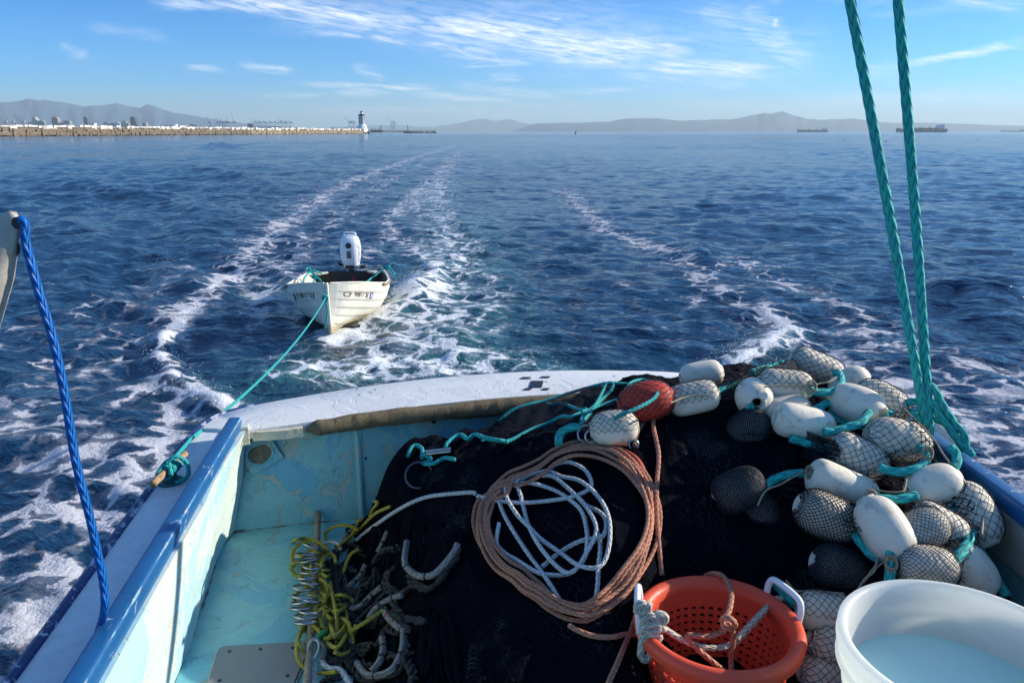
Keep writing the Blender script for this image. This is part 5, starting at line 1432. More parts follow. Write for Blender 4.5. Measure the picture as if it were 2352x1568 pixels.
for k in range(turns):
    P_ = []
    for i, t in enumerate(np.linspace(0, 2 * math.pi, 30, endpoint=True)):
        a = ang[0] + t; r = np.interp(a, aa, rr_)
        q = shr[k]; w = np.interp((t / (2 * math.pi) * 4) % 4, [0, 1, 2, 3, 4], [q[0], q[1], q[2], q[3], shr[min(k + 1, turns - 1)][0]])
        w *= 1 + .014 * math.sin(3 * t + k * 2.1) + .010 * math.sin(5 * t + k * 4.3)
        P_.append((cx_ + r * w * math.cos(a), cy_ + r * w * math.sin(a)))
    org.append([drape(*E_(x, y), .008 + .0045 * k + .005 * math.sin(j * .9 + k)) for j, (x, y) in enumerate(P_)])
full = [p for k in range(turns) for p in org[k][(0 if k == 0 else 1):]]
tail = [drape(*E_(x, y), .012) for x, y in ((1060, 1490), (1150, 1540), (1260, 1575), (1400, 1580), (1490, 1560))]
o = rope_mesh('rope_coil', [full], .0070, M_rorg, None, 10, .06, 4, 1.5, .5)
tag(o, 'faded orange braided rope coiled in a big loop on the black net', 'rope')
white = [[(350, 492), (500, 528), (700, 545), (900, 530), (1080, 500), (1200, 450), (1232, 390), (1180, 290), (1060, 232), (960, 250), (880, 300), (780, 325), (690, 365), (640, 395), (585, 400), (575, 490), (650, 625), (760, 740), (850, 830), (1000, 935), (1120, 1020), (1250, 1050), (1330, 1000), (1372, 850), (1370, 680), (1320, 550), (1230, 440), (1130, 370), (1000, 342), (900, 300), (780, 322), (660, 375), (690, 500), (740, 700), (820, 860), (930, 1000), (1040, 1085), (1120, 1050), (1200, 920), (1262, 800), (1262, 700), (1180, 560), (1060, 440), (940, 345), (830, 335)],
         [(690, 390), (800, 400), (950, 450), (1050, 510), (1150, 600), (1190, 720), (1200, 860), (1165, 1000), (1050, 1092), (900, 1100), (800, 1075), (660, 990), (560, 930), (500, 850), (520, 700)],
         [(520, 540), (560, 640), (640, 780), (760, 960), (850, 1080), (930, 1200), (1000, 1310), (1090, 1390)],
         [(1180, 560), (1300, 620), (1345, 690), (1335, 780), (1290, 815), (1150, 840), (1000, 920), (850, 1040)],
         [(1275, 760), (1300, 880), (1285, 1050), (1280, 1180), (1258, 1300), (1190, 1375)]]
wl_ = empty('rope_coil', (.1, 2.2, 0), label='white braided rope tangled in loops inside the orange coil', cat='rope')
for k, W in enumerate(white):
    o = rope_mesh('rope_run', [[drape(*E_(x, y), .016 + .006 * math.sin(i * 1.3 + k) + .010 * (k == 0) * (i / len(W))) for i, (x, y) in enumerate(W)]], .0070, M_rwht, wl_, 10, .06, 4, 1.5, .5)
    o.matrix_parent_inverse = Matrix.Translation((-.1, -2.2, 0))
Wl = [(1640, 85), (1592, 75), (1400, 90), (1250, 112), (1120, 162), (980, 242), (880, 312), (780, 382), (700, 455)]
o = rope_mesh('rope_run', [[drape(*L_(x, y), .03) for x, y in Wl]], .0074, M_rwht, wl_, 10, .06, 4, 1.5, .5); o.matrix_parent_inverse = Matrix.Translation((-.1, -2.2, 0))
# single orange line down the heap, thin tail to the basket
D2 = [(1215, 432), (1218, 520), (1252, 700), (1240, 900), (1238, 1050), (1250, 1300), (1275, 1560)]
o = rope_mesh('rope', [[drape(*D_(x, y), .012) for x, y in D2]], .0078, M_rorg, None, 10, .06, 4, 1.5, .5); tag(o, 'single faded orange rope hanging down the net right of the coil', 'rope')
o = rope_mesh('rope', [[drape(*D_(x, y), .014) for x, y in ((1212, 440), (1160, 462), (1120, 510), (1085, 590), (1080, 640))]], .0078, ropemat('brown_rope', (.20, .13, .09), (.16, .11, .08)), None, 10, .06, 4, 1.5, .5); tag(o, 'short dull brown rope bent over the net below the red float', 'rope')
o = rope_mesh('rope', [tail + [drape(1462, 1456, .02)]], .0078, M_rorg, None, 10, .06, 4, 1.5, .5); tag(o, 'orange rope tail running from the coil bottom to the basket', 'rope')
o = rope_mesh('rope', [[drape(*C_(x, y), .015) for x, y in ((150, 320), (125, 400), (90, 480), (45, 590), (0, 690), (-20, 760))]], .0078, M_rorg, None, 10, .06, 4, 1.5, .5); tag(o, 'orange rope hanging on the net just left of the basket', 'rope')
# red webbing strap half under the coil
o = rope_mesh('strap', [[drape(*E_(x, y), .008) for x, y in ((1380, 110), (1480, 150), (1570, 210), (1620, 290), (1630, 360))], ], .013, simple('red_strap', (.45, .06, .03), .7, var=.3, scale=20), None, 6, 0, stepk=.8); tag(o, 'short red strap half hidden under the orange coil', 'strap')

# teal light lines over the stern
teal = [
 ([(0, 600), (40, 550), (100, 490), (190, 400), (330, 345), (450, 318), (640, 258), (830, 205), (910, 194), (1060, 206), (1078, 228)], 3.06, 'teal line drawn in a long sweep over the transom to the red float'),
 ([(-30, 570), (100, 596), (190, 602), (330, 532), (480, 472), (560, 432), (640, 428), (740, 385)], None, 'teal line lying lower across the black net below the sweep'),
 ([(455, 312), (450, 335), (500, 348), (560, 335), (680, 380), (735, 378)], None, 'short teal line doubling back in the middle of the sweep'),
 ([(700, 475), (718, 420), (800, 350), (850, 260), (880, 200), (925, 195), (915, 240), (850, 310), (770, 400), (715, 470), (705, 500)], None, 'teal line hung as a narrow upright loop left of the red float'),
 ([(720, 410), (850, 352), (1000, 290), (1020, 240), (1060, 190), (1140, 172), (1215, 205), (1242, 265), (1200, 318), (1080, 382), (960, 430), (880, 500), (822, 535)], None, 'teal line arching over the top of the red float'),
]
for k, (L, Y, lab) in enumerate(teal):
    if Y: P_ = [drape(*D_(*L[0]), .02)] + [at_y(*D_(x, y), 3.02 + .19 * min(1, i / 6)) for i, (x, y) in enumerate(L)][1:]
    else: P_ = [drape(*D_(x, y), .03 + .02 * math.sin(i * 1.1 + k) + (.10 if k == 4 and 3 <= i <= 10 else 0)) for i, (x, y) in enumerate(L)]
    o = rope_mesh('line', [P_], .0068, M_rteal2, None, 10, .08, 4, 1.5, .5); tag(o, lab, 'rope', 'teal lines over the stern')
Tl = [(1870, 712), (1895, 662), (1980, 608), (2040, 640), (2100, 608), (2200, 640), (2352, 662)]
o = rope_mesh('line', [[drape(*T_(x, y), .035) for x, y in Tl]], .0085, M_rteal2, None, 10, .10, 4, 1.5, .5); tag(o, 'teal line ending at the steel pin on the left of the net', 'rope', 'teal lines over the stern')
for L, lab in (([(1580, 780), (1600, 720), (1640, 690), (1690, 720), (1690, 790)], 'teal line bend tucked in the top left corner of the net'), ([(1700, 760), (1760, 800), (1700, 830), (1780, 830), (1860, 790), (1940, 800)], 'teal line crumpled above the thin ring')):
    o = rope_mesh('line', [[drape(*T_(x, y), .012) for x, y in L]], .0080, M_rteal2, None, 10, .10, 4, 1.5, .5); tag(o, lab, 'rope', 'teal lines over the stern')
M_steel = simple('stainless', (.48, .48, .48), .30, 1.0, var=.35, scale=30)
M_ringd = simple('dull_ring', (.10, .11, .14), .5, .5, var=.3, scale=30)
a, b = drape(*T_(1718, 738), .03), drape(*T_(1912, 716), .03)
pin = empty('steel_pin', a, label='bright steel pin lying at the left top of the net', cat='pin')
o = rope_mesh('shaft', [np.array([a, b]) - a], .006, M_steel, pin, 10); 
o = rope_mesh('shaft', [np.array([a + (b - a) * .05 + np.array([0, -.012, -.006]), b + np.array([0, -.012, -.006])]) - a], .006, M_steel, pin, 10)
def ringobj(name, c, R0, r0, normal, mat, label, cat, group=None, n=40, sides=10, squash=1.0):
    z = Vector(normal).normalized(); q = z.to_track_quat('Z', 'Y').to_matrix()
    V = []; F = []
    for i in range(n):
        a_ = 2 * math.pi * i / n
        for j in range(sides):
            b_ = 2 * math.pi * j / sides
            p = Vector(((R0 + r0 * math.cos(b_)) * math.cos(a_), (R0 + r0 * math.cos(b_)) * math.sin(a_) * squash, r0 * math.sin(b_)))
            V.append(q @ p)
    F = [(i * sides + j, ((i + 1) % n) * sides + j, ((i + 1) % n) * sides + (j + 1) % sides, i * sides + (j + 1) % sides) for i in range(n) for j in range(sides)]
    o = pymesh(name, V, F, mat, None, True); o.location = c
    if label: tag(o, label, cat, group)
    return o
c = drape(*T_(1665, 920), .02)
ringobj('ring', c, .052, .0038, (0, -.75, .70), M_ringd, 'thin dark steel ring lying on the net at upper left', 'ring')
# shackle and snap rings at the middle
c = drape(*D_(740, 560), .04); ringobj('ring', c, .032, .004, (.1, -.8, .5), M_steel, 'steel snap ring beside the float left of the red float', 'ring')
c = drape(*D_(770, 575), .05); ringobj('ring', c, .022, .0035, (.3, -.8, .3), M_steel, 'smaller steel ring inside the snap ring by the teal lines', 'ring')
c = drape(*D_(985, 620), .03)
bk = empty('buckle', c, label='grey steel buckle at the top of the orange coil', cat='buckle')
box('plate', (0, 0, 0), (.05, .008, .022), M_steel, bk, Matrix.Rotation(R(8), 3, 'Y'), .003); o = ringobj('eye', (0.045, 0, -.006), .016, .004, (0, -1, .3), M_steel, None, None); o.parent = bk

# ------------------------------------------------------------------ left clutter: pole, rings, yellow and grey lines
pa, pb = at_z(731, 1178, .05), at_z(712, 1470, .045); pc = pb + (pb - pa) * .75
o = rope_mesh('wooden_pole', [np.array([pa, (pa + pb) / 2 + np.array([.004, 0, .002]), pb, pc])], .0125, M_oak, None, 12, stepk=2.0); tag(o, 'weathered wooden pole on the deck under the steel rings', 'pole')
RINGS = [(345, 515, 95), (330, 548, 100), (320, 580, 100), (345, 606, 95), (350, 655, 90), (345, 690, 88), (320, 742, 92), (330, 772, 95), (300, 830, 95), (290, 890, 110), (300, 918, 112), (335, 935, 90), (300, 975, 100), (335, 1016, 95), (300, 1052, 112), (320, 1103, 100)]
ordn = ['first', 'second', 'third', 'fourth', 'fifth', 'sixth', 'seventh', 'eighth', 'ninth', 'tenth', 'eleventh', 'twelfth', 'thirteenth', 'fourteenth', 'fifteenth', 'last']
for i, (x, y, w) in enumerate(RINGS):
    c = at_z(*L_(x + rnd.uniform(-26, 22), y + rnd.uniform(-12, 12)), .06 + .02 * rnd.random())
    depth = c[1] * CP + (CAMZ - c[2]) * SP
    R0 = .88 * w * .2931 / FPX * depth
    tl = R(65 + rnd.uniform(-7, 9)); yw = rnd.uniform(-.15, .15)
    ringobj('purse_ring', c, R0, .0042, (math.sin(yw) + rnd.uniform(-.32, .32), math.cos(tl), math.sin(tl)), M_steel, ordn[i] + ' steel ring from the far end of the wooden pole', 'ring', 'steel rings on the pole')
YEL = [[(490, 530), (400, 462), (300, 435), (205, 460), (175, 510), (230, 562), (330, 588), (430, 602), (480, 560)], [(965, 185), (850, 242), (760, 330), (700, 390), (620, 450), (560, 495)], [(475, 460), (460, 400), (530, 342), (640, 335), (720, 372)],
       [(390, 625), (300, 620), (212, 632), (195, 682), (250, 730), (330, 690), (390, 690), (475, 742)], [(258, 728), (290, 800), (400, 852), (480, 960), (545, 985)], [(378, 640), (420, 780), (450, 900), (448, 1010)], [(500, 780), (520, 900), (540, 1000), (552, 1150), (545, 1290)],
       [(290, 842), (350, 840), (380, 922), (440, 985)], [(480, 1185), (430, 1122), (320, 1110), (252, 1200), (235, 1330), (270, 1420), (350, 1480), (450, 1490), (545, 1478)], [(935, 980), (850, 1040), (740, 1112), (660, 1160), (608, 1202)], [(425, 1060), (440, 1132), (520, 1152), (585, 1100), (540, 1000), (470, 1010), (425, 1070)],
       [(440, 780), (470, 900), (500, 950), (590, 960)], [(430, 1180), (480, 1250), (545, 1290), (600, 1230), (620, 1150), (580, 1060)], [(840, 140), (870, 160), (830, 210), (810, 260)], [(560, 500), (600, 470), (650, 440), (720, 300), (740, 290)], [(310, 700), (350, 740), (430, 760), (470, 800), (480, 880)], [(720, 520), (660, 560), (620, 640), (600, 720)]]
ye = empty('rope', tuple(at_z(*L_(480, 900), 0)), label='tangled yellow braided rope heaped beside the steel rings', cat='rope')
yo = Vector(ye.location)
def lpt(x, y, off, lo=.03):
    p = drape(*L_(x, y), off)
    return p
rgy = random.Random(21)
for k in range(16):
    x0_, y0_ = rgy.uniform(300, 590), rgy.uniform(560, 1280); rx_, ry_ = rgy.uniform(40, 120), rgy.uniform(50, 170); a0_ = rgy.uniform(0, 6)
    YEL.append([(x0_ + rx_ * math.cos(a0_ + t) * (1 + .2 * math.sin(2 * t)), y0_ + ry_ * math.sin(a0_ + t)) for t in np.linspace(0, rgy.uniform(3.0, 5.6), 9)])
for k, L in enumerate(YEL):
    o = rope_mesh('rope_run', [[lpt(x, y, .045 + .025 * math.sin(i * 1.2 + k * 2)) for i, (x, y) in enumerate(L)]], .0066, M_ryel, ye, 10, .08, 4, 1.5, .55); o.matrix_parent_inverse = Matrix.Translation(-yo)
GREY = [([(1100, 460), (1082, 620), (1130, 692), (1200, 730), (1300, 722), (1392, 640), (1470, 540), (1495, 480)], .0115, 'u shaped grey sleeved lead line high on the net slope'), ([(895, 815), (800, 900), (740, 962), (655, 992)], .0105, 'short grey sleeve above the twisted mesh left of the coil'), ([(1065, 878), (960, 912), (870, 970), (822, 1022), (798, 1065)], .0105, 'grey sleeve ending in a frayed right tip below the short sleeve'),
        ([(915, 1000), (980, 1085), (1055, 1145)], .0115, 'grey sleeve bound with red tape'), ([(905, 1215), (912, 1300), (885, 1400), (825, 1475)], .0115, 'grey mesh covered sleeve in the lower middle of the tangle'), ([(1072, 1150), (1062, 1300), (1000, 1440), (900, 1502), (780, 1500), (705, 1410)], .0105, 'long grey sleeve curving round the bottom of the tangle'),
        ([(775, 640), (720, 740), (635, 820)], .0095, 'grey sleeve deep in the dark mesh right of the yellow rope'), ([(945, 380), (905, 470), (870, 540)], .0085, 'faint grey sleeve under the white line at the top of the tangle'), ([(700, 345), (640, 395), (612, 440)], .0105, 'grey sleeve stub beside the yellow rope near the transom')]
M_tie = simple('black_tie', (.01, .01, .012), .6); M_redt = simple('red_tape', (.40, .03, .03), .5)
for k, (L, r0, lab) in enumerate(GREY):
    P_ = np.array([lpt(x, y, .03) for x, y in L])
    base = P_[0]
    e = empty('lead_line', tuple(base), label=lab, cat='rope', group='grey sleeved lead line')
    rope_mesh('sleeve', [P_ - base], r0, M_rgry, e, 10, .03, 4, 1.2, .5)
    C_s = spline(P_ - base, .01)
    for f_ in (.3, .62) if len(C_s) > 10 else (.5,):
        i = int(len(C_s) * f_); t = C_s[i + 1] - C_s[i - 1]; t /= np.linalg.norm(t)
        rope_mesh('tie', [np.array([C_s[i] - t * .004, C_s[i], C_s[i] + t * .004])], r0 * 1.12, M_redt if (k == 3 and f_ > .5) or (k == 3 and f_ < .5) else M_tie, e, 10, 0, stepk=.4)
# dark twisted webbing with pale flecks (lead line selvedge)
m, g = newmat('flecked_webbing'); u, v, _ = g.xyz(g.uv())
fl = g.step(g.noise(g.comb(g.m('MULTIPLY', u, 5.0), g.m('MULTIPLY', v, 1.1), 0.0), 2.2, 4, .7), .56, .64)
output(g, principled(g, color=g.mix(fl, (.010, .010, .012), (.20, .165, .11)), rough=.85, normal=g.bump(g.noise(g.obj(), 120, 4, .6), .8, .004)))
M_fleck = m
WEB = [[(548, 520), (530, 610), (535, 700), (545, 800), (565, 900), (640, 985)], [(1128, 715), (1160, 790), (1250, 835), (1330, 790), (1400, 700), (1470, 620), (1500, 520)], [(615, 1000), (640, 1060), (700, 1085), (770, 1020), (850, 940), (930, 860), (1010, 845)], [(690, 1300), (675, 1420), (700, 1490), (780, 1525), (900, 1515), (1000, 1470), (1085, 1380), (1090, 1250), (1080, 1180)],
       [(560, 520), (620, 490), (700, 500), (760, 560)], [(440, 1300), (500, 1330), (560, 1310), (600, 1340)], [(700, 960), (760, 990), (820, 900), (900, 830)], [(600, 1000), (610, 1090), (660, 1130)], [(590, 640), (600, 760), (640, 860), (700, 900)], [(1000, 1480), (1090, 1400), (1140, 1480), (1150, 1568)], [(480, 640), (520, 660), (500, 710), (440, 700)], [(880, 950), (960, 1020), (1060, 1060), (1085, 1120)], [(450, 1390), (520, 1420), (580, 1400)]]
rgw = random.Random(5)
for k in range(34):
    x0_, y0_ = rgw.uniform(560, 1080), rgw.uniform(480, 1540); a0_ = rgw.uniform(0, 6); L_n = rgw.uniform(60, 150); cv_ = rgw.uniform(-1.6, 1.6)
    if x0_ > 760 and y0_ < 800 and rgw.random() < .7: continue
    P2_ = [(x0_, y0_)]
    for q_ in range(5):
        a0_ += cv_ / 5 + rgw.uniform(-.3, .3); P2_.append((P2_[-1][0] + L_n / 3 * math.cos(a0_), P2_[-1][1] + L_n / 3 * math.sin(a0_)))
    WEB.append(P2_)
for k, L in enumerate(WEB):
    P_ = [lpt(x, y, .02) for x, y in L]; C_s = spline(np.array(P_), .008)
    for s_ in range(3):
        J = C_s + np.stack([.010 * np.sin(np.arange(len(C_s)) * .5 + s_ * 2.1 + k), .006 * np.cos(np.arange(len(C_s)) * .37 + s_), .010 * np.cos(np.arange(len(C_s)) * .5 + s_ * 2.1)], 1)
        rad_v = .0065 * (1 + .35 * vnoise(np.arange(len(J)) * .6, np.zeros(len(J)) + s_ + k, 5))
        V, F_, U = tube_data(J, rad_v, 7)
        nchild(pymesh('selvedge', V, F_.tolist(), M_fleck, None, True, U))
# loose dark folds of mesh over the left slope
rgn = random.Random(3)
for (x0, y0, x1, y1, n_) in ((1180, 300, 1150, 640, 5), (1340, 300, 1500, 560, 6), (1000, 250, 900, 700, 6), (1250, 1000, 1150, 1568, 6), (1350, 1000, 1420, 1568, 6), (800, 420, 620, 780, 6), (760, 1150, 720, 1400, 5), (960, 1150, 960, 1450, 5)):
    for k in range(n_):
        dx_ = rgn.uniform(-90, 90); P_ = [lpt(x0 + (x1 - x0) * t + dx_ + rgn.uniform(-20, 20), y0 + (y1 - y0) * t + rgn.uniform(-15, 15), .004) for t in (0, .25, .5, .75, 1)]
        C_s = spline(np.array(P_), .02)
        V, F_, U = tube_data(C_s, .012 * np.sin(np.linspace(.15, 3.0, len(C_s))) + .003, 8)
        nchild(pymesh('net_fold', V, F_.tolist(), M_net, None, True, U))
# white lines, snap hook and green tape at the bottom left
o = rope_mesh('rope', [[lpt(x, y, .03) for x, y in ((430, 1380), (450, 1425), (500, 1455), (570, 1462), (620, 1520), (660, 1590))]], .0095, M_rwht, None, 10, .06, 4, 1.5, .5); tag(o, 'white rope at the bottom edge below the yellow tangle', 'rope')
o = rope_mesh('rope', [[lpt(x, y, .03) for x, y in ((360, 1420), (370, 1480), (365, 1540), (380, 1600))]], .0095, M_rwht, None, 10, .06, 4, 1.5, .5); tag(o, 'frayed white rope end beside the wooden pole at the bottom', 'rope')
o = rope_mesh('rope', [[lpt(x, y, .05) for x, y in ((440, 480), (500, 465), (560, 480), (580, 520))]], .0075, M_rwht, None, 10, .06, 4, 1.5, .5); tag(o, 'short white line passing over the steel rings', 'rope')
o = rope_mesh('rope', [[lpt(x, y, .04) for x, y in ((395, 1210), (430, 1250), (455, 1300), (440, 1380))]], .0085, M_rgry, None, 10, .06, 4, 1.5, .5); tag(o, 'grey line running down beside the snap hook', 'rope')
c = at_z(*L_(365, 1300), .06)
sh = empty('snap_hook', tuple(c), label='steel snap hook with green tape beside the wooden pole', cat='hook')
o = ringobj('hook_body', (0, 0, 0), .017, .0035, (0, -.5, .86), M_steel, None, None, squash=1.9); o.parent = sh
o = rope_mesh('green_tape', [np.array([(.0, .055, .0), (.012, .075, .004), (.02, .085, 0)])], .010, simple('green_tape', (.02, .22, .05), .5), sh, 8)

# ------------------------------------------------------------------ orange basket
BC = np.array([.574, 1.85, 0.0]); BR, BH, BB = .202, .335, .155
M_bask = None
m, g = newmat('orange_plastic'); p = g.obj()
bs = principled(g, color=g.mix(g.noise(p, 12, 6, .68), (0.90, 0.125, 0.052), (0.74, 0.105, 0.055)), rough=g.lin(g.noise(p, 30, 5, .65), .3, .7, .32, .55), spec=.45, normal=g.bump(g.noise(p, 60, 4, .6), .25, .003))
output(g, g.n('ShaderNodeMixShader', {0: .25, 1: bs, 2: g.n('ShaderNodeBsdfTranslucent', {'Color': (.85, .10, .03)})}))
M_bask = m
bk = empty('fish_basket', tuple(BC), label='orange plastic fish basket with square holes in front of the net', cat='basket')
nA, nZ = 46, 11
bm = bmesh.new()
def bw_r(z): return BB + (BR - BB) * (z / BH) ** .85
def wallgrid(off):
    return [[bm.verts.new(((bw_r(z) + off) * math.cos(a), (bw_r(z) + off) * math.sin(a), z)) for a in [2 * math.pi * k / (nA * 2) for k in range(nA * 2)]] for z in ZS]
ZS = []
z0, z1 = .03, BH - .055
for k in range(nZ):
    zz = z0 + (z1 - z0) * k / nZ; ZS += [zz, zz + (z1 - z0) / nZ * .52]
ZS = [0.0] + ZS + [z1, BH - .02]
VI, VO = wallgrid(-.0035), wallgrid(.0035)
nn = nA * 2
for i in range(len(ZS) - 1):
    holerow = (i >= 2 and i % 2 == 0 and i < len(ZS) - 3)
    for k in range(nn):
        k2 = (k + 1) % nn
        if holerow and k % 2 == 0:
            for (p0, p1) in (((i, k), (i, k2)), ((i, k2), (i + 1, k2)), ((i + 1, k2), (i + 1, k)), ((i + 1, k), (i, k))):
                bm.faces.new((VI[p0[0]][p0[1]], VI[p1[0]][p1[1]], VO[p1[0]][p1[1]], VO[p0[0]][p0[1]]))
            continue
        bm.faces.new((VI[i][k], VI[i][k2], VI[i + 1][k2], VI[i + 1][k])); bm.faces.new((VO[i][k2], VO[i][k], VO[i + 1][k], VO[i + 1][k2]))
bm.faces.new(VO[0])
o = bmobj('basket_wall', bm, M_bask, bk)
def lathe(name, prof, mat, parent, n=72, smooth=True):
    V = [(r * math.cos(2 * math.pi * k / n), r * math.sin(2 * math.pi * k / n), z) for r, z in prof for k in range(n)]
    F = [(i * n + k, i * n + (k + 1) % n, (i + 1) * n + (k + 1) % n, (i + 1) * n + k) for i in range(len(prof) - 1) for k in range(n)]
    bm = bmesh.new(); vs = [bm.verts.new(v) for v in V]
    for f in F: bm.faces.new([vs[q] for q in f])
    o = bmobj(name, bm, mat, parent)
    if smooth: autosmooth(o, 50)
    return o
ra = [(BR - .012 + .0, BH - .026), (BR - .010, BH - .006), (BR + .0, BH + .006), (BR + .014, BH + .010), (BR + .026, BH + .004), (BR + .031, BH - .010), (BR + .028, BH - .030), (BR + .012, BH - .031), (BR - .001, BH - .03), (BR - .012, BH - .026)]
lathe('rim', ra, M_bask, bk)
M_whp = simple('white_plastic', (.78, .79, .80), .4, var=.08)
def handle(ang):
    c, s = math.cos(ang), math.sin(ang); u = np.array([c, s, 0]); v = np.array([-s, c, 0]); b = u * (BR + .012) + np.array([0, 0, BH])
    P_ = [b + v * .070 - np.array([0, 0, .012]), b + v * .068 + np.array([0, 0, .035]) + u * .006, b + v * .045 + np.array([0, 0, .055]) + u * .010, b - v * .045 + np.array([0, 0, .055]) + u * .010, b - v * .068 + np.array([0, 0, .035]) + u * .006, b - v * .070 - np.array([0, 0, .012])]
    rope_mesh('handle', [P_], .0095, M_whp, bk, 10, stepk=.6)
handle(R(20)); handle(R(170))
# rope knotted through the basket
def bpt(x, y, Y): return at_y(*C_(x, y), Y)
o = rope_mesh('rope', [[bpt(545, 95, 2.10), bpt(590, 82, 2.08), bpt(645, 100, 2.05), bpt(690, 180, 1.96), bpt(682, 280, 1.88), bpt(655, 345, 1.84), bpt(690, 390, 1.83), bpt(702, 450, 1.83), bpt(690, 560, 1.82), bpt(692, 640, 1.80)]], .0080, M_rorg, None, 10, .07, 4, 1.5, .5); tag(o, 'orange rope hanging over the basket back rim into it', 'rope', 'ropes in the basket')
o = rope_mesh('rope', [[bpt(310, 392, 1.80), bpt(400, 450, 1.80), bpt(500, 492, 1.80), bpt(620, 502, 1.81), bpt(710, 475, 1.85), bpt(770, 415, 1.88), bpt(860, 320, 1.93), bpt(950, 232, 2.0), bpt(975, 225, 2.03)], [bpt(720, 455, 1.85), bpt(790, 380, 1.88), bpt(880, 285, 1.93), bpt(950, 222, 2.0)]], .0085, M_rknot, None, 10, .07, 4, 1.5, .5)
tag(o, 'pale rope slung across the basket from knot to handle', 'rope', 'ropes in the basket')
o = rope_mesh('rope', [[bpt(690, 370, 1.82), bpt(640, 410, 1.82), bpt(560, 438, 1.81), bpt(450, 432, 1.80), bpt(445, 450, 1.80), bpt(500, 510, 1.79), bpt(570, 570, 1.78), bpt(660, 645, 1.77)], [bpt(640, 350, 1.83), bpt(650, 330, 1.80), bpt(690, 340, 1.79), bpt(712, 370, 1.80), bpt(690, 395, 1.81), bpt(650, 385, 1.80), bpt(645, 360, 1.81)]], .0080, M_rorg, None, 10, .07, 4, 1.5, .5); tag(o, 'orange rope with an overhand knot hanging inside the basket', 'rope', 'ropes in the basket')
KN = []
for (L, Yk) in (([(225, 250), (215, 300), (235, 340), (300, 360), (318, 330), (280, 310), (230, 330)], 1.79), ([(180, 350), (230, 320), (275, 350), (300, 400), (310, 390)], 1.785), ([(180, 400), (230, 370), (280, 385), (260, 410), (190, 405)], 1.78), ([(178, 445), (230, 425), (282, 440), (262, 462), (190, 450)], 1.78), ([(200, 330), (190, 400), (185, 470), (178, 540), (200, 570), (228, 540), (230, 470), (235, 400)], 1.785), ([(155, 300), (160, 260), (190, 250), (195, 290), (165, 310)], 1.79)):
    KN.append([at_y(*C_(x, y), Yk) for x, y in L])
kn = empty('rope_knot', tuple(KN[0][0]), label='bulky cream rope knot tied on the left handle of the basket', cat='rope')
for P_ in KN:
    o = rope_mesh('rope_turn', [P_], .0105, M_rknot, kn, 10, .09, 4, 1.5, .45); o.matrix_parent_inverse = Matrix.Translation(-Vector(kn.location))

# ------------------------------------------------------------------ white tub with water
TC = (1.072, 1.553, 0.0); TR, TH = .268, .485
m, g = newmat('translucent_tub'); p = g.obj()
tn = g.noise(p, 16, 6, .68, .5); tx, ty, tz = g.xyz(p)
dif = principled(g, color=g.mix(g.m('MULTIPLY', g.step(tn, .54, .70), .45), g.mix(g.noise(p, 7, 4, .6), (.92, .92, .88), (.85, .86, .82)), (.60, .57, .48)), rough=g.lin(tn, .3, .7, .30, .55), spec=.5, normal=g.bump(g.noise(g.scale(p, (1, 1, .3)), 45, 4, .6), .25, .003))
trl = g.n('ShaderNodeBsdfTranslucent', {'Color': (.93, .95, .90)})
output(g, g.n('ShaderNodeMixShader', {0: .55, 1: dif, 2: trl})); M_tub = m
tb_ = empty('water_tub', TC, label='large white plastic tub half full of clear water', cat='tub')
lathe('tub_wall', [(0.0, .004), (TR * .80, .004), (TR * .83, .03), (TR - .012, TH - .09), (TR - .010, TH - .012), (TR - .004, TH - .002), (TR + .006, TH), (TR + .014, TH - .004), (TR + .016, TH - .03), (TR + .010, TH - .034), (TR + .006, TH - .07), (TR + .012, TH - .075), (TR + .012, TH - .085), (TR - .004, TH - .092), (TR * .86, .02), (TR * .82, 0.0), (0, 0)], M_tub, tb_, 96)
m, g = newmat('tub_water')
output(g, principled(g, color=(.56, .86, .79), rough=.04, ior=1.33, spec=.3, trans=.0, normal=g.bump(g.noise(g.obj(), 9, 3, .5), .08, .01)))
lathe('water', [(0, TH - .155), (TR * .80, TH - .155), (TR * .955, TH - .153)], m, tb_, 96)

# ------------------------------------------------------------------ blue rope hanging on the left with the davit tip
def B_(x, y): return (x * .454, 455 + y * .454)                     # left crop 0..1000 x 780..2000, 1285 px wide
bl = [(102, 112), (118, 115), (128, 150), (130, 220), (160, 340), (210, 520), (265, 700), (310, 900), (345, 1100), (372, 1270), (395, 1380), (425, 1500)]
bl = [B_(x, y) for x, y in bl] + [(207, 1190), (222, 1260), (238, 1340), (240, 1400), (231, 1450)]
Yb = np.interp([p[1] for p in bl], [500, 1100, 1450], [1.52, 1.50, 1.50])
bp = [at_y(px, py, Y) for (px, py), Y in zip(bl, Yb)]
bp[-1] = at_z(226, 1452, CAPZ + .03); bp.append(at_z(222, 1475, CAPZ + .01))
o = rope_mesh('hanging_rope', [bp], .0088, M_rblue, None, 14, .12, 4, 1.7, .3); tag(o, 'bright blue braided rope hanging from the metal arm to the rail', 'rope')
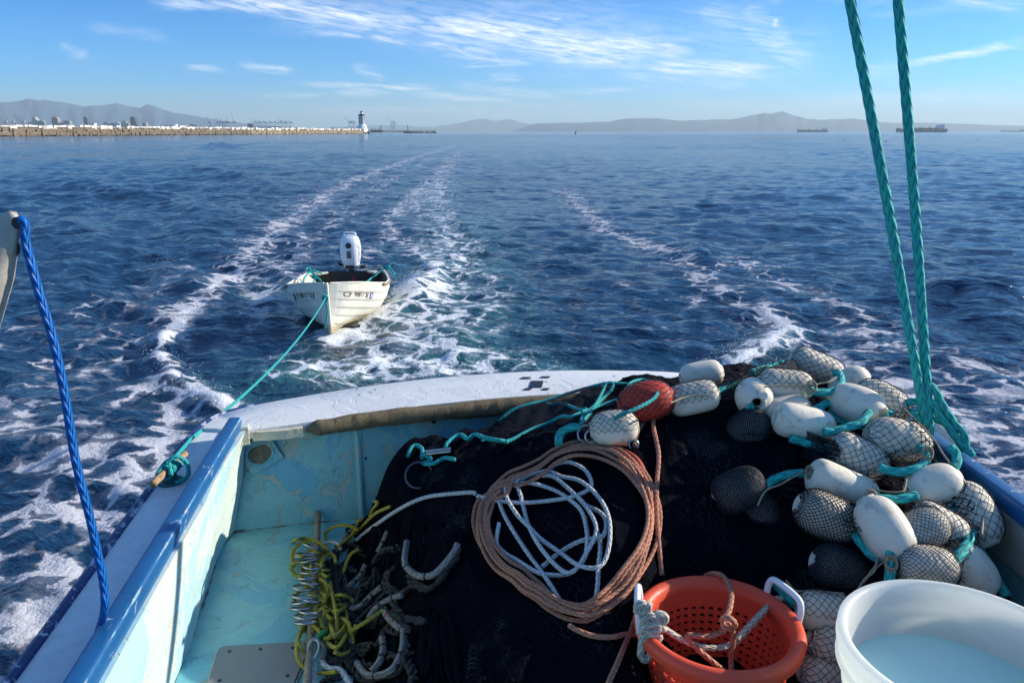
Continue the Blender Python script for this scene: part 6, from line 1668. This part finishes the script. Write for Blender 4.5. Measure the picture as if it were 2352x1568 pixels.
# metal arm
m, g = newmat('weathered_aluminium'); p = g.obj()
n = g.noise(p, 14, 6, .65); output(g, principled(g, color=g.mix(g.lin(n, .3, .7), (.46, .43, .38), (.30, .27, .23)), rough=.55, metal=.35, normal=g.bump(g.noise(p, 40, 5, .65), .6, .004))); M_alu = m
YA = 1.53
ax0, ax1 = at_y(30, 486, YA), at_y(-62, 800, YA - .05)
arm = empty('davit_arm', tuple(ax1), label='weathered metal davit arm tip at the left edge holding the blue rope', cat='davit')
dirv = Vector(ax0 - ax1); Ltot = dirv.length; zv = dirv.normalized(); yv = (Vector((0, -1, .2)) - zv * Vector((0, -1, .2)).dot(zv)).normalized(); xv = yv.cross(zv)
q = Matrix((xv, yv, zv)).transposed()
bm = bmesh.new(); rows = []
n = 22
for k in range(26):
    t = k / 25; z = t * Ltot
    flat = np.clip((t - .55) / .35, 0, 1); w = .034 * (1 - .28 * flat); d_ = .032 * (1 - flat) + .010 * flat
    if t > .90: w *= math.sqrt(max(0.02, 1 - ((t - .90) / .10) ** 2))
    rows.append([bm.verts.new(q @ Vector((math.cos(a) * w, math.copysign(abs(math.sin(a)) ** (.9), math.sin(a)) * d_, z))) for a in np.linspace(0, 2 * math.pi, n + 1)[:-1]])
for a_, b_ in zip(rows[:-1], rows[1:]):
    for k in range(n): bm.faces.new((a_[k], a_[(k + 1) % n], b_[(k + 1) % n], b_[k]))
bm.faces.new(rows[0]); bm.faces.new(rows[-1])
bmobj('arm_tube', bm, M_alu, arm, True)
lp_ = np.array([(0, 0, 0), (-.05, -.06, -.16), (-1.13 - ax1[0], 1.28 - ax1[1], .86 - ax1[2]), (-1.08 - ax1[0], 1.08 - ax1[1], .60 - ax1[2]), (-1.045 - ax1[0], 1.0 - ax1[1], CAPZ + .004 - ax1[2])])
rope_mesh('arm_post', [lp_], .031, M_alu, arm, 16, stepk=.8)
box('foot_plate', (-1.045 - ax1[0], 1.0 - ax1[1], CAPZ + .006 - ax1[2]), (.10, .14, .010), M_alu, arm, None, .003)
for (px, py, rr0, sq) in ((38, 512, .012, 1.0), (36, 572, .010, 1.6)):
    c = at_y(px, py, YA - .012)
    bm = bmesh.new(); add_cyl(bm, (0, -.002, 0), (0, .004, 0), rr0, rr0, 16); bmesh.ops.scale(bm, vec=(.75, 1, sq), verts=bm.verts[:]); bmesh.ops.rotate(bm, verts=bm.verts[:], matrix=Matrix.Rotation(R(16), 3, 'Y'))
    o = bmobj('eye_hole', bm, M_dark, arm); o.location = Vector(c) - Vector(ax1)

# ------------------------------------------------------------------ twin green halyards on the right
def H_(x, y): return (1866.7 + x * .6328, y * .6328)
for (x0, x1, lab, dy) in ((135, 402, 'left of the two thick green ropes rising out of the frame', 0), (310, 420, 'right of the two thick green ropes rising out of the frame', .05)):
    top = at_y(*H_(x0 - (x1 - x0) * .35, -520), 2.55 + dy); a_ = at_y(*H_(x0, 0), 2.58 + dy); m_ = at_y(*H_((x0 + x1) / 2 + 6, 760), 2.60 + dy); b_ = at_y(*H_(x1, 1505), 2.60)
    o = rope_mesh('halyard', [[top, a_, m_, b_, b_ + np.array([.01, .0, -.06])]], .0158, M_rteal, None, 16, .10, 4, 1.9, .3); tag(o, lab, 'rope', 'green halyards')
def hy(L, off, Y=None): return [drape(*A_(x, y), off) for x, y in L]
M_rg2 = M_rteal
for k, (L, Y0, Y1, lab) in enumerate((([(1640, 370), (1680, 350), (1760, 490), (1830, 590), (1875, 640), (1892, 780), (1880, 900), (1870, 1000)], 2.62, 2.50, 'green rope falling from the halyards down to the right rail'),
                                 ([(1490, 455), (1560, 440), (1625, 450), (1665, 500), (1640, 560), (1600, 548), (1540, 500)], 2.63, 2.60, 'green rope loop wrapped round the foot of the halyards'),
                                 ([(1560, 520), (1640, 535), (1720, 555), (1800, 600), (1850, 700), (1872, 860)], 2.66, 2.55, 'green rope running under the fall beside the halyards'),
                                 ([(1680, 430), (1720, 520), (1780, 600), (1840, 680), (1900, 740), (1925, 775)], 2.60, 2.52, 'frayed green rope end sticking out over the right rail'))):
    P_ = [at_y(*A_(x, y), Y0 + (Y1 - Y0) * i / (len(L) - 1)) for i, (x, y) in enumerate(L)]
    o = rope_mesh('rope', [P_], .0135, M_rteal, None, 12, .10, 4, 1.7, .35); tag(o, lab, 'rope', 'green rope tail at the halyards')

# ------------------------------------------------------------------ cleat with the tow line
ca, cb = at_z(350, 1112, CAPZ + .050), at_z(425, 1042, CAPZ + .055)
cl_ = empty('cleat', tuple(at_z(395, 1108, CAPZ)), label='wooden horned cleat on the left cap with teal line made fast', cat='cleat')
o = rope_mesh('horn_bar', [np.array([ca, (ca + cb) / 2, cb])], .0125, woodmat('cleat_wood', (.42, .28, .15), (.26, .17, .09)), cl_, 10, stepk=.8); o.matrix_parent_inverse = Matrix.Translation(-Vector(cl_.location))
cm = (ca + cb) / 2
bm = bmesh.new(); add_cyl(bm, (cm[0], cm[1], CAPZ), (cm[0], cm[1], CAPZ + .05), .026, .018, 12); add_cyl(bm, (cm[0], cm[1], CAPZ + .001), (cm[0], cm[1], CAPZ + .010), .045, .040, 20)
o = bmobj('base', bm, simple('cleat_green', (.02, .10, .10), .5), cl_); autosmooth(o); o.matrix_parent_inverse = Matrix.Translation(-Vector(cl_.location))
dirc = (cb - ca) / np.linalg.norm(cb - ca); sidec = np.array([dirc[1], -dirc[0], 0])
wr = []
for k in range(5):
    t = np.linspace(0, 2 * math.pi, 12); o0 = cm + dirc * (-.03 + .015 * k)
    wr.append([o0 + sidec * .021 * math.cos(a) + np.array([0, 0, .020 * math.sin(a) + .0]) + dirc * .006 * math.sin(a + k) for a in t])
wr.append([cm + dirc * -.05 + sidec * .03, cm + np.array([0, 0, .026]), cm + dirc * .045 - sidec * .028, cm + dirc * .03 + sidec * .03, cm + np.array([0, 0, .030]), cm - dirc * .05 - sidec * .02])
tow_end = np.array(at_z(748, 676, .0)); 
# ------------------------------------------------------------------ towed dinghy
def proj(p):
    d = np.asarray(p) - EYE
    z = d[1] * CP - d[2] * SP; u = d[1] * SP + d[2] * CP
    return 1176 + FPX * d[0] / z, 784 - FPX * u / z
m, g = newmat('dinghy_white'); p = g.obj()
zc = g.xyz(p)[2]; n1 = g.noise(p, 5, 6, .65); n2 = g.noise(p, 16, 6, .65)
col = g.mix(g.lin(n1, .3, .7), (.78, .76, .66), (.70, .67, .55))
col = g.mix(g.m('MULTIPLY', g.step(n2, .58, .72), .4), col, (.42, .36, .24))
grime = g.m('MULTIPLY', g.m('SUBTRACT', 1.0, g.step(g.m('ADD', zc, g.m('MULTIPLY', n2, .14)), .10, .22)), .8)     # weed and stain along the waterline
col = g.mix(grime, col, (.34, .26, .09))
output(g, principled(g, color=col, rough=.45, spec=.4)); M_din = m
M_dini = simple('dinghy_wood_and_shade', (.055, .050, .047), .8, var=.4, scale=8)  # dark transom wood, plus the interior's shade put into the colour
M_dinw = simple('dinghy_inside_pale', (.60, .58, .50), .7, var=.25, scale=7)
M_gun = woodmat('gunwale_wood', (.34, .24, .14), (.20, .14, .09))
DL = 2.45
bow = at_z(760, 766, WZ); bow_xy = np.array([bow[0], bow[1]])
stern = np.array([at_y(801, 640, 10.95)[0], 10.95])
ax_ = (bow_xy - stern); DL = np.linalg.norm(ax_) + .12; ax_ /= np.linalg.norm(ax_); sx_ = np.array([ax_[1], -ax_[0]])    # sx_: one side
if sx_[0] < 0: sx_ = -sx_              # +v is to the viewer's right
din = empty('dinghy', (stern[0], stern[1], WZ), (0, 0, 0), label='white lapstrake dinghy towed astern with peeling registration letters', cat='boat')
Mloc = Matrix(((ax_[0], sx_[0], 0, stern[0]), (ax_[1], sx_[1], 0, stern[1]), (0, 0, 1, WZ), (0, 0, 0, 1)))
din.matrix_world = Mloc
Mn = np.array(Mloc)
TS = [0, .2, .45, .65, .8, .9, .955, .985, 1.0]
HW = [.47, .555, .615, .60, .515, .375, .235, .11, .012]
SZ = [.34, .345, .37, .42, .49, .545, .58, .597, .605]
KZ = [-.16, -.14, -.11, -.08, -.055, -.035, -.015, .0, .02]
def hull(t, s, side, off=0.0):
    """t 0 stern..1 bow, s 0 keel..1 sheer, side -1/+1; local coords"""
    hw = np.interp(t, TS, HW); sz = np.interp(t, TS, SZ); kz = np.interp(t, TS, KZ)
    rnd_ = np.sin(s * math.pi / 2) ** .75; lin_ = s ** .92
    b = np.clip((t - .62) / .38, 0, 1)
    y = hw * (rnd_ * (1 - b) + lin_ * b) + .012
    z = kz + (sz - kz) * ((1 - np.cos(s * math.pi / 2)) ** .95 * (1 - b * .85) + s * b * .85)
    rake = .10 * np.clip((t - .9) / .1, 0, 1) * (s - .15)
    return np.array([t * (DL - .12) + rake * 1.0, side * (y + off), z])
TT_ = np.concatenate([np.linspace(0, .8, 14), np.linspace(.83, 1.0, 14)])
EDG = [0.0, .22, .40, .56, .71, .85, 1.0]
for side in (-1, 1):
    for k in range(6):
        bm = bmesh.new(); rows = []
        for t in TT_:
            f = 1.0 if t < .985 else .3
            rows.append([bm.verts.new(hull(t, EDG[k + 1], side, .002)), bm.verts.new(hull(t, EDG[k] + (.02 if k else 0), side, .016 * f)), bm.verts.new(hull(t, EDG[k] - (.012 if k else 0), side, .014 * f)), bm.verts.new(hull(t, EDG[k] - (.012 if k else 0), side, -.004)), bm.verts.new(hull(t, EDG[k + 1], side, -.012))])
        for a, b in zip(rows[:-1], rows[1:]):
            for j in range(5): bm.faces.new((a[j], a[(j + 1) % 5], b[(j + 1) % 5], b[j]))
        bm.faces.new(rows[0])
        bmobj('strake', bm, M_din, din)
# inside skin, transom, stem, gunwale
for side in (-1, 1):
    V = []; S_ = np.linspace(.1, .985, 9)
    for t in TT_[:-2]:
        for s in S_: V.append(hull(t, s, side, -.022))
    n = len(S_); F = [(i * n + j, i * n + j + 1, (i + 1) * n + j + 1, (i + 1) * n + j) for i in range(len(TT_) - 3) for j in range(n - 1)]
    o = pymesh('inner_skin', V, F, M_dinw if side < 0 else M_dini, din, True)  # lit left side pale, shaded right side dark: light put in by colour
bm = bmesh.new(); S_ = np.linspace(0, 1, 9)
for x0, flip in ((.0, 1), (.045, -1)):
    ring = [bm.verts.new(np.array(hull(0, s, 1)) * np.array([0, .985, 1]) + np.array([x0, 0, 0])) for s in S_] + [bm.verts.new((x0, .25, .315)), bm.verts.new((x0, -.25, .315))] + [bm.verts.new(np.array(hull(0, s, -1)) * np.array([0, .985, 1]) + np.array([x0, 0, 0])) for s in S_[::-1]]
    f = bm.faces.new(ring if flip > 0 else ring[::-1])
    if flip > 0: r0 = ring
    else: r1 = ring
for k in range(len(r0)): bm.faces.new((r0[k], r0[(k + 1) % len(r0)], r1[(k + 1) % len(r0)], r1[k]))
bmobj('transom', bm, M_dini, din)
P_ = [hull(1.0, s, 1) * np.array([1, 0, 1]) + np.array([.012, 0, 0]) for s in np.linspace(0, 1.01, 12)]
P_ = [P_[0] + np.array([-.30, 0, -.07])] + P_
o = rope_mesh('stem', [P_], .020, M_din, din, 8, stepk=1.0)
for side in (-1, 1):
    for t0, t1 in (((.05, .80),) if side < 0 else ((.05, .72),)):
        P_ = [hull(t, 1.0, side, .014) + np.array([0, 0, -.012]) for t in np.linspace(t0, t1, 12)]
        V, F_, U = tube_data(spline(np.array(P_), .03), .017, 8)
        o = pymesh('gunwale', V, F_.tolist() + [list(range(8)), list(range(len(V) - 8, len(V)))], M_gun, din, True)
    P_ = [hull(t, 1.0, side, -.004) + np.array([0, 0, .004]) for t in np.linspace(.0, .998, 24)]
    rope_mesh('sheer_cap', [P_], .010, M_din, din, 8, stepk=1.5)
for tt, nm in ((.18, 'thwart'), (.52, 'thwart')):
    hw = np.interp(tt, TS, HW); box(nm, (tt * DL, 0, .17), (.22, hw * 1.75, .025), M_dini, din)
box('floor_board', (DL * .42, 0, -.02), (DL * .75, .6, .02), M_dini, din)
# quarter knees
for side in (-1, 1):
    box('knee', (.10, side * .38, .31), (.18, .13, .025), M_dinw, din, Matrix.Rotation(R(40 * side), 3, 'Z'))
# registration letters laid on the second plank
M_let = simple('registration_brown', (.085, .045, .022), .6, var=.5, scale=30)
def find_t(px, s, side, lo=.4, hi=.998):
    for _ in range(40):
        m_ = (lo + hi) / 2; w = Mn[:3, :3] @ hull(m_, s, side, .016) + Mn[:3, 3]
        x = proj(w)[0]
        if (x > px) == (side > 0): lo = m_
        else: hi = m_
    return (lo + hi) / 2
def text_mesh(s, size=1.0):
    cu = bpy.data.curves.new('text', 'FONT'); cu.body = s; cu.size = size; cu.offset = .014; cu.resolution_u = 3
    ob = bpy.data.objects.new('text', cu); COL.objects.link(ob); bpy.context.view_layer.update()
    me = bpy.data.meshes.new_from_object(ob); bpy.data.objects.remove(ob)
    return me
def hull_text(s, px0, px1, s0, s1, side, mat, name):
    me = text_mesh(s); co = np.zeros(len(me.vertices) * 3); me.vertices.foreach_get('co', co); co = co.reshape(-1, 3)
    x0, x1 = co[:, 0].min(), co[:, 0].max(); y0, y1 = co[:, 1].min(), co[:, 1].max()
    ta, tb = find_t(px0, (s0 + s1) / 2, side), find_t(px1, (s0 + s1) / 2, side)
    out = []
    for c in co:
        u = (c[0] - x0) / (x1 - x0); v = (c[1] - y0) / (y1 - y0); ss = s0 + (s1 - s0) * v
        off = .016 - .014 * (ss - EDG[4]) / (EDG[5] - EDG[4]) + .004
        out.append(hull(ta + (tb - ta) * u, ss, side, off))
    me.vertices.foreach_set('co', np.array(out).ravel()); me.update()
    return link(name, me, din, mat)
hull_text('CF 9817 SJ', 789, 846, .722, .842, 1, M_let, 'registration_letters')
hull_text('CF 9817 SJ', 681, 721, .722, .842, -1, M_let, 'registration_letters')
def hull_patch(px0, px1, s0, s1, side, mat, name, extra=.005):
    ta, tb = find_t(px0, (s0 + s1) / 2, side), find_t(px1, (s0 + s1) / 2, side); V = []
    for i in range(4):
        for j in range(4):
            ss = s0 + (s1 - s0) * j / 3; off = .016 - .014 * (ss - EDG[4]) / (EDG[5] - EDG[4]) + extra
            V.append(hull(ta + (tb - ta) * i / 3, ss, side, off))
    return pymesh(name, V, [(i * 4 + j, i * 4 + j + 1, i * 4 + j + 5, i * 4 + j + 4) for i in range(3) for j in range(3)], mat, din)
hull_patch(850.5, 857, .725, .835, 1, simple('sticker_blue', (.07, .10, .45), .5), 'registration_sticker')
hull_patch(852.2, 855.3, .745, .815, 1, simple('sticker_white', (.7, .72, .8), .5), 'registration_sticker', .007)
hull_patch(675, 678.5, .725, .835, -1, simple('sticker_dark', (.03, .05, .07), .5), 'registration_sticker')

# outboard motor on the dinghy transom
M_cowl = simple('outboard_white', (.74, .77, .82), .32, var=.06, scale=4)
M_ob = simple('outboard_black', (.012, .013, .016), .4); M_obg = simple('outboard_grey', (.45, .47, .50), .4, .3)
mo = empty('outboard_motor', (0, 0, 0), label='white outboard motor clamped on the dinghy transom', cat='outboard motor')
mo.matrix_world = Mloc @ Matrix.Translation((-.03, .035, .235))
bm = bmesh.new(); rows = []; NS = 28
for z, wx, wy, cxx in ((.085, .07, .075, -.10), (.10, .105, .10, -.10), (.16, .145, .120, -.105), (.25, .165, .140, -.11), (.36, .168, .150, -.115), (.46, .150, .142, -.12), (.53, .125, .122, -.125), (.565, .085, .09, -.13), (.58, .03, .04, -.13)):
    rows.append([])
    for k in range(NS):
        a = 2 * math.pi * k / NS; c, s = math.cos(a), math.sin(a)
        rows[-1].append(bm.verts.new((cxx + wx * math.copysign(abs(c) ** .72, c), wy * math.copysign(abs(s) ** .72, s), z)))
for a, b in zip(rows[:-1], rows[1:]):
    for k in range(NS): bm.faces.new((a[k], a[(k + 1) % NS], b[(k + 1) % NS], b[k]))
bm.faces.new(rows[0]); bm.faces.new(rows[-1])
bmobj('cowling', bm, M_cowl, mo, True)
rope_mesh('carry_handle', [[(-.10, -.085, .54), (-.09, -.075, .605), (-.09, 0, .615), (-.09, .075, .605), (-.10, .085, .54)]], .014, M_cowl, mo, 8)
o = cyl('starter_knob', (.045, -.012, .445), (.075, -.012, .447), .040, M_ob, mo, n=18)
box('label_plate', (.056, -.012, .315), (.004, .062, .105), simple('label_grey', (.10, .10, .12), .4), mo, None, .003); box('label_stripe', (.0585, -.012, .352), (.003, .050, .018), simple('label_red', (.30, .10, .09), .4), mo)
box('lower_grille', (.040, -.010, .135), (.03, .125, .045), M_ob, mo, None, .012)
cyl('tiller_grip', (.0, .13, .13), (.03, .215, .135), .026, M_ob, mo, n=12); cyl('tiller_collar', (-.01, .10, .125), (.005, .145, .13), .030, M_obg, mo, n=12)
o = rope_mesh('shift_lever', [[(-.02, -.12, .16), (.0, -.15, .17), (.01, -.17, .20)]], .018, M_ob, mo, 8)
box('clamp_bracket', (.01, -.045, .02), (.05, .035, .16), M_obg, mo, None, .006); box('clamp_bracket', (.01, .065, .02), (.05, .035, .16), M_obg, mo, None, .006)
cyl('clamp_screw', (.03, -.045, -.05), (.10, -.045, -.055), .010, M_ob, mo); cyl('clamp_screw', (.03, .065, -.05), (.10, .065, -.055), .010, M_ob, mo)
box('swivel', (-.06, .01, .03), (.12, .14, .10), M_ob, mo, None, .02)
box('leg', (-.13, 0, -.30), (.13, .055, .72), M_cowl, mo, None, .02)
rope_mesh('kill_cord', [[(.02, .05, .09), (.06, .045, .02), (.085, .025, -.07), (.085, .055, -.10), (.082, .08, -.07), (.06, .065, .0), (.03, .055, .07)]], .010, simple('red_cord', (.65, .03, .04), .5), mo, 8)
me = text_mesh('SUZUKI'); co = np.zeros(len(me.vertices) * 3); me.vertices.foreach_get('co', co); co = co.reshape(-1, 3)
x0, x1 = co[:, 0].min(), co[:, 0].max(); y0, y1 = co[:, 1].min(), co[:, 1].max()
out = []
for c in co:
    u = (c[0] - x0) / (x1 - x0); v = (c[1] - y0) / (y1 - y0)
    zz = .20 + .26 * u; xx = .01 - .04 * v; wyy = np.interp(zz, [.16, .25, .36, .46], [.120, .140, .150, .142]); wxx = np.interp(zz, [.16, .25, .36, .46], [.145, .165, .168, .150])
    q_ = min(1, abs((xx + .11) / wxx)); yy = wyy * max(0.0, 1 - q_ ** (1 / .36)) ** .36
    out.append((xx, yy + .003, zz))
me.vertices.foreach_set('co', np.array(out).ravel()); me.update(); link('motor_lettering', me, mo, simple('letter_grey', (.16, .17, .20), .5))
# teal lines lying in the dinghy
def dl(x, y, Y): return at_y(612.5 + x * .18597, 495.8 + y * .18597, Y)
o = rope_mesh('rope', [[dl(1180, 850, 9.9), dl(1240, 810, 9.95), dl(1330, 740, 10.2), (dl(1450, 645, 10.35)), dl(1500, 632, 10.3), dl(1560, 690, 10.1), dl(1575, 730, 10.0)], [dl(1440, 640, 10.4), dl(1480, 620, 10.4), dl(1520, 640, 10.35), dl(1470, 655, 10.35), dl(1530, 590, 10.4)]], .013, M_rteal2, None, 8, stepk=.8); tag(o, 'teal line tied at the right rear corner of the dinghy', 'rope')
o = rope_mesh('rope', [[dl(450, 830, 9.7), dl(470, 760, 9.9), dl(530, 700, 10.1), dl(590, 720, 10.1), dl(600, 770, 10.0), dl(570, 830, 9.8)], [dl(480, 660, 10.2), dl(520, 640, 10.25), dl(540, 680, 10.2), dl(500, 690, 10.2), (dl(600, 680, 10.2)), dl(680, 712, 10.3)], [dl(530, 740, 10.0), dl(600, 740, 10.0), dl(640, 770, 9.95), dl(670, 800, 9.9)]], .013, M_rteal2, None, 8, stepk=.8); tag(o, 'tangled teal line at the left rear corner of the dinghy', 'rope')
# tow line
eye = Mn[:3, :3] @ (hull(1.0, .80, 1) * np.array([1, 0, 1]) + np.array([.035, 0, 0])) + Mn[:3, 3]
cleat_pt = cm + dirc * .045 + np.array([0, 0, .02])
tow = empty('tow_line', tuple(cleat_pt), label='taut teal tow line from the wooden cleat to the dinghy bow', cat='rope')
edge = at_z(448, 1002, CAPZ + .012)
def sagline(a, b, s, n=14):
    t = np.linspace(0, 1, n)[:, None]; return a + (b - a) * t - np.array([0, 0, s]) * (4 * t * (1 - t))
main = [cleat_pt, cleat_pt * .4 + edge * .6 + np.array([0, 0, .006])] + [p for p in sagline(edge + np.array([0, 0, .004]), eye, .10)]
inv = Matrix.Translation(-Vector(tow.location))
o = rope_mesh('rope_run', [main], .0078, M_rteal2, tow, 10, .08, 4, 1.5, .8); o.matrix_parent_inverse = inv
k1 = eye * .955 + np.array(main[-3]) * .045; k1 = main[-2] * .55 + eye * .45
side_v = np.array([1.0, 0, 0])
o = rope_mesh('eye_splice', [[k1, k1 * .6 + eye * .4 + np.array([-.025, 0, .01]), eye + np.array([-.04, -.01, .005])], [k1 + side_v * .03, k1 + np.array([0, 0, .03]), k1 - side_v * .03, k1 - np.array([0, 0, .03]), k1 + side_v * .03]], .011, M_rteal2, tow, 8, stepk=.8); o.matrix_parent_inverse = inv
o = rope_mesh('tail', [[k1, k1 + np.array([.015, .0, -.12]), k1 + np.array([.0, .0, -.24]), k1 + np.array([-.03, 0, -.34])]], .009, M_rteal2, tow, 8, stepk=.8); o.matrix_parent_inverse = inv
for w in wr:
    o = rope_mesh('cleat_turn', [w], .0072, M_rteal2, tow, 10, .08, 4, 1.5, .5); o.matrix_parent_inverse = inv
o = rope_mesh('cleat_turn', [[cm + dirc * -.02 + np.array([0, 0, .03]), cm + sidec * .03 + np.array([0, 0, .045]), cm + dirc * .02 + sidec * .055 + np.array([0, 0, .01]), cm + dirc * .00 + sidec * .06 + np.array([0, 0, -.03]), cm - dirc * .03 + sidec * .03 + np.array([0, 0, -.04])]], .0072, M_rteal2, tow, 10, .08, 4, 1.5, .5); o.matrix_parent_inverse = inv

# ------------------------------------------------------------------ spray: droplets thrown up where the wake breaks
rs = np.random.default_rng(9)
OV = np.array([(1, 0, 0), (-1, 0, 0), (0, 1, 0), (0, -1, 0), (0, 0, 1), (0, 0, -1)], float); OF = np.array([(0, 2, 4), (2, 1, 4), (1, 3, 4), (3, 0, 4), (2, 0, 5), (1, 2, 5), (3, 1, 5), (0, 3, 5)])
VV, FF, off = [], [], 0
for pl, w, hmax, n in (([(790, 752), (850, 727), (900, 697), (945, 655)], .17, .13, 1000), ([(1650, 858), (1720, 812), (1785, 778), (1812, 752)], .13, .09, 700), ([(760, 850), (900, 838), (1050, 838), (1200, 850)], .30, .05, 600), ([(545, 930), (470, 902), (400, 862), (362, 805)], .10, .03, 250), ([(960, 640), (1005, 590), (990, 560)], .25, .15, 300), ([(400, 508), (425, 516)], .2, .12, 60), ([(365, 597), (395, 604)], .15, .10, 60)):
    P = np.array([at_z(x, y, WZ) for x, y in pl]); C = spline(P, .02)
    for _ in range(n):
        c = C[rs.integers(len(C))] + np.array([rs.normal(0, w), rs.normal(0, w), 0]); c[2] = WZ + .02 + rs.exponential(hmax * .38)
        r = rs.uniform(.0015, .0052) * (1.6 if rs.random() < .08 else 1)
        VV.append(c + OV * r * rs.uniform(.7, 1.4, 3)); FF.append(OF + off); off += 6
o = pymesh('spray', np.vstack(VV), np.vstack(FF).tolist(), simple('spray_foam', (.80, .83, .86), .5, var=.1), None, True)
tag(o, 'white spray droplets along the breaking wake', None, kind='stuff')
